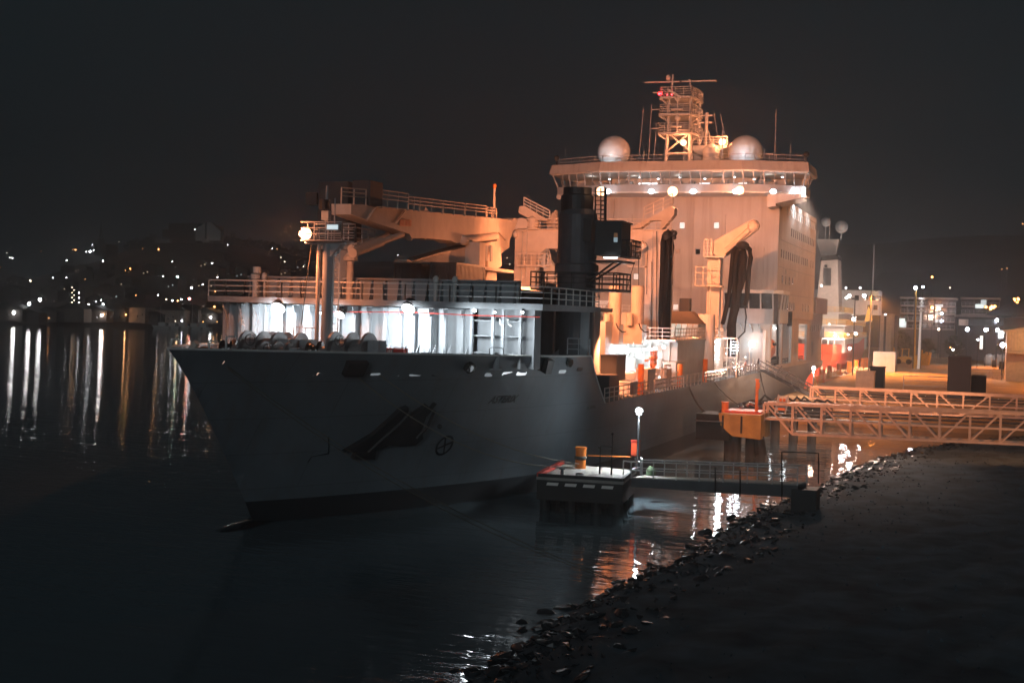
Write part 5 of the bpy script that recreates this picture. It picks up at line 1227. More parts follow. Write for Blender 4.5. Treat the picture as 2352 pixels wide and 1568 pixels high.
MB().box(a.x-.32, a.x+.22, a.y-.2, a.y+.2, z0, z1-.08).box(a.x-.36, a.x+.26, a.y-.24, a.y+.24, z1-.08, z1).build('cabinet_body', 'red', rc); MB().box(a.x-.28, a.x+.18, a.y-.23, a.y-.2, z0+.1, z1-.2).build('cabinet_door', 'redhull', rc); MB().cyl((a.x-.05, a.y, DZT), (a.x-.05, a.y, z0), .05, 8).build('cabinet_stand', 'steel', rc)
mb = MB().tube([at(1350, 1046, Y=lp.y+.6), at(1450, 1049, Y=lp.y+.9)], .045, 5); tag(mb.build('safety_chain', 'orange'), 'thin orange chain along the back edge of the mooring island', 'chain')
tr = P2(1494, 1075, DZT)
mb = MB().lathe((lp.x+.9, lp.y+.2, 1.7), [(.35, 0), (.35, .15), (.3, .5), (.15, .7)], 10); tag(mb.build('coiled_netting', mat('green_red_netting', (.12, .2, .1), .9)), 'small heap of green netting at the foot of the lamp post', 'netting')

# catwalk to the shore
c0, c1 = P2(1462, 1096, 2.0), P2(1842, 1112, 2.6)
cw = thing('catwalk', 'grey catwalk with double railings from the mooring island to the rocks', 'walkway', tuple(c0))
c0, c1 = Vector(c0), Vector(c1); d = (c1-c0); dn = Vector((-d.y, d.x, 0)).normalized()*.75
mb = MB().quad(c0-dn, c1-dn, c1+dn, c0+dn, .08); mb.build('deck_grating', 'conc', cw)
mb = MB()
for s_ in (-1, 1): mb.quad(c0+dn*s_, c1+dn*s_, c1+dn*s_-Vector((0, 0, .75)), c0+dn*s_-Vector((0, 0, .55)), .06)
mb.build('side_girders', mat('catwalk_girder_paint', (.10, .105, .11), .5), cw)
for s_ in (-1, 1): MB().rail([c0+dn*s_*1.08, c1+dn*s_*1.08], 1.1, 1.7, .03, bars=2).build('catwalk_railing', 'rail', cw)
mb = MB().rail([c0-dn*1.1+Vector((-.6, .3, 0)), c0-dn*1.1, ], 1.1, .5, .035, bars=2).rail([c0+dn+Vector((-.4, 1.2, 0)), c0+dn], 1.1, .6, .035, bars=2); mb.build('corner_railing', 'rail', cw)
mb = MB(); 
for px, y0, y1 in ((1643, 1073, 1150), (1700, 1080, 1140), (1796, 1037, 1148)):
    q = at(px, y1, Y=c1.y-1.6); t = at(px, y0, Y=c1.y-1.6); mb.tube([q, t], .045, 6)
q = at(1796, 1037, Y=c1.y-1.6); w_ = at(1880, 1040, Y=c1.y-1.6); mb.tube([q, w_], .035, 5).tube([w_, at(1880, 1110, Y=c1.y-1.6)], .04, 5)
tag(mb.build('gate_frame', 'black'), 'tall dark fence posts and gate frame in front of the catwalk', 'fence')
mb = MB().prism([(c1.x-.5, c1.y-.95), (c1.x+1., c1.y-.95), (c1.x+1., c1.y+.95), (c1.x-.5, c1.y+.95)], 'z', .2, 2.4); tag(mb.build('abutment', 'concd'), 'dark concrete block carrying the shore end of the catwalk', 'abutment')

# ================================================================ YELLOW-LIT MOORING ISLAND AND THE TRUSS BRIDGES
a, b_ = at(1655, 952, Y=123), at(1752, 956, Y=123)
x0, x1, zt, zb = a.x, b_.x, 3.75, 1.5
is2 = thing('mooring_island', 'sodium-lit yellow concrete mooring island on thick dark piles at the end of the truss bridge', 'mooring island', ((x0+x1)/2, 125, 0))
MB().prism([(x0, zt), (x1, zt), (x1, zb), (x0+1.3, zb+.2), (x0+.2, zt-1.1)], 'y', 122, 127.5).build('cap_block', mat('sodium_tinted_concrete', (.42, .26, .07), .8, noise=.3, nscale=.9), is2)  # yellow of the sodium light is put into the concrete colour
for x in (x0+.35, x0+2.1): MB().box(x, x+.16, 121.86, 122, zb+.5, zt-.15).build('timber_rib', 'wood', is2)
for px, py in ((1676, 1010), (1690, 1010), (1726, 1005), (1742, 1005)):
    q = at(px, py, Y=123.6); MB().tube([(q.x, 123.6, zb+.1), (q.x+(.6 if px > 1730 else 0), 123.6, -2)], .55, 12).build('pile', 'wood', is2)
MB().box(x0-2.2, x0+1., 122.4, 127, 1.2, 3.6).build('rubber_fender', 'black', is2)
MB().box(x0-2.2, x0+.5, 121.6, 122.4, 2.95, 3.03).build('fender_chain', 'steel', is2)
MB().box(x0+.3, x1-.3, 123.4, 127, zt, zt+.22).build('red_kerb', 'redhull', is2)
q = at(1665, 946, Y=124)
b2 = thing('bollard', 'orange bollard on the yellow-lit mooring island beside the hull', 'bollard', (q.x, 124, zt), 'orange bollards')
MB().lathe((q.x, 124, zt), [(.33, 0), (.33, .9), (.38, .92), (.38, 1.)], 18).build('bollard_post', 'orange', b2)
q = at(1737, 955, Y=124.5); t = at(1737, 873, Y=124.5)
pp = thing('marker_post', 'tall rusty orange post on the yellow-lit mooring island', 'post', (q.x, 124.5, zt))
MB().cyl((q.x, 124.5, zt), (q.x, 124.5, t.z), .15, 10).build('post_tube', 'orange', pp); MB().cyl((q.x, 124.5, t.z), (q.x, 124.5, t.z+.12), .22, 10).box(q.x-.1, q.x+.25, 124.3, 124.5, t.z-.8, t.z-.2).build('post_head', 'orange', pp)
mb = MB().tube([at(*p, Y=126.5) for p in ((1700, 925), (1702, 934), (1707, 942), (1716, 946), (1750, 944))], .2, 10).tube([at(*p, Y=126) for p in ((1715, 932), (1722, 925), (1735, 930), (1752, 938))], .16, 8)
for p in ((1702, 934), (1716, 945), (1722, 926)): q = at(*p, Y=126.3); mb.lathe((q.x, q.y, q.z-.05), [(.3, 0), (.3, .1)], 12)
tag(mb.build('loading_pipe_bend', 'steel'), 'shiny steel pipe bends beside the hull at the yellow-lit mooring island', 'pipe')
wb = [(at(1755, 927, Y=124)), (at(2352, 949, Y=127.2))]
def truss(name, label, X0, X1, Y0, Y1, zt, h, bay, m, w=2.2, grp='truss footbridges to the mooring islands', r=.11):
    t = thing(name, label, 'footbridge', (X0, Y0, 0), grp)
    L = X1-X0; n_ = int(L/bay)
    def Q(x, top, s): f = (x-X0)/L; return Vector((x, Y0+(Y1-Y0)*f+s*w, zt if top else zt-h))
    for s, nm in ((0, 'near_truss'), (1, 'far_truss')):
        mb = MB().tube([Q(X0, 1, s), Q(X1, 1, s)], r*1.35, 4).tube([Q(X0+bay, 0, s), Q(X1, 0, s)], r*1.1, 4)
        zmid = zt-h*.52
        mb.tube([Q(X0, 1, s)-Vector((0, 0, h*.52)), Q(X1, 1, s)-Vector((0, 0, h*.52))], r*.9, 4)
        for i in range(0, n_+1):
            x = X0+i*bay
            mb.tube([Q(x, 1, s), Q(x, 1, s)-Vector((0, 0, h*.6 if i == 0 else h))], r, 4)
            if i < n_:
                if i < 6: mb.tube([Q(x+.1, 1, s), Q(x+bay, 0, s)], r*.8, 4)
                else: mb.tube([Q(x, 0, s), Q(x+bay, 1, s)], r*.8, 4)
        mb.build(nm, m, t)
    mb = MB()
    for i in range(n_+1): x = X0+i*bay; mb.tube([Q(x, 1, 0)-Vector((0, 0, h*.52)), Q(x, 1, 1)-Vector((0, 0, h*.52))], r*.6, 4)
    mb.quad(Q(X0, 1, .1)-Vector((0, 0, h*.5)), Q(X1, 1, .1)-Vector((0, 0, h*.5)), Q(X1, 1, .9)-Vector((0, 0, h*.5)), Q(X0, 1, .9)-Vector((0, 0, h*.5)), .05)
    mb.build('walkway_deck', 'conc', t)
    mb = MB()
    for j in (.22, .35): mb.tube([Q(X0+1, 1, .5)-Vector((0, 0, h*j)), Q(X1, 1, .5)-Vector((0, 0, h*j))], .09, 6)
    mb.build('service_pipes', 'steel', t)
    return t
tm = mat('truss_paint', (.62, .44, .33), .5, noise=.15, streak=.2)
truss('truss_footbridge', 'nearer pale steel truss footbridge, brightly lit at its ship end', wb[0].x, wb[0].x+36, 124, 129.2, 4.75, 2.75, 2.62, tm, r=.105)
t2 = at(1840, 903, Y=158); truss('truss_footbridge', 'farther dim orange truss footbridge behind the brighter one', at(1862, 888, Y=152).x, at(1862, 888, Y=152).x+46, 152, 153, 5.1, 2.4, 2.75, tm, r=.09)
# orange warning board
q0, q1 = at(1787, 910, Y=124.8), at(1808, 912, Y=124.8); zb_, zt_2 = at(1790, 942, Y=124.8).z, at(1795, 909, Y=124.8).z
sg = thing('warning_board', 'white framed board with orange squares leaning on the near truss bridge', 'sign', (q0.x, 124.8, zb_))
MB().quad((q0.x-.15, 124.6, zb_), (q1.x-.15, 124.6, zb_), (q1.x+.1, 124.8, zt_2), (q0.x+.1, 124.8, zt_2), .04).build('board_panel', 'white', sg)
mb = MB(); w_ = q1.x-q0.x; h_ = zt_2-zb_
for fx in (.22, .62):
    for fz_, hh in ((.62, .22), (.38, .16)): mb.box(q0.x+w_*fx-.02, q0.x+w_*fx+w_*.26, 124.5, 124.56, zb_+h_*fz_, zb_+h_*(fz_+hh))
mb.box(q0.x+w_*.1, q0.x+w_*.88, 124.46, 124.52, zb_+h_*.02, zb_+h_*.2); mb.build('orange_squares', 'orange', sg)
mb = MB().tube([(q0.x-.2, 124.5, zb_-.3), (q0.x+.08, 124.75, zt_2+.1)], .06, 4).tube([(q1.x-.1, 124.5, zb_-.3), (q1.x+.12, 124.75, zt_2+.1)], .06, 4); mb.build('board_frame', 'white', sg)
lamp((-16.5, 120.5, 8.5), 900, (1, .75, .6), None, r=.3, name='spill_from_ship') if False else None

# dark loading island with fenders between the two bridges
q0, q1 = at(1745, 912, Y=148), at(1905, 905, Y=148)
is3 = thing('mooring_island', 'low black fender pier heaped with hoses between the two truss bridges', 'mooring island', (q0.x, 148, 0))
MB().box(q0.x-1.6, q1.x, 146, 152, 1.6, 3.4).build('cap_block', 'black', is3)
for i in range(4): MB().cyl((q0.x+i*2, 147, -2), (q0.x+i*2, 147, 1.7), .5, 12).build('pile', 'wood', is3)
mb = MB()
random.seed(3)
for i in range(10): x = q0.x+random.uniform(0, 7); mb.tube([(x, 147.5, 3.5), (x+.5, 147.8, 3.5+random.uniform(.2, .8)), (x+1.4, 148, 3.5)], .14, 6)
mb.build('heaped_hoses', 'black', is3)
# gangway
gt, gb_ = Vector((-26.6, yX(1752, -26.6, 6.3), 6.4)), at(1905, 928, Y=163)
gb_ = at(1888, 922, Z=3.3)
gw = thing('gangway', 'steel gangway slanting from the ship deck down to the wharf fence', 'gangway', tuple(gb_))
dd = (gb_-gt); nn_ = Vector((dd.y, -dd.x, 0)).normalized()*.45
MB().quad(gt-nn_, gb_-nn_, gb_+nn_, gt+nn_, .1).build('gangway_deck', 'dark', gw)
for s_ in (-1, 1): MB().rail([gt+nn_*s_, gb_+nn_*s_], 1.1, 2., .04, bars=2).build('gangway_railing', 'steel', gw)
for f_, h_ in ((.22, 2.2), (.36, 2.2)): q = gt+dd*f_; MB().tube([q, q+Vector((.8, 0, h_*.6))], .06, 5).build('gangway_stay', 'steel', gw)
# wharf edge: fence, lamp, bollards, boxes
q = at(1868, 897, Z=3.0); y_ = 170.; q = Vector((at(1868, 880, Y=y_).x, y_, 3.0)); zt = at(1869, 845, Y=y_).z
sl2 = thing('street_lamp', 'small white post lamp glaring on the wharf beside the ship side, left of the fence', 'street lamp', tuple(q), 'white post lamps')
MB().cyl((q.x, y_, 3), (q.x, y_, zt-.1), .09, 10).build('lamp_post', 'steel', sl2); MB().ball((q.x, y_, zt), .26, 14).build('lamp_globe', 'led', sl2); lamp((q.x, y_-.1, zt-.45), 2600, (1, .62, .42), sl2, r=.3)
def wfence(label, pts, grp, m='yellow', h=1.3, step=1.2, r=.035):
    t = thing('wharf_fence', label, 'fence', tuple(pts[0]), grp); 
    MB().rail(pts, h, step, r, bars=3).build('fence_rails', m, t); return t
wfence('row of yellow-lit railing along the wharf edge by the hull stern', [Vector((at(1880, 880, Y=166).x, 166, 3)), Vector((-24.2, 200, 3)), Vector((-24.2, 235, 3))], 'fences on the wharf')
wfence('grey low railing in front of the dark containers on the yard', [Vector((at(2075, 880, Y=200).x, 200, 3)), Vector((at(2185, 880, Y=200).x, 200, 3))], 'fences on the wharf', 'rail', 2.1, 5, .05)
random.seed(2)
by = []
for i, (px, py, lab) in enumerate(((1966, 838, 'farthest'), (1950, 842, ''), (1927, 848, ''), (1905, 855, ''), (1981, 832, ''), (1990, 830, ''), (1888, 866, ''))):
    p = at(px, py+14, Z=3.0); t = thing('bollard', 'orange cylindrical bollard in the row along the wharf beside the red ship', 'bollard', (p.x, p.y, 3), 'bollards in the row beside the red ship')
    MB().lathe((p.x, p.y, 3), [(.45, 0), (.42, .1), (.42, 2.), (.5, 2.02), (.5, 2.2)], 14).build('bollard_post', 'orange', t); MB().lathe((p.x, p.y, 2.98), [(.6, 0), (.6, .1)], 14).build('bollard_base', 'conc', t)
def boxat(px0, px1, py0, py1, Y, depth): a, b_ = at(px0, py0, Y=Y), at(px1, py1, Y=Y); return a.x, b_.x, Y, Y+depth, max(3., b_.z), a.z
def hut(name, label, cat, bx_, m, extra='door', m2='ship', grp=None):
    x0, x1, y0, y1, z0, z1 = bx_; t = thing(name, label, cat, (x0, y0, z0), grp)
    MB().box(x0, x1, y0, y1, z0, z1).box(x0-.08, x1+.08, y0-.08, y1+.08, z1, z1+.1).build('walls', m, t)
    mb = MB(); k = int((x1-x0)/.4)
    for i in range(k): mb.box(x0+.05+i*.4, x0+.15+i*.4, y0-.03, y0, z0+.05, z1-.05)
    mb.build('wall_ribs', m, t)
    MB().box(x0+(x1-x0)*.3, x0+(x1-x0)*.6, y0-.05, y0-.03, z0, z0+(z1-z0)*.75).build('door', m2, t); return t
hut('electrical_cabinet', 'plain pale cabinet standing behind the far truss bridge', 'cabinet', boxat(1966, 2006, 853, 897, 190, 2.5), 'shed', m2='shed')
hut('storage_bin', 'black lidded bin behind the pale cabinet on the wharf', 'bin', boxat(1998, 2029, 843, 893, 198, 3), 'black', m2='black')
container('freight_container', 'pale pink container with a grey end on the wharf by the red bow', at(2006, 808, Y=275).x, at(2057, 808, Y=275).x, 275, 280, 3, at(2030, 808, Y=275).z, 'ship', 'containers on the wharf')
container('freight_container', 'tall dark blue container stack standing upright on the near edge of the yard', at(2178, 820, Y=186).x, at(2231, 820, Y=186).x, 186, 192, 3, at(2200, 819, Y=186).z, 'dark', 'containers on the wharf')
container('freight_container', 'low dark container to the right of the tall blue container', at(2231, 862, Y=187).x, at(2266, 862, Y=187).x, 187, 192, 3, at(2250, 864, Y=187).z, 'black', 'containers on the wharf')
# forklift
p = at(2075, 836, Z=3); fl = thing('forklift', 'yellow forklift with its mast up at the end of the pale container', 'forklift', (p.x, p.y, 3)); s = p.y/100*.5
s = 1.4
MB().prism([(p.x-1.2*s, 3.5), (p.x+1.2*s, 3.5), (p.x+1.3*s, 4.6), (p.x+.3*s, 5.), (p.x-1.0*s, 4.6)], 'y', p.y-1, p.y+1).build('chassis', 'yellow', fl)
for dx in (-.8*s, .9*s):
    for dy in (-1.05, 1.05): MB().lathe((p.x+dx, p.y+dy, 3.65), [(.2, -.15), (.65, -.15), (.65, .15), (.2, .15)], 14, axis='y').build('wheel', 'black', fl)
MB().tube([(p.x-1.5*s, p.y-.5, 3.2), (p.x-1.7*s, p.y-.5, 7.)], .12, 4).tube([(p.x-1.5*s, p.y+.5, 3.2), (p.x-1.7*s, p.y+.5, 7.)], .12, 4).tube([(p.x-1.65*s, p.y-.5, 6.4), (p.x-1.65*s, p.y+.5, 6.4)], .1, 4).build('lift_mast', 'yellow', fl)
mb = MB()
for dx in (-.3, .8): 
    for dy in (-.7, .7): mb.tube([(p.x+dx*s, p.y+dy, 4.7), (p.x+dx*s+.1, p.y+dy, 6.7)], .08, 4)
mb.box(p.x-.5*s, p.x+1.*s, p.y-.8, p.y+.8, 6.7, 6.8); mb.build('driver_cage', 'yellow', fl); MB().box(p.x-2.9*s, p.x-1.6*s, p.y-.45, p.y+.45, 3.5, 3.6).build('forks', 'dark', fl)
# white bulk bags
for i, px in enumerate((2238, 2262, 2288, 2312)):
    p = at(px*.87+298, 856, Z=3) if False else at((3957+i*28)/1.7415, 838, Z=3.)
    t = tag(MB().lathe((p.x, p.y, 3), [(1.1, 0), (1.35, .5), (1.3, 1.9), (.9, 2.5), (.3, 2.8)], 10).build('bulk_bag', 'bag', smooth=True, origin=Vector((p.x, p.y, 3))), 'white bulk bag in the row at the dim right side of the yard', 'sack', 'white bulk bags in a row')
for i, (px, py, w, h) in enumerate(((2272, 868, 1.3, 1.3), (2290, 872, 1.5, .9), (2318, 868, 1.4, 1.6), (2340, 876, 1.6, 1.1), (2150, 822, 1.3, 1.4), (2120, 846, 1.2, .7))):
    p = at(px, py, Z=3.); t = thing('pallet_stack', ['knee-high stack of brown pallets right of the low dark container', 'lowest and longest stack of pallets right of the low dark container', 'tallest stack of pallets below the white bulk bags', 'pallet stack closest to the right border of the yard', 'pallet stack alone at the back of the yard', 'flat pallet pile in the open middle of the yard'][i], 'pallets', (p.x, p.y, 3), 'pallet stacks on the yard')
    k = max(2, int(h/.16))
    for j in range(k):
        z = 3.02+j*.16; mb = MB()
        for a_ in (-w/2, -.05, w/2-.1): mb.box(p.x+a_, p.x+a_+.1, p.y-.6, p.y+.6, z, z+.1)
        mb.box(p.x-w/2, p.x+w/2, p.y-.6, p.y+.6, z+.1, z+.13); mb.build('pallet', 'shed', t)
for i, (px, py) in enumerate(((2283, 846), (2300, 850))):
    p = at(px, py, Z=3.); t = thing('cable_drum', ['left of two wooden cable drums by the white bulk bags', 'right of two wooden cable drums by the white bulk bags'][i], 'cable drum', (p.x, p.y, 3), 'cable drums on the yard')
    MB().lathe((p.x, p.y, 4.1), [(1.1, -.6), (1.1, -.5), (.6, -.5), (.6, .5), (1.1, .5), (1.1, .6)], 18, axis='x').build('drum', 'shed', t); MB().lathe((p.x, p.y, 4.1), [(.62, -.48), (.85, -.47), (.85, .47), (.62, .48)], 18, axis='x').build('wound_cable', 'black', t)
# yard light and lit shed on the right
p = at(2330, 790, Y=250)
sh = thing('warehouse', 'orange-lit cream metal shed with a sloping roof edge and railing at the right border', 'shed', (p.x, 250, 3))
x0 = at(2312, 790, Y=250).x; z1, z0 = at(2312, 762, Y=250).z, 3
MB().prism([(x0, z1), (x0+16, z1+2.6), (x0+16, 3), (x0, 3)], 'y', 250, 268).build('walls', 'shed', sh)
MB().add([(x0-.5, 249.5, z1), (x0+16.5, 249.5, z1+2.7), (x0+16.5, 268, z1+2.7), (x0-.5, 268, z1), (x0-.5, 249.5, z1+.25), (x0+16.5, 249.5, z1+2.95), (x0+16.5, 268, z1+2.95), (x0-.5, 268, z1+.25)], [(3, 2, 1, 0), (4, 5, 6, 7), (0, 1, 5, 4), (1, 2, 6, 5), (2, 3, 7, 6), (3, 0, 4, 7)]).build('roof', 'shed', sh)
mb = MB()
for i in range(30): mb.box(x0+.2+i*.5, x0+.3+i*.5, 249.95, 250, 8, z1+i*.08-.1)
mb.build('wall_ribs', 'slab', sh); zz = at(2330, 808, Y=249).z; MB().box(x0, x0+16, 248, 250, zz-.3, zz).rail([(x0, 248, zz), (x0+16, 248, zz)], 1.1, 1.5, .05).build('loading_gallery', 'shed', sh); MB().box(x0+4.2, x0+5, 249.85, 249.95, z1-1.6, z1-.8).build('window', 'glass', sh)
lamp((x0+4, 243, 12), 1800, (1, .5, .18), None, r=.5, name='assumed_shed_flood')  # bare light assumed in front of the shed, no lamp modelled
# assumed sodium mast lamps, added to light the yard (standing on the yard, heads above it)
for X_, Y_, P_, lab in ((-21.5, 262, 95000, 'assumed tall thin mast with an orange lamp between the red ship and the yard'), (27, 225, 95000, 'assumed tall yard mast with orange lamp outside the right border'), (12, 330, 95000, 'assumed tall yard mast with orange lamp at the back of the gravel'), (36, 262, 80000, 'assumed yard mast with an orange lamp beside the cream shed')):
    t = thing('assumed_mast_lamp', lab, 'street lamp', (X_, Y_, 3)); zt = 19
    MB().cyl((X_, Y_, 3), (X_, Y_, zt), .16, 8, .1).build('lamp_post', 'dark', t); MB().tube([(X_, Y_, zt), (X_+.9, Y_-.5, zt+.1)], .07, 5).build('lamp_arm', 'dark', t); MB().box(X_+.7, X_+1.3, Y_-.8, Y_-.3, zt-.1, zt+.12).build('lamp_head', 'dark', t)
    lamp((X_+1, Y_-.6, zt-.4), P_, (1., .30, .045), t, r=.3, target=(X_+1, Y_-4, 3), spot=140)

t = thing('assumed_mast_lamp', 'assumed quay mast with a sodium floodlight on the near bank, turned to the ship side', 'street lamp', (20, 132, 1))  # mast assumed out of view, added for the sodium light on the hull
MB().cyl((20, 132, .5), (20, 132, 15), .16, 8, .1).build('lamp_post', 'dark', t); MB().box(19.3, 20.2, 131.7, 132.3, 14.9, 15.25).build('lamp_head', 'dark', t)
lamp((19.2, 132, 14.9), 90000, (1., .46, .24), t, r=.3, target=(-27, 160, 5), spot=42, blend=.7); lamp((19.2, 131, 14.9), 9000, (1., .34, .09), t, r=.3, target=(-8, 150, 3.5), spot=60, blend=.7)
lamp((30, 222, 21), 75000, (1., .33, .09), None, r=.4, target=(-26, 196, 19), spot=46, blend=.6)  # bare spot assumed out of view, added for orange light on the house side
t = thing('assumed_mast_lamp', 'assumed bank mast with a sodium floodlight turned to the truss footbridge', 'street lamp', (18, 108, 1))  # unseen mast and floodlight, assumed and added to light the near footbridge
MB().cyl((18, 108, .5), (18, 108, 12), .14, 8, .1).build('lamp_post', 'dark', t); MB().box(17.5, 18.2, 107.8, 108.3, 11.9, 12.2).build('lamp_head', 'dark', t)
lamp((17.2, 108.4, 11.8), 17000, (1., .38, .14), t, r=.3, target=(-7, 124.5, 4.2), spot=52, blend=.7)
# ================================================================ RED SHIP BEYOND
RX0, RX1, RY0, RY1 = -47.5, -27.2, 268, 330
cg = thing('patrol_ship', 'red hulled ship with white decks and tall funnel beyond the grey ship', 'ship', ((RX0+RX1)/2, 300, 0))
def rb(y): t = (y-RY0)/(RY1-RY0); return 10.1*(1 if t < .8 else max(.04, 1-((t-.8)/.2)**2.2))*(.82+.18*min(1, t*5))
mb = MB(); cxr = (RX0+RX1)/2; ysr = [RY0+(RY1-RY0)*i/20 for i in range(21)]
lv = (-1, .5, 2, 4, 6.4, 8.2)
for s_ in (1, -1):
    base = len(mb.v)
    for y in ysr:
        for z in lv:
            f = .72+.28*sm(-1, 6, z); top = z if z < 8 else 8.2+2.*sm(RY0+30, RY1, y)
            mb.v.append(Vector((cxr+s_*rb(y)*f, y, top)))
    for i in range(20):
        for k in range(5): a = base+i*6+k; mb.f.append((a, a+6, a+7, a+1))
mb.f.append([k for k in range(6)]+[126+k for k in range(5, -1, -1)])
mb.build('hull', 'redhull', cg, smooth=False)
MB().prism([(cxr-rb(y)*.99, y) for y in ysr]+[(cxr+rb(y)*.99, y) for y in ysr[::-1]], 'z', 6.3, 6.5).build('main_deck', 'deck', cg)
def tier(x0, x1, y0, y1, z0, z1, nm, m='white'): return MB().box(x0, x1, y0, y1, z0, z1).build(nm, m, cg)
T1 = tier(cxr-9, cxr+9.9, 275, 326, 6.5, 9.3, 'lower_deckhouse'); T2 = tier(cxr-8, cxr+9.3, 279, 322, 9.5, 12., 'middle_deckhouse'); T3 = tier(cxr-7, cxr+7.5, 284, 311, 12.2, 14.6, 'upper_deckhouse')
bz = at(2000, 665, Y=300).z
T4 = tier(cxr-2, at(2018, 700, Y=300).x, 300, 309, 14.6, bz-.2, 'bridge_house')
for z, w, ya in ((9.4, 10.3, 270), (12.1, 10., 276), (14.7, 8.9, 282)):
    pl = [(cxr-w, ya), (cxr+w, ya), (cxr+w, 320), (cxr+w*.8, 326), (cxr+w*.3, 329), (cxr-w, 329)]
    d_ = MB().prism(pl, 'z', z-.2, z+.05).build('deck_edge', 'white', cg); MB().rail([(x, y, z+.05) for x, y in pl], 1.1, 2, .05, bars=3).build('deck_railing', 'yellow', d_)
for i, (px, py) in enumerate(((1968, 684), (1989, 684), (2002, 684), (2013, 685), (1997, 706), (2011, 706))):
    q = at(px, py, Y=299.9); MB().box(q.x-(1.3 if px == 2013 else .45), q.x+(1. if px == 2013 else .45), 299.85, 299.96, q.z-.55, q.z+.55).build('bridge_window', 'glass', T4)
mb = MB()
for i in range(14): x = cxr-8+i*1.25; mb.box(x, x+.15, 269.9, 270.1, 6.5, 9.3)
for i in range(5): x = cxr-7+i*3.2; mb.box(x, x+.9, 274.95, 275, 6.7, 8.6)
mb.build('deck_pillars', 'white', cg)
q = at(1889, 640, Y=292)
fx0, fx1 = at(1878, 660, Y=292).x, at(1931, 660, Y=292).x
MB().prism([(fx0, 14.6), (fx1, 14.6), (fx1-.6, at(1928, 597, Y=292).z), (fx0+.8, at(1884, 600, Y=292).z)], 'y', 290, 297).build('funnel', 'slab', cg)
fun = MB().prism([(fx0+.6, at(1884, 600, Y=292).z), (fx1-.55, at(1928, 597, Y=292).z), (fx1-.8, at(1926, 587, Y=292).z), (fx0+1., at(1886, 588, Y=292).z)], 'y', 289.9, 297.1).build('funnel_cap', 'black', cg)
mb = MB()
for a_, b2 in ((1892, 626), (1900, 626), (1892, 645), (1900, 645)): q = at(a_+4, b2, Y=289.9); mb.box(q.x-.45, q.x+.45, 289.88, 289.98, q.z-1, q.z+1)
q = at(1897, 611, Y=289.9); mb.box(q.x-.3, q.x+.3, 289.88, 289.98, q.z-.3, q.z+.3); mb.build('funnel_louvres', 'dark', cg)
a, b_ = at(1903, 590, Y=294), at(1903, 550, Y=294)
MB().prism([(a.x-1.4, a.z), (a.x+1.4, a.z), (b_.x+2.4, b_.z), (b_.x-2.6, b_.z)], 'y', 293, 295).tube([(a.x, 294, b_.z), (a.x, 294, at(1908, 500, Y=294).z)], .15, 6).tube([(a.x-2.4, 294, b_.z+.2), (a.x-2.4, 294, b_.z+2)], .12, 5).build('main_mast', 'cream', cg)
for px, py, r_ in ((1897, 510, .9), (1933, 521, 1.15)): q = at(px, py, Y=294); MB().ball(q, r_*1.2, 14).tube([q-Vector((0, 0, 1)), (q.x, 294, b_.z)], .15, 5).build('radome', 'white', cg)
for px, py in ((2008, 562), (1930, 625), (1965, 680)): q = at(px, py, Y=300); MB().tube([(q.x, 300, 13), q], .12, 5).build('whip_aerial', 'rail', cg)
MB().prism([(at(1985, 740, Y=290).x, at(1985, 740, Y=290).z), (at(1995, 712, Y=290).x, at(1995, 702, Y=290).z), (at(2005, 735, Y=290).x, at(2005, 735, Y=290).z)], 'y', 289.6, 290.2).build('boat_davit', 'yellow', cg)
for px, py, s_, pw in ((1887, 656, .22, 60), (1944, 684, .3, 200), (1951, 679, .35, 220), (1985, 679, .42, 260), (1961, 733, .4, 420), (1905, 744, .14, 0), (1966, 766, .3, 260), (1919, 770, .28, 260), (1948, 768, .18, 0), (1952, 800, .3, 300), (1976, 661, .2, 0), (1943, 661, .2, 0)):
    q = at(px, py, Y=286 if py > 690 else 292); q = at(px, py, Y=269.6 if py > 730 else 283) ; MB().ball(q, s_, 10).build('deck_lamp', 'led', cg)
    if pw: lamp(q-Vector((0, .9, 0)), pw*5, (1, .88, .82), cg, r=.3)
q = at(1908, 857, Y=267.8)
txt = [('Fisheries and Oceans', 1915, 855, 1.15, 0), ('Canada', 1911, 866, 1.15, 0), ('Pêches et Océans', 1951, 850, 1.15, 0)]
for s_, px, py, z_, _ in txt:
    q = at(px-2, py-6, Y=267.7); text(s_, 1.0, (q.x, 267.72, q.z), (1, 0, 0), (0, 0, 1), 'stripew', cg, 'hull_lettering', align='LEFT', bold=.015)
q = at(1899, 852, Y=267.7); mb = MB().box(q.x-1.2, q.x-.8, 267.66, 267.72, q.z-1., q.z+1.).box(q.x+.8, q.x+1.2, 267.66, 267.72, q.z-1., q.z+1.)
leaf = [(0, .9), (.2, .5), (.35, .6), (.3, .2), (.6, .3), (.5, .05), (.7, -.05), (.3, -.4), (.08, -.38), (.06, -.8)]
mb.prism([(q.x+x*.8, q.z+y) for x, y in leaf]+[(q.x-x*.8, q.z+y) for x, y in leaf[::-1]], 'y', 267.66, 267.72); mb.build('maple_leaf_flag_mark', 'stripew', cg)
for px in (1905, 1908): lamp((-24.5, 262, 6.5), 300, (1, .5, .2), None, r=.4, name='assumed_wharf_light') if px == 1905 else None  # bare orange light assumed at the wharf edge, without a lamp
# low cream block between the ships
hut('site_cabin', 'cream ribbed cabin seen between the stern of the grey ship and the red ship', 'cabin', (-27.6, -24.5, 236, 240, 12.0, 15.8), 'shed', m2='shed') if False else None
mb = MB().box(at(1866, 720, Y=232).x, at(1900, 720, Y=232).x, 216, 232, 14.0, 16.6); mb.build('stern_deckhouse', 'shed' , ship)

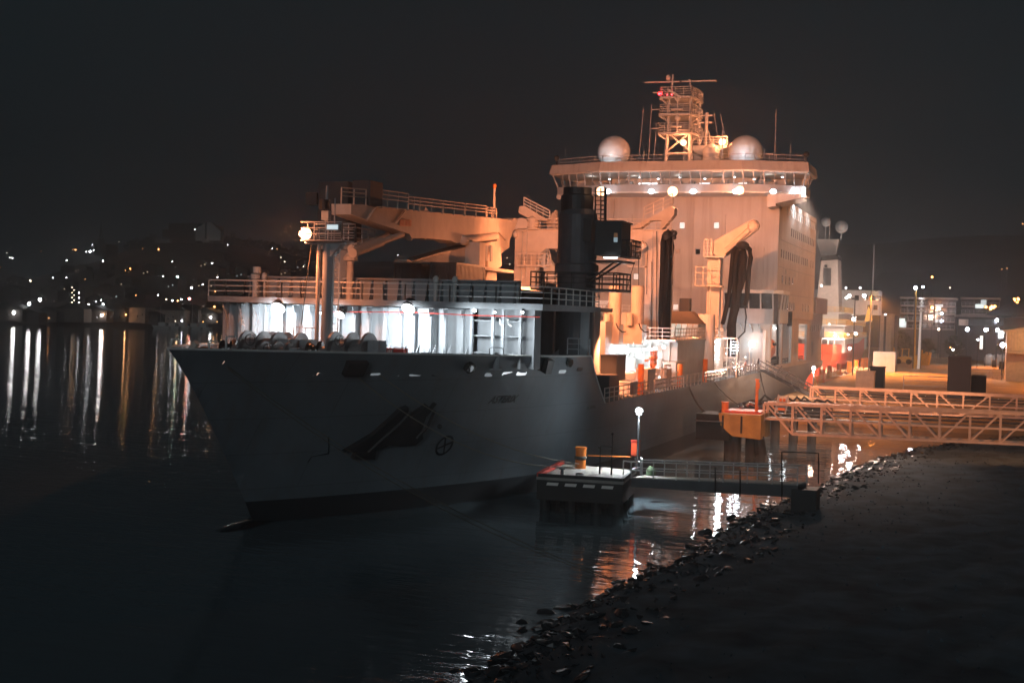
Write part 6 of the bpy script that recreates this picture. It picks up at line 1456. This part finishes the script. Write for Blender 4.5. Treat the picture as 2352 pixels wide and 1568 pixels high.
t = thing('assumed_mast_lamp', 'added wharf mast between the two ships with a warm floodlight on the red ship', 'street lamp', (-23, 246, 3))
MB().cyl((-23, 246, 3), (-23, 246, 17), .12, 8, .08).build('lamp_post', 'dark', t); MB().box(-23.6, -22.8, 245.8, 246.3, 16.9, 17.2).build('lamp_head', 'dark', t)
lamp((-23.2, 246.8, 16.7), 42000, (1., .6, .42), t, r=.3, target=(-33, 276, 5), spot=74, blend=.6)  # mast and floodlight added to brighten the red ship
# ================================================================ TOWN ON THE RIGHT
def apart(name, label, px0, px1, pyt, pyb, Y, floors, bays, lit, dep=16):
    a, b_ = at(px0, pyt, Y=Y), at(px1, pyt, Y=Y); zt = a.z; t = thing(name, label, 'building', (a.x, Y, 3))
    MB().box(a.x, b_.x, Y+1.4, Y+dep, 3, zt).build('walls', 'brick', t)
    fh = (zt-at(px0, pyb, Y=Y).z)/floors
    MB().box(a.x-.4, b_.x+.4, Y-.4, Y+dep+.4, zt, zt+.5).build('roof', 'slab', t)
    for i in range(floors):
        z = zt-fh*(i+1); o = MB().box(a.x, b_.x, Y, Y+1.4, z, z+.35).build('balcony_slab', 'slab', t); MB().rail([(a.x, Y+.05, z+.35), (b_.x, Y+.05, z+.35)], 1., 1.2, .04, bars=2).build('balcony_railing', 'rail', o)
        for k in range(bays):
            x = a.x+(b_.x-a.x)*(k+.5)/bays
            MB().box(x-.8, x+.8, Y+1.34, Y+1.39, z+.5, z+2.2).build('window', 'glass_lit' if (i, k) in lit else 'glass', t)
    mb = MB()
    for k in range(bays+1): x = a.x+(b_.x-a.x)*k/bays; mb.box(x-.12, x+.12, Y+.1, Y+1.34, 3, zt-.02) if k % 2 == 0 else 0
    mb.build('party_walls', 'brick', t); return t
apart('apartment_block', 'five-storey balcony block left of its twin, behind the light mast', 2069, 2195, 685, 755, 420, 4, 8, [(3, 0)])
apart('apartment_block', 'balcony block at the right, half hidden by the low hipped roof', 2209, 2296, 686, 740, 425, 3, 6, [(0, 3)])
a, b_ = at(2200, 727, Y=395), at(2352, 727, Y=395)
lo_ = thing('terminal_building', 'dark low building with a wide hipped roof in front of the balcony blocks', 'building', (a.x, 395, 3))
MB().box(a.x, b_.x+10, 396, 408, 3, a.z).build('walls', 'brick', lo_); MB().box(a.x-1, at(2290, 727, Y=395).x, 395, 409, a.z, a.z+.6).build('eaves', 'slab', lo_)
r0_, r1_ = at(2262, 722, Y=395), at(2400, 722, Y=395); MB().add([(r0_.x, 394.6, a.z+.65), (r1_.x, 394.6, a.z+.65), (r1_.x, 409, a.z+.65), (r0_.x, 409, a.z+.65), ((r0_.x+r1_.x)/2, 402, a.z+4.6)], [(3, 2, 1, 0), (0, 1, 4), (1, 2, 4), (2, 3, 4), (3, 0, 4)]).build('roof', 'brick', lo_)
for px, m_ in ((2213, 'glass_dim'), (2228, 'glass'), (2250, 'glass'), (2270, 'glass'), (2295, 'glass')): q = at(px, 740, Y=395.9); MB().box(q.x-1.3, q.x+1.3, 395.9, 395.98, q.z-.9, q.z+.9).build('window', m_, lo_)
a = at(2022, 722, Y=360); wq = thing('warehouse', 'brown shed with upright piers to the right of the red bow', 'shed', (a.x, 360, 3)); MB().box(a.x, at(2048, 722, Y=360).x, 360, 372, 3, a.z).build('walls', 'shed', wq); MB().box(a.x-.2, at(2048, 722, Y=360).x+.2, 359.8, 372.2, a.z, a.z+.3).build('roof', 'slab', wq); MB().box(a.x+1, a.x+1.6, 359.9, 360, 3, a.z-.3).box(a.x+4, a.x+4.6, 359.9, 360, 3, a.z-.3).build('piers', 'brick', wq)
# floodlight masts and lamps on the quay behind
def streetlamp(label, px, py, Y, m, r, ground=3., pw=0, col=(1, .95, .9), grp=None, poler=.09):
    q = at(px, py, Y=Y); t = thing('street_lamp', label, 'street lamp', (q.x, Y, ground), grp)
    MB().cyl((q.x, Y, ground-.3), (q.x, Y, max(q.z-r, ground+.2)), poler*1.3, 6, poler).build('lamp_post', 'dark', t)
    MB().ball(q, r, 10).build('lamp_globe', m, t)
    if pw: lamp(q-Vector((0, r+.3, 0)), pw, col, t, r=r)
    return t
RL = [(2103, 661, 300, 'fb', .62, 'blue-white lamp topping the left of the two tall quay masts'), (2120, 659, 303, 'fb', .38, 'smaller blue-white lamp topping the right of the two tall quay masts'),
      (2141, 636, 520, 'fo', .75, 'lone orange lamp high above the apartment blocks'), (2141+41, 661, 520, 'fy', .35, 'faint warm lamp above the gap between the apartment blocks'),
      (2301, 618, 700, 'fo', .4, 'left of a pair of tiny orange lamps high on the dark right hillside'), (2313, 616, 700, 'fo', .35, 'right of a pair of tiny orange lamps high on the dark right hillside'), (2349, 514, 900, 'fo', .6, 'highest orange spark at the right border'),
      (2141, 706, 415, 'fo', .8, 'orange lamp in front of the second-floor balconies'), (2157, 709, 414, 'fy', .85, 'warm lamp under the stair light of the balcony block'),
      (2163, 720, 412, 'fb', .6, 'upper of two blue-white lamps right of the stairwell'), (2163, 737, 412, 'fb', .6, 'lower of two blue-white lamps right of the stairwell'), (2156, 756, 410, 'fy', .6, 'pinkish lamp at the foot of the stairwell'),
      (2222, 756, 340, 'fb', .8, 'big blue-white lamp left of centre in front of the low building'), (2265, 757, 340, 'fb', .8, 'big blue-white lamp in front of the right half of the low building'), (2290, 735, 350, 'fb', .7, 'blue-white lamp under the hipped roof corner'),
      (2291, 758, 345, 'fb', .75, 'blue-white lamp lighting a round tank beside the shed'), (2303, 792, 255, 'fb', .75, 'biggest blue-white lamp, beside the cream shed'), (2189, 803, 330, 'fw', .35, 'small white lamp low behind the yard'), (2183, 798, 332, 'fo', .25, 'tiny orange lamp low behind the yard'),
      (2246, 780, 330, 'fb', .35, 'small blue-white lamp beside the lit doorway'), (2337, 694, 600, 'fo', .95, 'orange lamp shining through the tree at the right border'), (2022, 704, 345, 'fo', .5, 'orange lamp just right of the red ship bridge'), (2034, 722, 340, 'fw', .25, 'tiny white lamp on the brown shed')]
for px, py, Y, m_, r_, lab in RL: streetlamp(lab, px, py, Y, m_, r_*.55, pw=({'fb': 700, 'fo': 400, 'fw': 0, 'fy': 200}[m_] if Y < 430 and r_ > .5 else 0), col=(.85, .88, 1) if m_ == 'fb' else (1, .5, .2))
for px, py, w, h in ((2157, 702, 1.1, .4), (2156, 720, 1., .45), (2156, 737, 1., .45)):
    q = at(px, py, Y=419); t = tag(MB().box(q.x-w, q.x+w, 418.9, 419.2, q.z-h, q.z+h).build('stair_light', glow('stair_tube_light', (.75, .85, .85), .7)), 'pale stairwell light panel on the left balcony block, one of three stacked', 'light', 'stairwell light panels')
for px, py, w, h, Y, lab in ((2072, 741, .8, 1.3, 418, 'pale lit doorway at the left corner of the balcony block'), (2250, 703, 1.2, .6, 424, 'pale lit panel on the right balcony block'), (2254, 786, .35, 1.6, 335, 'tall narrow lit doorway on the dark quay'), (2300, 768, .7, 1., 344, 'glowing panel standing in for a lamp-lit tank side')):
    q = at(px, py, Y=Y); tag(MB().box(q.x-w, q.x+w, Y-.1, Y+.2, q.z-h, q.z+h).build('glow_panel', glow('glow_panel_light', (.75, .88, .85), 1.4)), lab, 'light')  # on the tank panel the glow replaces lamplight on a curved side
random.seed(9)
for i in range(14):
    px = 2262+random.random()*26; py = 706+random.uniform(-3, 4); 
    if i > 8: px = 2330+random.random()*16; py = 685+random.random()*20
    q = at(px, py, Y=415); t = thing('window_light', 'small orange light in the cluster between the apartment block and the hipped roof' if i <= 8 else 'small orange light in the cluster at the right border', 'light', tuple(q), 'orange light cluster over the hipped roof' if i <= 8 else 'orange light cluster at the right border'); MB().ball(q, .22+.25*random.random(), 8).build('bulb', 'fo', t); MB().cyl(q-Vector((0, 0, 1.5)), q, .05, 5).build('bracket', 'dark', t)
# tall white navigation mast, floodlighting put in as a glow of its paint
q = at(2117, 690, Y=300); nm_ = thing('navigation_mast', 'slim white mast with a ring of fittings, glowing against the dark apartments', 'mast', (q.x, 300, 3))
MB().cyl((q.x-.2, 300, 3), (q.x, 300, q.z), .32, 10, .2).build('mast_tube', glow('mast_paint_glow', (.8, .85, .8), .12), nm_); mb = MB()
for dz_, w in ((0, .8), (-.9, .5), (-1.7, 1.), (-2.5, .6)): mb.lathe((q.x, 300, q.z+dz_), [(w*.6, 0), (w, .3), (w*.6, .6)], 10)
mb.build('mast_head', 'white', nm_); lamp((q.x+1.5, 297, q.z+1), 260, PALE, nm_, r=.2)
MB().cyl((at(2103, 760, Y=300).x, 300.5, 3), (at(2103, 665, Y=300).x, 300.5, at(2103, 665, Y=300).z), .2, 8).build('twin_post', 'yellow', nm_)
# stacked poles and fence on the back edge of the yard
for i in range(9):
    q = at(2100+i*4, 812, Y=330); tag(MB().tube([(q.x, 330, 3), (q.x+.5, 330, 3+2.2+random.random()*1.6)], .35, 5).build('timber_pile', 'yellow'), 'rusty brown upright in the cluster behind the forklift', 'post', 'uprights behind the forklift')
# trees in front of the apartments and at the right
def tree(label, x, y, z, h, w, grp='trees behind the wharf', n_=260):
    t = thing('tree', label, 'tree', (x, y, z), grp)
    mb = MB().tube([(x, y, z), (x+.1, y, z+h*.35), (x-.1, y, z+h*.6)], .2, 6, rs=[.3, .22, .1])
    for a in range(6): an = a*1.05; mb.tube([(x, y, z+h*(.3+.04*a)), (x+math.cos(an)*w*.6, y+math.sin(an)*w*.6, z+h*(.55+.05*a))], .09, 5, rs=[.1, .03])
    mb.build('trunk', 'wood', t); mb = MB()
    for i in range(n_):
        an, rr, zz = random.random()*6.28, random.random()**.5, random.random(); c = Vector((x+math.cos(an)*rr*w*math.sin(math.pi*(.15+.8*zz)), y+math.sin(an)*rr*w*math.sin(math.pi*(.15+.8*zz)), z+h*(.3+.7*zz)))
        a_, b2 = Vector((random.gauss(0, 1), random.gauss(0, 1), random.gauss(0, 1))).normalized()*.45, Vector((random.gauss(0, 1), random.gauss(0, 1), random.gauss(0, 1))).normalized()*.4
        mb.add([c-a_, c+b2, c+a_, c-b2], [(0, 1, 2, 3)])
    mb.build('crown', mat('dark_leaves', (.06, .075, .04), .8, noise=.4, nscale=2) if 'dark_leaves' not in bpy.data.materials else bpy.data.materials['dark_leaves'], t); return t
for px, Y, h in ((2068, 375, 8), (2085, 370, 6), (2130, 372, 6), (2190, 365, 7), (2330, 320, 9)): q = at(px, 780, Y=Y); tree({2068: 'loose tree at the left foot of the balcony block', 2085: 'small tree behind the forklift', 2130: 'small bushy tree right of the white mast', 2190: 'dark tree in front of the gap between apartment blocks', 2330: 'tall dark tree behind the cream shed'}[px], q.x, Y, 3, h, h*.42)
# ================================================================ FAR SHORE ON THE LEFT
def march(px, py, h):
    d = ray(px, py); t0 = 300
    while t0 < 1500:
        p = Vector((0, 0, CAMZ))+d*(t0/d.y)
        g = terr_z(p.x, p.y)
        if g > -2 and p.z-g <= h: return p, g
        t0 += 3
    p = Vector((0, 0, CAMZ))+d*(1130/d.y); return p, min(p.z-3, terr_z(p.x, p.y))
cm = {'o': ('fo', 'orange'), 'w': ('fw', 'white'), 'b': ('fb', 'blue-white'), 'g': ('fg', 'greenish white'), 'y': ('fy', 'warm white'), 'r': ('fr', 'pinkish red')}
def Z3_(x, y): return x/4.2, 488+y/4.2
FL = [(65, 390, 'y', 2, ''), (95, 438, 'w', 2, ''), (120, 440, 'w', 2.5, ''), (730, 360, 'o', 4.5, 'bright orange lamp high on the left hillside, beside a pair of white ones'), (700, 360, 'o', 1.5, ''), (870, 375, 'w', 5.5, 'brightest white lamp near the top of the left hillside'), (893, 314, 'w', 2, ''), (905, 365, 'w', 3, ''), (830, 378, 'w', 2, ''),
      (643, 460, 'w', 3, ''), (993, 470, 'w', 4.5, 'square-looking cool white lamp below the hilltop lights'), (1530, 355, 'o', 4, 'single orange lamp under the dark hilltop building'), (1375, 347, 'o', 1.2, ''), (2078, 413, 'o', 3.2, 'orange lamp on the slope right of the hilltop building'), (1660, 472, 'w', 1.6, ''), (2045, 489, 'w', 1.8, ''),
      (1258, 543, 'o', 4, 'orange lamp in the middle of the dark left hillside'), (1208, 560, 'o', 2, ''), (1712, 620, 'g', 6, 'large greenish white lamp at the left of the ship, midway up the slope'), (1848, 725, 'b', 5, 'blue-white lamp just left of the upper platform railing'), (2078, 757, 'o', 4, 'orange lamp seen through the upper platform railing'),
      (295, 660, 'y', 4.2, 'warm white lamp alone above the left waterfront'), (822, 643, 'o', 1.8, ''), (1090, 708, 'y', 2.2, ''), (1825, 832, 'r', 6, 'pinkish red lamp over the marina boats'), (1605, 838, 'y', 3.4, ''), (1662, 850, 'w', 3.4, ''), (1715, 850, 'o', 4, 'orange lamp in the middle of the marina row'), (1750, 840, 'w', 3, ''),
      (1645, 895, 'y', 3, ''), (1570, 930, 'y', 3.6, ''), (1600, 932, 'w', 2.6, ''), (1635, 935, 'w', 3, ''), (1830, 928, 'w', 3, ''), (1915, 930, 'y', 3, ''), (1715, 937, 'w', 1.5, ''),
      (695, 724, 'y', 1.6, ''), (715, 748, 'y', 1.5, ''), (695, 772, 'y', 1.6, ''), (715, 797, 'y', 1.5, ''), (695, 820, 'y', 1.6, ''), (715, 845, 'y', 1.5, ''), (695, 866, 'y', 1.8, ''), (762, 775, 'w', 1, ''), (762, 822, 'w', 1, ''), (762, 868, 'w', 1, ''),
      (855, 885, 'w', 3.2, ''), (995, 885, 'b', 4.5, 'blue-white lamp above the white and orange pair on the waterfront'), (975, 845, 'w', 1.5, ''), (280, 880, 'w', 8, 'large white lamp, left of the two tallest on the far quay'), (385, 840, 'w', 8, 'large white lamp, right of the two tallest on the far quay'), (150, 872, 'w', 3, ''), (135, 965, 'w', 8, 'leftmost of the large white lamps on the far quay'), (350, 985, 'w', 3.5, ''),
      (570, 1010, 'w', 9, 'largest low white lamp on the far quay'), (470, 1018, 'o', 2.2, ''), (983, 990, 'w', 6.5, 'white half of the close white and orange pair on the waterfront'), (1000, 982, 'o', 4, 'orange half of the close white and orange pair on the waterfront'), (1215, 985, 'o', 4.2, 'lone orange lamp at the water right of the close pair'), (2070, 910, 'o', 5, 'larger orange lamp below the upper platform, left one'), (2155, 905, 'o', 4, 'orange lamp right under the end of the upper platform'), (2070, 946, 'o', 2, ''), (2032, 953, 'o', 2, ''),
      (2033, 1010, 'b', 4.5, 'blue-white lamp low at the water beside the breakwater'), (1755, 1045, 'b', 3.5, ''), (1790, 1045, 'b', 3.5, ''), (1692, 1048, 'y', 2.2, ''), (1960, 1053, 'o', 2.5, ''), (2095, 1053, 'o', 2, ''), (450, 915, 'y', 1.5, ''), (475, 918, 'y', 1.8, ''), (500, 913, 'y', 1.5, ''), (520, 915, 'y', 1.8, ''), (192, 912, 'w', 1.6, ''), (320, 1028, 'g', 1.8, ''),
      (1148, 280, 'y', 1.2, ''), (1880, 168, 'w', 1.6, ''), (1525, 795, 'w', 2.2, ''), (1410, 770, 'w', 1.2, ''), (1335, 765, 'o', 1.2, ''), (1312, 798, 'o', 1.2, ''), (1575, 615, 'w', 1.3, ''), (2097, 625, 'w', 1.8, ''), (1912, 729, 'w', 1.4, ''), (640, 628, 'w', 1.4, ''), (510, 630, 'w', 1.2, ''), (5, 530, 'o', 1.8, ''), (395, 372, 'o', 1, ''), (1955, 695, 'w', 1.4, '')]
FL = [(*Z3_(x, y), c, s, l) for x, y, c, s, l in FL]
FL += [(636, 572, 'o', 2.6, 'orange lamp beside a tiny white one, left of the foremast light'), (626, 571, 'w', 1.4, ''), (680, 568, 'o', 2.6, 'orange lamp just below and left of the glaring foremast light'), (645, 591, 'y', 2.2, ''), (654, 601, 'y', 2.4, ''), (697, 612, 'y', 1.6, ''), (523, 562, 'w', 1.8, ''), (640, 661, 'o', 1.2, '')]
FL += [(914, 586, 'w', 1.8, ''), (1047, 589, 'w', 1.2, ''), (1150, 575, 'y', 1., ''), (1171, 607, 'y', 2.0, 'small warm lamp in the gap between crane boom and gantry'), (1165, 592, 'y', 1., ''), (1045, 588, 'w', 1, '')]
groups = {}
for px, py, c, s_, lab in FL:
    m_, cn = cm[c]
    p, g = march(px, py, 5 if s_ < 4 else 8)
    dist = p.dot(fw); r_ = max(.24, s_*dist/FPX*.40)
    big = s_ >= 4
    if not lab:
        zone = 'down by the far quay' if py > 690 else 'on the dark far hillside'; sz = 'tiny' if s_ < 2 else 'small' if s_ < 4 else 'large'
        lab = f'{sz} {cn} lamp {zone}'; grp = f'{sz} {cn} lamps {zone}'
    else: grp = None
    t = thing('street_lamp', lab, 'street lamp', (p.x, p.y, g), grp)
    MB().cyl((p.x, p.y, g-.4), (p.x, p.y, max(p.z-r_*.8, g+.3)), .12, 5, .08).build('lamp_post', 'dark', t)
    MB().ball(p, r_, 8, 1.25 if s_ > 7 else 1.).build('lamp_globe', m_, t)
    if big and c in 'wyb': lamp(p-Vector((0, r_+.5, 0)), 700, (1, .95, .9), t, r=r_)
    if big and c in 'or': lamp(p-Vector((0, r_+.5, 0)), 500, (1, .5, .2), t, r=r_)
# hilltop landmark: dark block with floodlit gables, and a spire on the ridge
YH = 1130
a, b_ = at(372, 556, Y=YH), at(452, 512, Y=YH)
hb = thing('museum_building', 'big dark hilltop building with faintly floodlit pointed gables', 'building', (a.x, YH, a.z-10))
MB().box(a.x, b_.x, YH, YH+50, a.z-14, at(372, 527, Y=YH).z).box(at(385, 515, Y=YH).x, b_.x, YH+2, YH+50, a.z, b_.z).build('main_block', 'hill', hb)
def g_(pts, nm, m): return MB().prism([(lambda q: (q.x, q.z))(at(x, y, Y=YH-6)) for x, y in pts], 'y', YH-8, YH-2).build(nm, m, hb)
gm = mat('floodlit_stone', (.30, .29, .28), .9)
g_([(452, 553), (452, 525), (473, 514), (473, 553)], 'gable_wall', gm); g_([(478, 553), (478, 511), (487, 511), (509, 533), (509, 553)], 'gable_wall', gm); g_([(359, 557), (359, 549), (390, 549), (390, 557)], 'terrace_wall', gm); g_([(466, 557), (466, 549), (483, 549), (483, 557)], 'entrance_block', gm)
MB().box(at(473, 520, Y=YH).x, at(478, 520, Y=YH).x, YH-5, YH, a.z-5, at(475, 512, Y=YH).z).build('dark_stair_tower', 'hill', hb)
for px in (460, 495, 375): q = at(px, 562, Y=YH-25); lamp(q, 700 if px > 400 else 350, (1, .93, .88), hb, r=1)
q = at(232, 560, Y=1100); sp = thing('church_spire', 'thin dark spire rising from the ridge at the left', 'spire', (q.x, 1100, q.z-10)); MB().lathe((q.x, 1100, q.z-10), [(4, 0), (4, 14), (2.2, 16), (.1, 34)], 8).build('spire', 'hill', sp); MB().box(q.x-10, q.x+6, 1102, 1120, q.z-12, q.z).build('nave', 'hill', sp)
# trees on the ridge skyline
random.seed(21)
hm_ = bpy.data.materials['dark_leaves']
for i, px in enumerate([300+i*13 for i in range(34)]):
    if 355 < px < 515: continue
    py = ridge(px)+3; q = at(px, py, Y=1120+random.uniform(-20, 20)); h = random.uniform(7, 15)
    t = thing('tree', 'round dark tree on the skyline of the far ridge', 'tree', (q.x, q.y, q.z-4), 'trees on the skyline of the far ridge')
    MB().cyl((q.x, q.y, q.z-5), (q.x, q.y, q.z+h*.4), .6, 5, .3).build('trunk', 'hill', t)
    mb = MB()
    for k in range(70):
        an, rr, zz = random.random()*6.28, random.random()**.5, random.random(); w = h*.55*math.sin(math.pi*(.2+.75*zz)); c = Vector((q.x+math.cos(an)*rr*w, q.y+math.sin(an)*rr*w, q.z+h*zz*.8))
        a_, b2 = Vector((random.gauss(0, 1), 0, random.gauss(0, 1))).normalized()*1.5, Vector((random.gauss(0, 1), random.gauss(0, .4), random.gauss(0, 1))).normalized()*1.4
        mb.add([c-a_, c+b2, c+a_, c-b2], [(0, 1, 2, 3)])
    mb.build('crown', 'hill', t)
# waterfront sheds and houses, dark boxes catching the lamp light
def house_far(px, py, w, h, m, lab, name='waterfront_shed', cat='building', grp='dark buildings along the far quay', gable=True):
    p, g = march(px, py, 1.2); t = thing(name, lab, cat, (p.x, p.y, g), grp)
    MB().box(p.x-w/2, p.x+w/2, p.y, p.y+9, g-1, g+h).build('walls', m, t)
    if gable: MB().prism([(p.x-w/2-.4, g+h), (p.x+w/2+.4, g+h), (p.x, g+h+w*.18)], 'y', p.y-.3, p.y+9.3).build('roof', 'hill', t)
    else: MB().box(p.x-w/2-.3, p.x+w/2+.3, p.y-.3, p.y+9.3, g+h, g+h+.3).build('roof', 'hill', t)
    mb = MB()
    for i in range(int(w/3)): mb.box(p.x-w/2+1+i*3, p.x-w/2+1.8+i*3, p.y-.06, p.y, g+1.2+(i*7 % 3)*.9, g+2.0+(i*7 % 3)*.9) if (i+int(px)) % 3 else 0
    if not mb.v: mb.box(p.x-.5, p.x+.3, p.y-.06, p.y, g+1.2, g+2.)
    mb.build('windows', random.choice(('glass', 'glass', 'glass_dim', 'town', 'townc')) if name == 'hillside_house' else 'glass', t); return t
random.seed(31)
for px, py, w, h in ((12, 736, 22, 5), (60, 738, 16, 5), (105, 736, 14, 4.5), (160, 738, 18, 6), (215, 737, 16, 5), (262, 735, 14, 6), (300, 734, 18, 7), (345, 737, 10, 4), (385, 733, 20, 6), (425, 733, 16, 6), (470, 738, 16, 5), (505, 740, 10, 4)):
    house_far(px, py, w, h, 'slab' if px in (300, 385) else 'brick', 'low dark quay shed in the row along the far waterfront')
for i in range(46):
    px = random.uniform(5, 700); py = random.uniform(600, 715)
    house_far(px, py, random.uniform(8, 14), random.uniform(4, 8), 'hill', 'dark hillside house among the lamps across the harbour', 'hillside_house', 'house', 'dark houses on the far hillside')
# small craft in the marina
for i, (px, mst) in enumerate(((372, 12), (395, 9), (418, 10), (445, 13), (466, 8))):
    q = at(px, 744+px*.022, Z=0); y_ = far_shore(q.x)-8; q = Vector((q.x*(y_/q.y), y_, 0))
    t = thing('moored_boat', ('small white boat with a bare mast moored at the far quay', 'moored boats at the far quay')[0], 'boat', tuple(q), 'moored boats at the far quay')
    MB().add([(q.x-5, q.y-1.6, 1.6), (q.x+5, q.y-1.5, 1.3), (q.x+5, q.y+1.5, 1.3), (q.x-5, q.y+1.6, 1.6), (q.x-6.5, q.y, 1.9), (q.x-4, q.y-.8, -.3), (q.x+4.5, q.y-.9, -.3), (q.x+4.5, q.y+.9, -.3), (q.x-4, q.y+.8, -.3)], [(0, 1, 2, 3, 4), (0, 5, 6, 1), (1, 6, 7, 2), (2, 7, 8, 3), (3, 8, 4), (4, 5, 0), (4, 8, 5), (5, 8, 7, 6)]).build('hull', 'white', t)
    MB().box(q.x-1.5, q.x+2.5, q.y-1, q.y+1, 1.4, 3.3).build('cabin', 'white', t); MB().cyl((q.x-1, q.y, 1.5), (q.x-1, q.y, mst), .12, 6).tube([(q.x-1, q.y, mst*.75), (q.x+3, q.y, mst*.3)], .08, 5).build('mast', 'rail', t)

# ================================================================ SHORE ROCKS
random.seed(42)
def rockmesh(k):
    mb = MB(); n_ = 9; m_ = 6
    ph = [random.random()*6.28 for _ in range(6)]; ax = (1., random.uniform(.6, .9), random.uniform(.42, .7))
    pl = [(Vector((random.gauss(0, 1), random.gauss(0, 1), random.gauss(0, 1))).normalized(), random.uniform(.55, .85)) for _ in range(9)]
    for i in range(m_+1):
        th = math.pi*i/m_
        for j in range(n_):
            p_ = 2*math.pi*j/n_; d_ = Vector((math.sin(th)*math.cos(p_), math.sin(th)*math.sin(p_), math.cos(th)))
            r_ = 1+.12*math.sin(3*p_+ph[0])*math.sin(2*th+ph[1])
            for nv, h_ in pl:
                dd_ = d_.dot(nv)
                if dd_ > 0: r_ = min(r_, h_/dd_)
            mb.v.append(Vector((d_.x*r_*ax[0], d_.y*r_*ax[1], d_.z*r_*ax[2])))
    mb.f = [(i*n_+j, i*n_+(j+1) % n_, (i+1)*n_+(j+1) % n_, (i+1)*n_+j) for i in range(m_) for j in range(n_)]
    me = bpy.data.meshes.new('rock'); me.from_pydata(mb.v, [], mb.f); me.materials.append(M['rock']); return me
RM = [rockmesh(i) for i in range(9)]
cnt = 0
y = 34.
while cnt < 285:
    y = 34+cnt/285.*118 if True else y
    yy = 34+((cnt*0.6180339)%1.0)**1.25*116
    s_ = random.choice((-.8, -.3, .2, .7, 1.2, 1.8, 2.6, 3.4, 4.6))+random.uniform(-.3, .3)
    x = shore_x(yy)+s_
    o = bpy.data.objects.new('shore_rock', RM[cnt % 9]); COL.objects.link(o)
    sz = random.uniform(.2, .62)*(1.15 if s_ < 1.5 else .75); o.scale = (sz, sz*random.uniform(.8, 1.2), sz*random.uniform(.5, .9)); o.rotation_euler = (random.uniform(-.5, .5), random.uniform(-.5, .5), random.random()*6.28)
    o.location = (x, yy, max(bank_z(x, yy), -.1)+sz*.05)
    tag(o, 'wet dark boulder in the rock edge along the near shore', 'rock', 'boulders along the near shore')
    cnt += 1
# finer rubble between them, uncountable
mb = MB()
for i in range(2600):
    yy = random.uniform(33, 150); x = shore_x(yy)+random.triangular(-.9, 5.5, 1.); c = Vector((x, yy, bank_z(x, yy)+.02)); r_ = random.uniform(.08, .26)
    pts = [c+Vector((random.uniform(-1, 1), random.uniform(-1, 1), random.uniform(-.3, .8)))*r_ for _ in range(4)]
    mb.add(pts, [(0, 1, 2), (0, 2, 3), (0, 3, 1), (1, 3, 2)])
o = mb.build('rubble', 'rock'); kind(o, 'stuff'); o['label'] = 'broken stone rubble filling between the shore boulders'; o['category'] = 'rubble'
# rough grass tufts on the bank
mb = MB()
for i in range(6000):
    yy = random.uniform(26, 150); x = shore_x(yy)+2.2+random.random()**1.3*45; c = Vector((x, yy, bank_z(x, yy)-.03)); h_ = random.uniform(.05, .14); a_ = random.random()*6.28; w = Vector((math.cos(a_), math.sin(a_), 0))*.035*(1+yy/60)
    mb.add([c-w, c+w, c+Vector((random.uniform(-.12, .12), random.uniform(-.12, .12), h_))], [(0, 1, 2)])
me_ = bpy.data.meshes.new('bank_grass'); me_.from_pydata(mb.v, [], mb.f); me_.materials.append(M['soil']); o = bpy.data.objects.new('bank_grass', me_); COL.objects.link(o); kind(o, 'stuff'); o['label'] = 'rough dark grass covering the near bank'; o['category'] = 'grass'

# ================================================================ AIR
HZ = .0009
hz = bpy.data.materials.new('night_haze'); hz.use_nodes = True; n = hz.node_tree; n.nodes.clear()
out = n.nodes.new('ShaderNodeOutputMaterial'); pv = n.nodes.new('ShaderNodeVolumePrincipled'); pv.inputs['Color'].default_value = (.8, .8, .8, 1); pv.inputs['Density'].default_value = HZ; pv.inputs['Anisotropy'].default_value = .72
n.links.new(pv.outputs[0], out.inputs['Volume'])
o = MB().box(-1520, 920, -310, 1310, -4, 175).build('haze', hz); kind(o, 'stuff'); o['label'] = 'thin even night haze over the harbour'; o['category'] = 'haze'
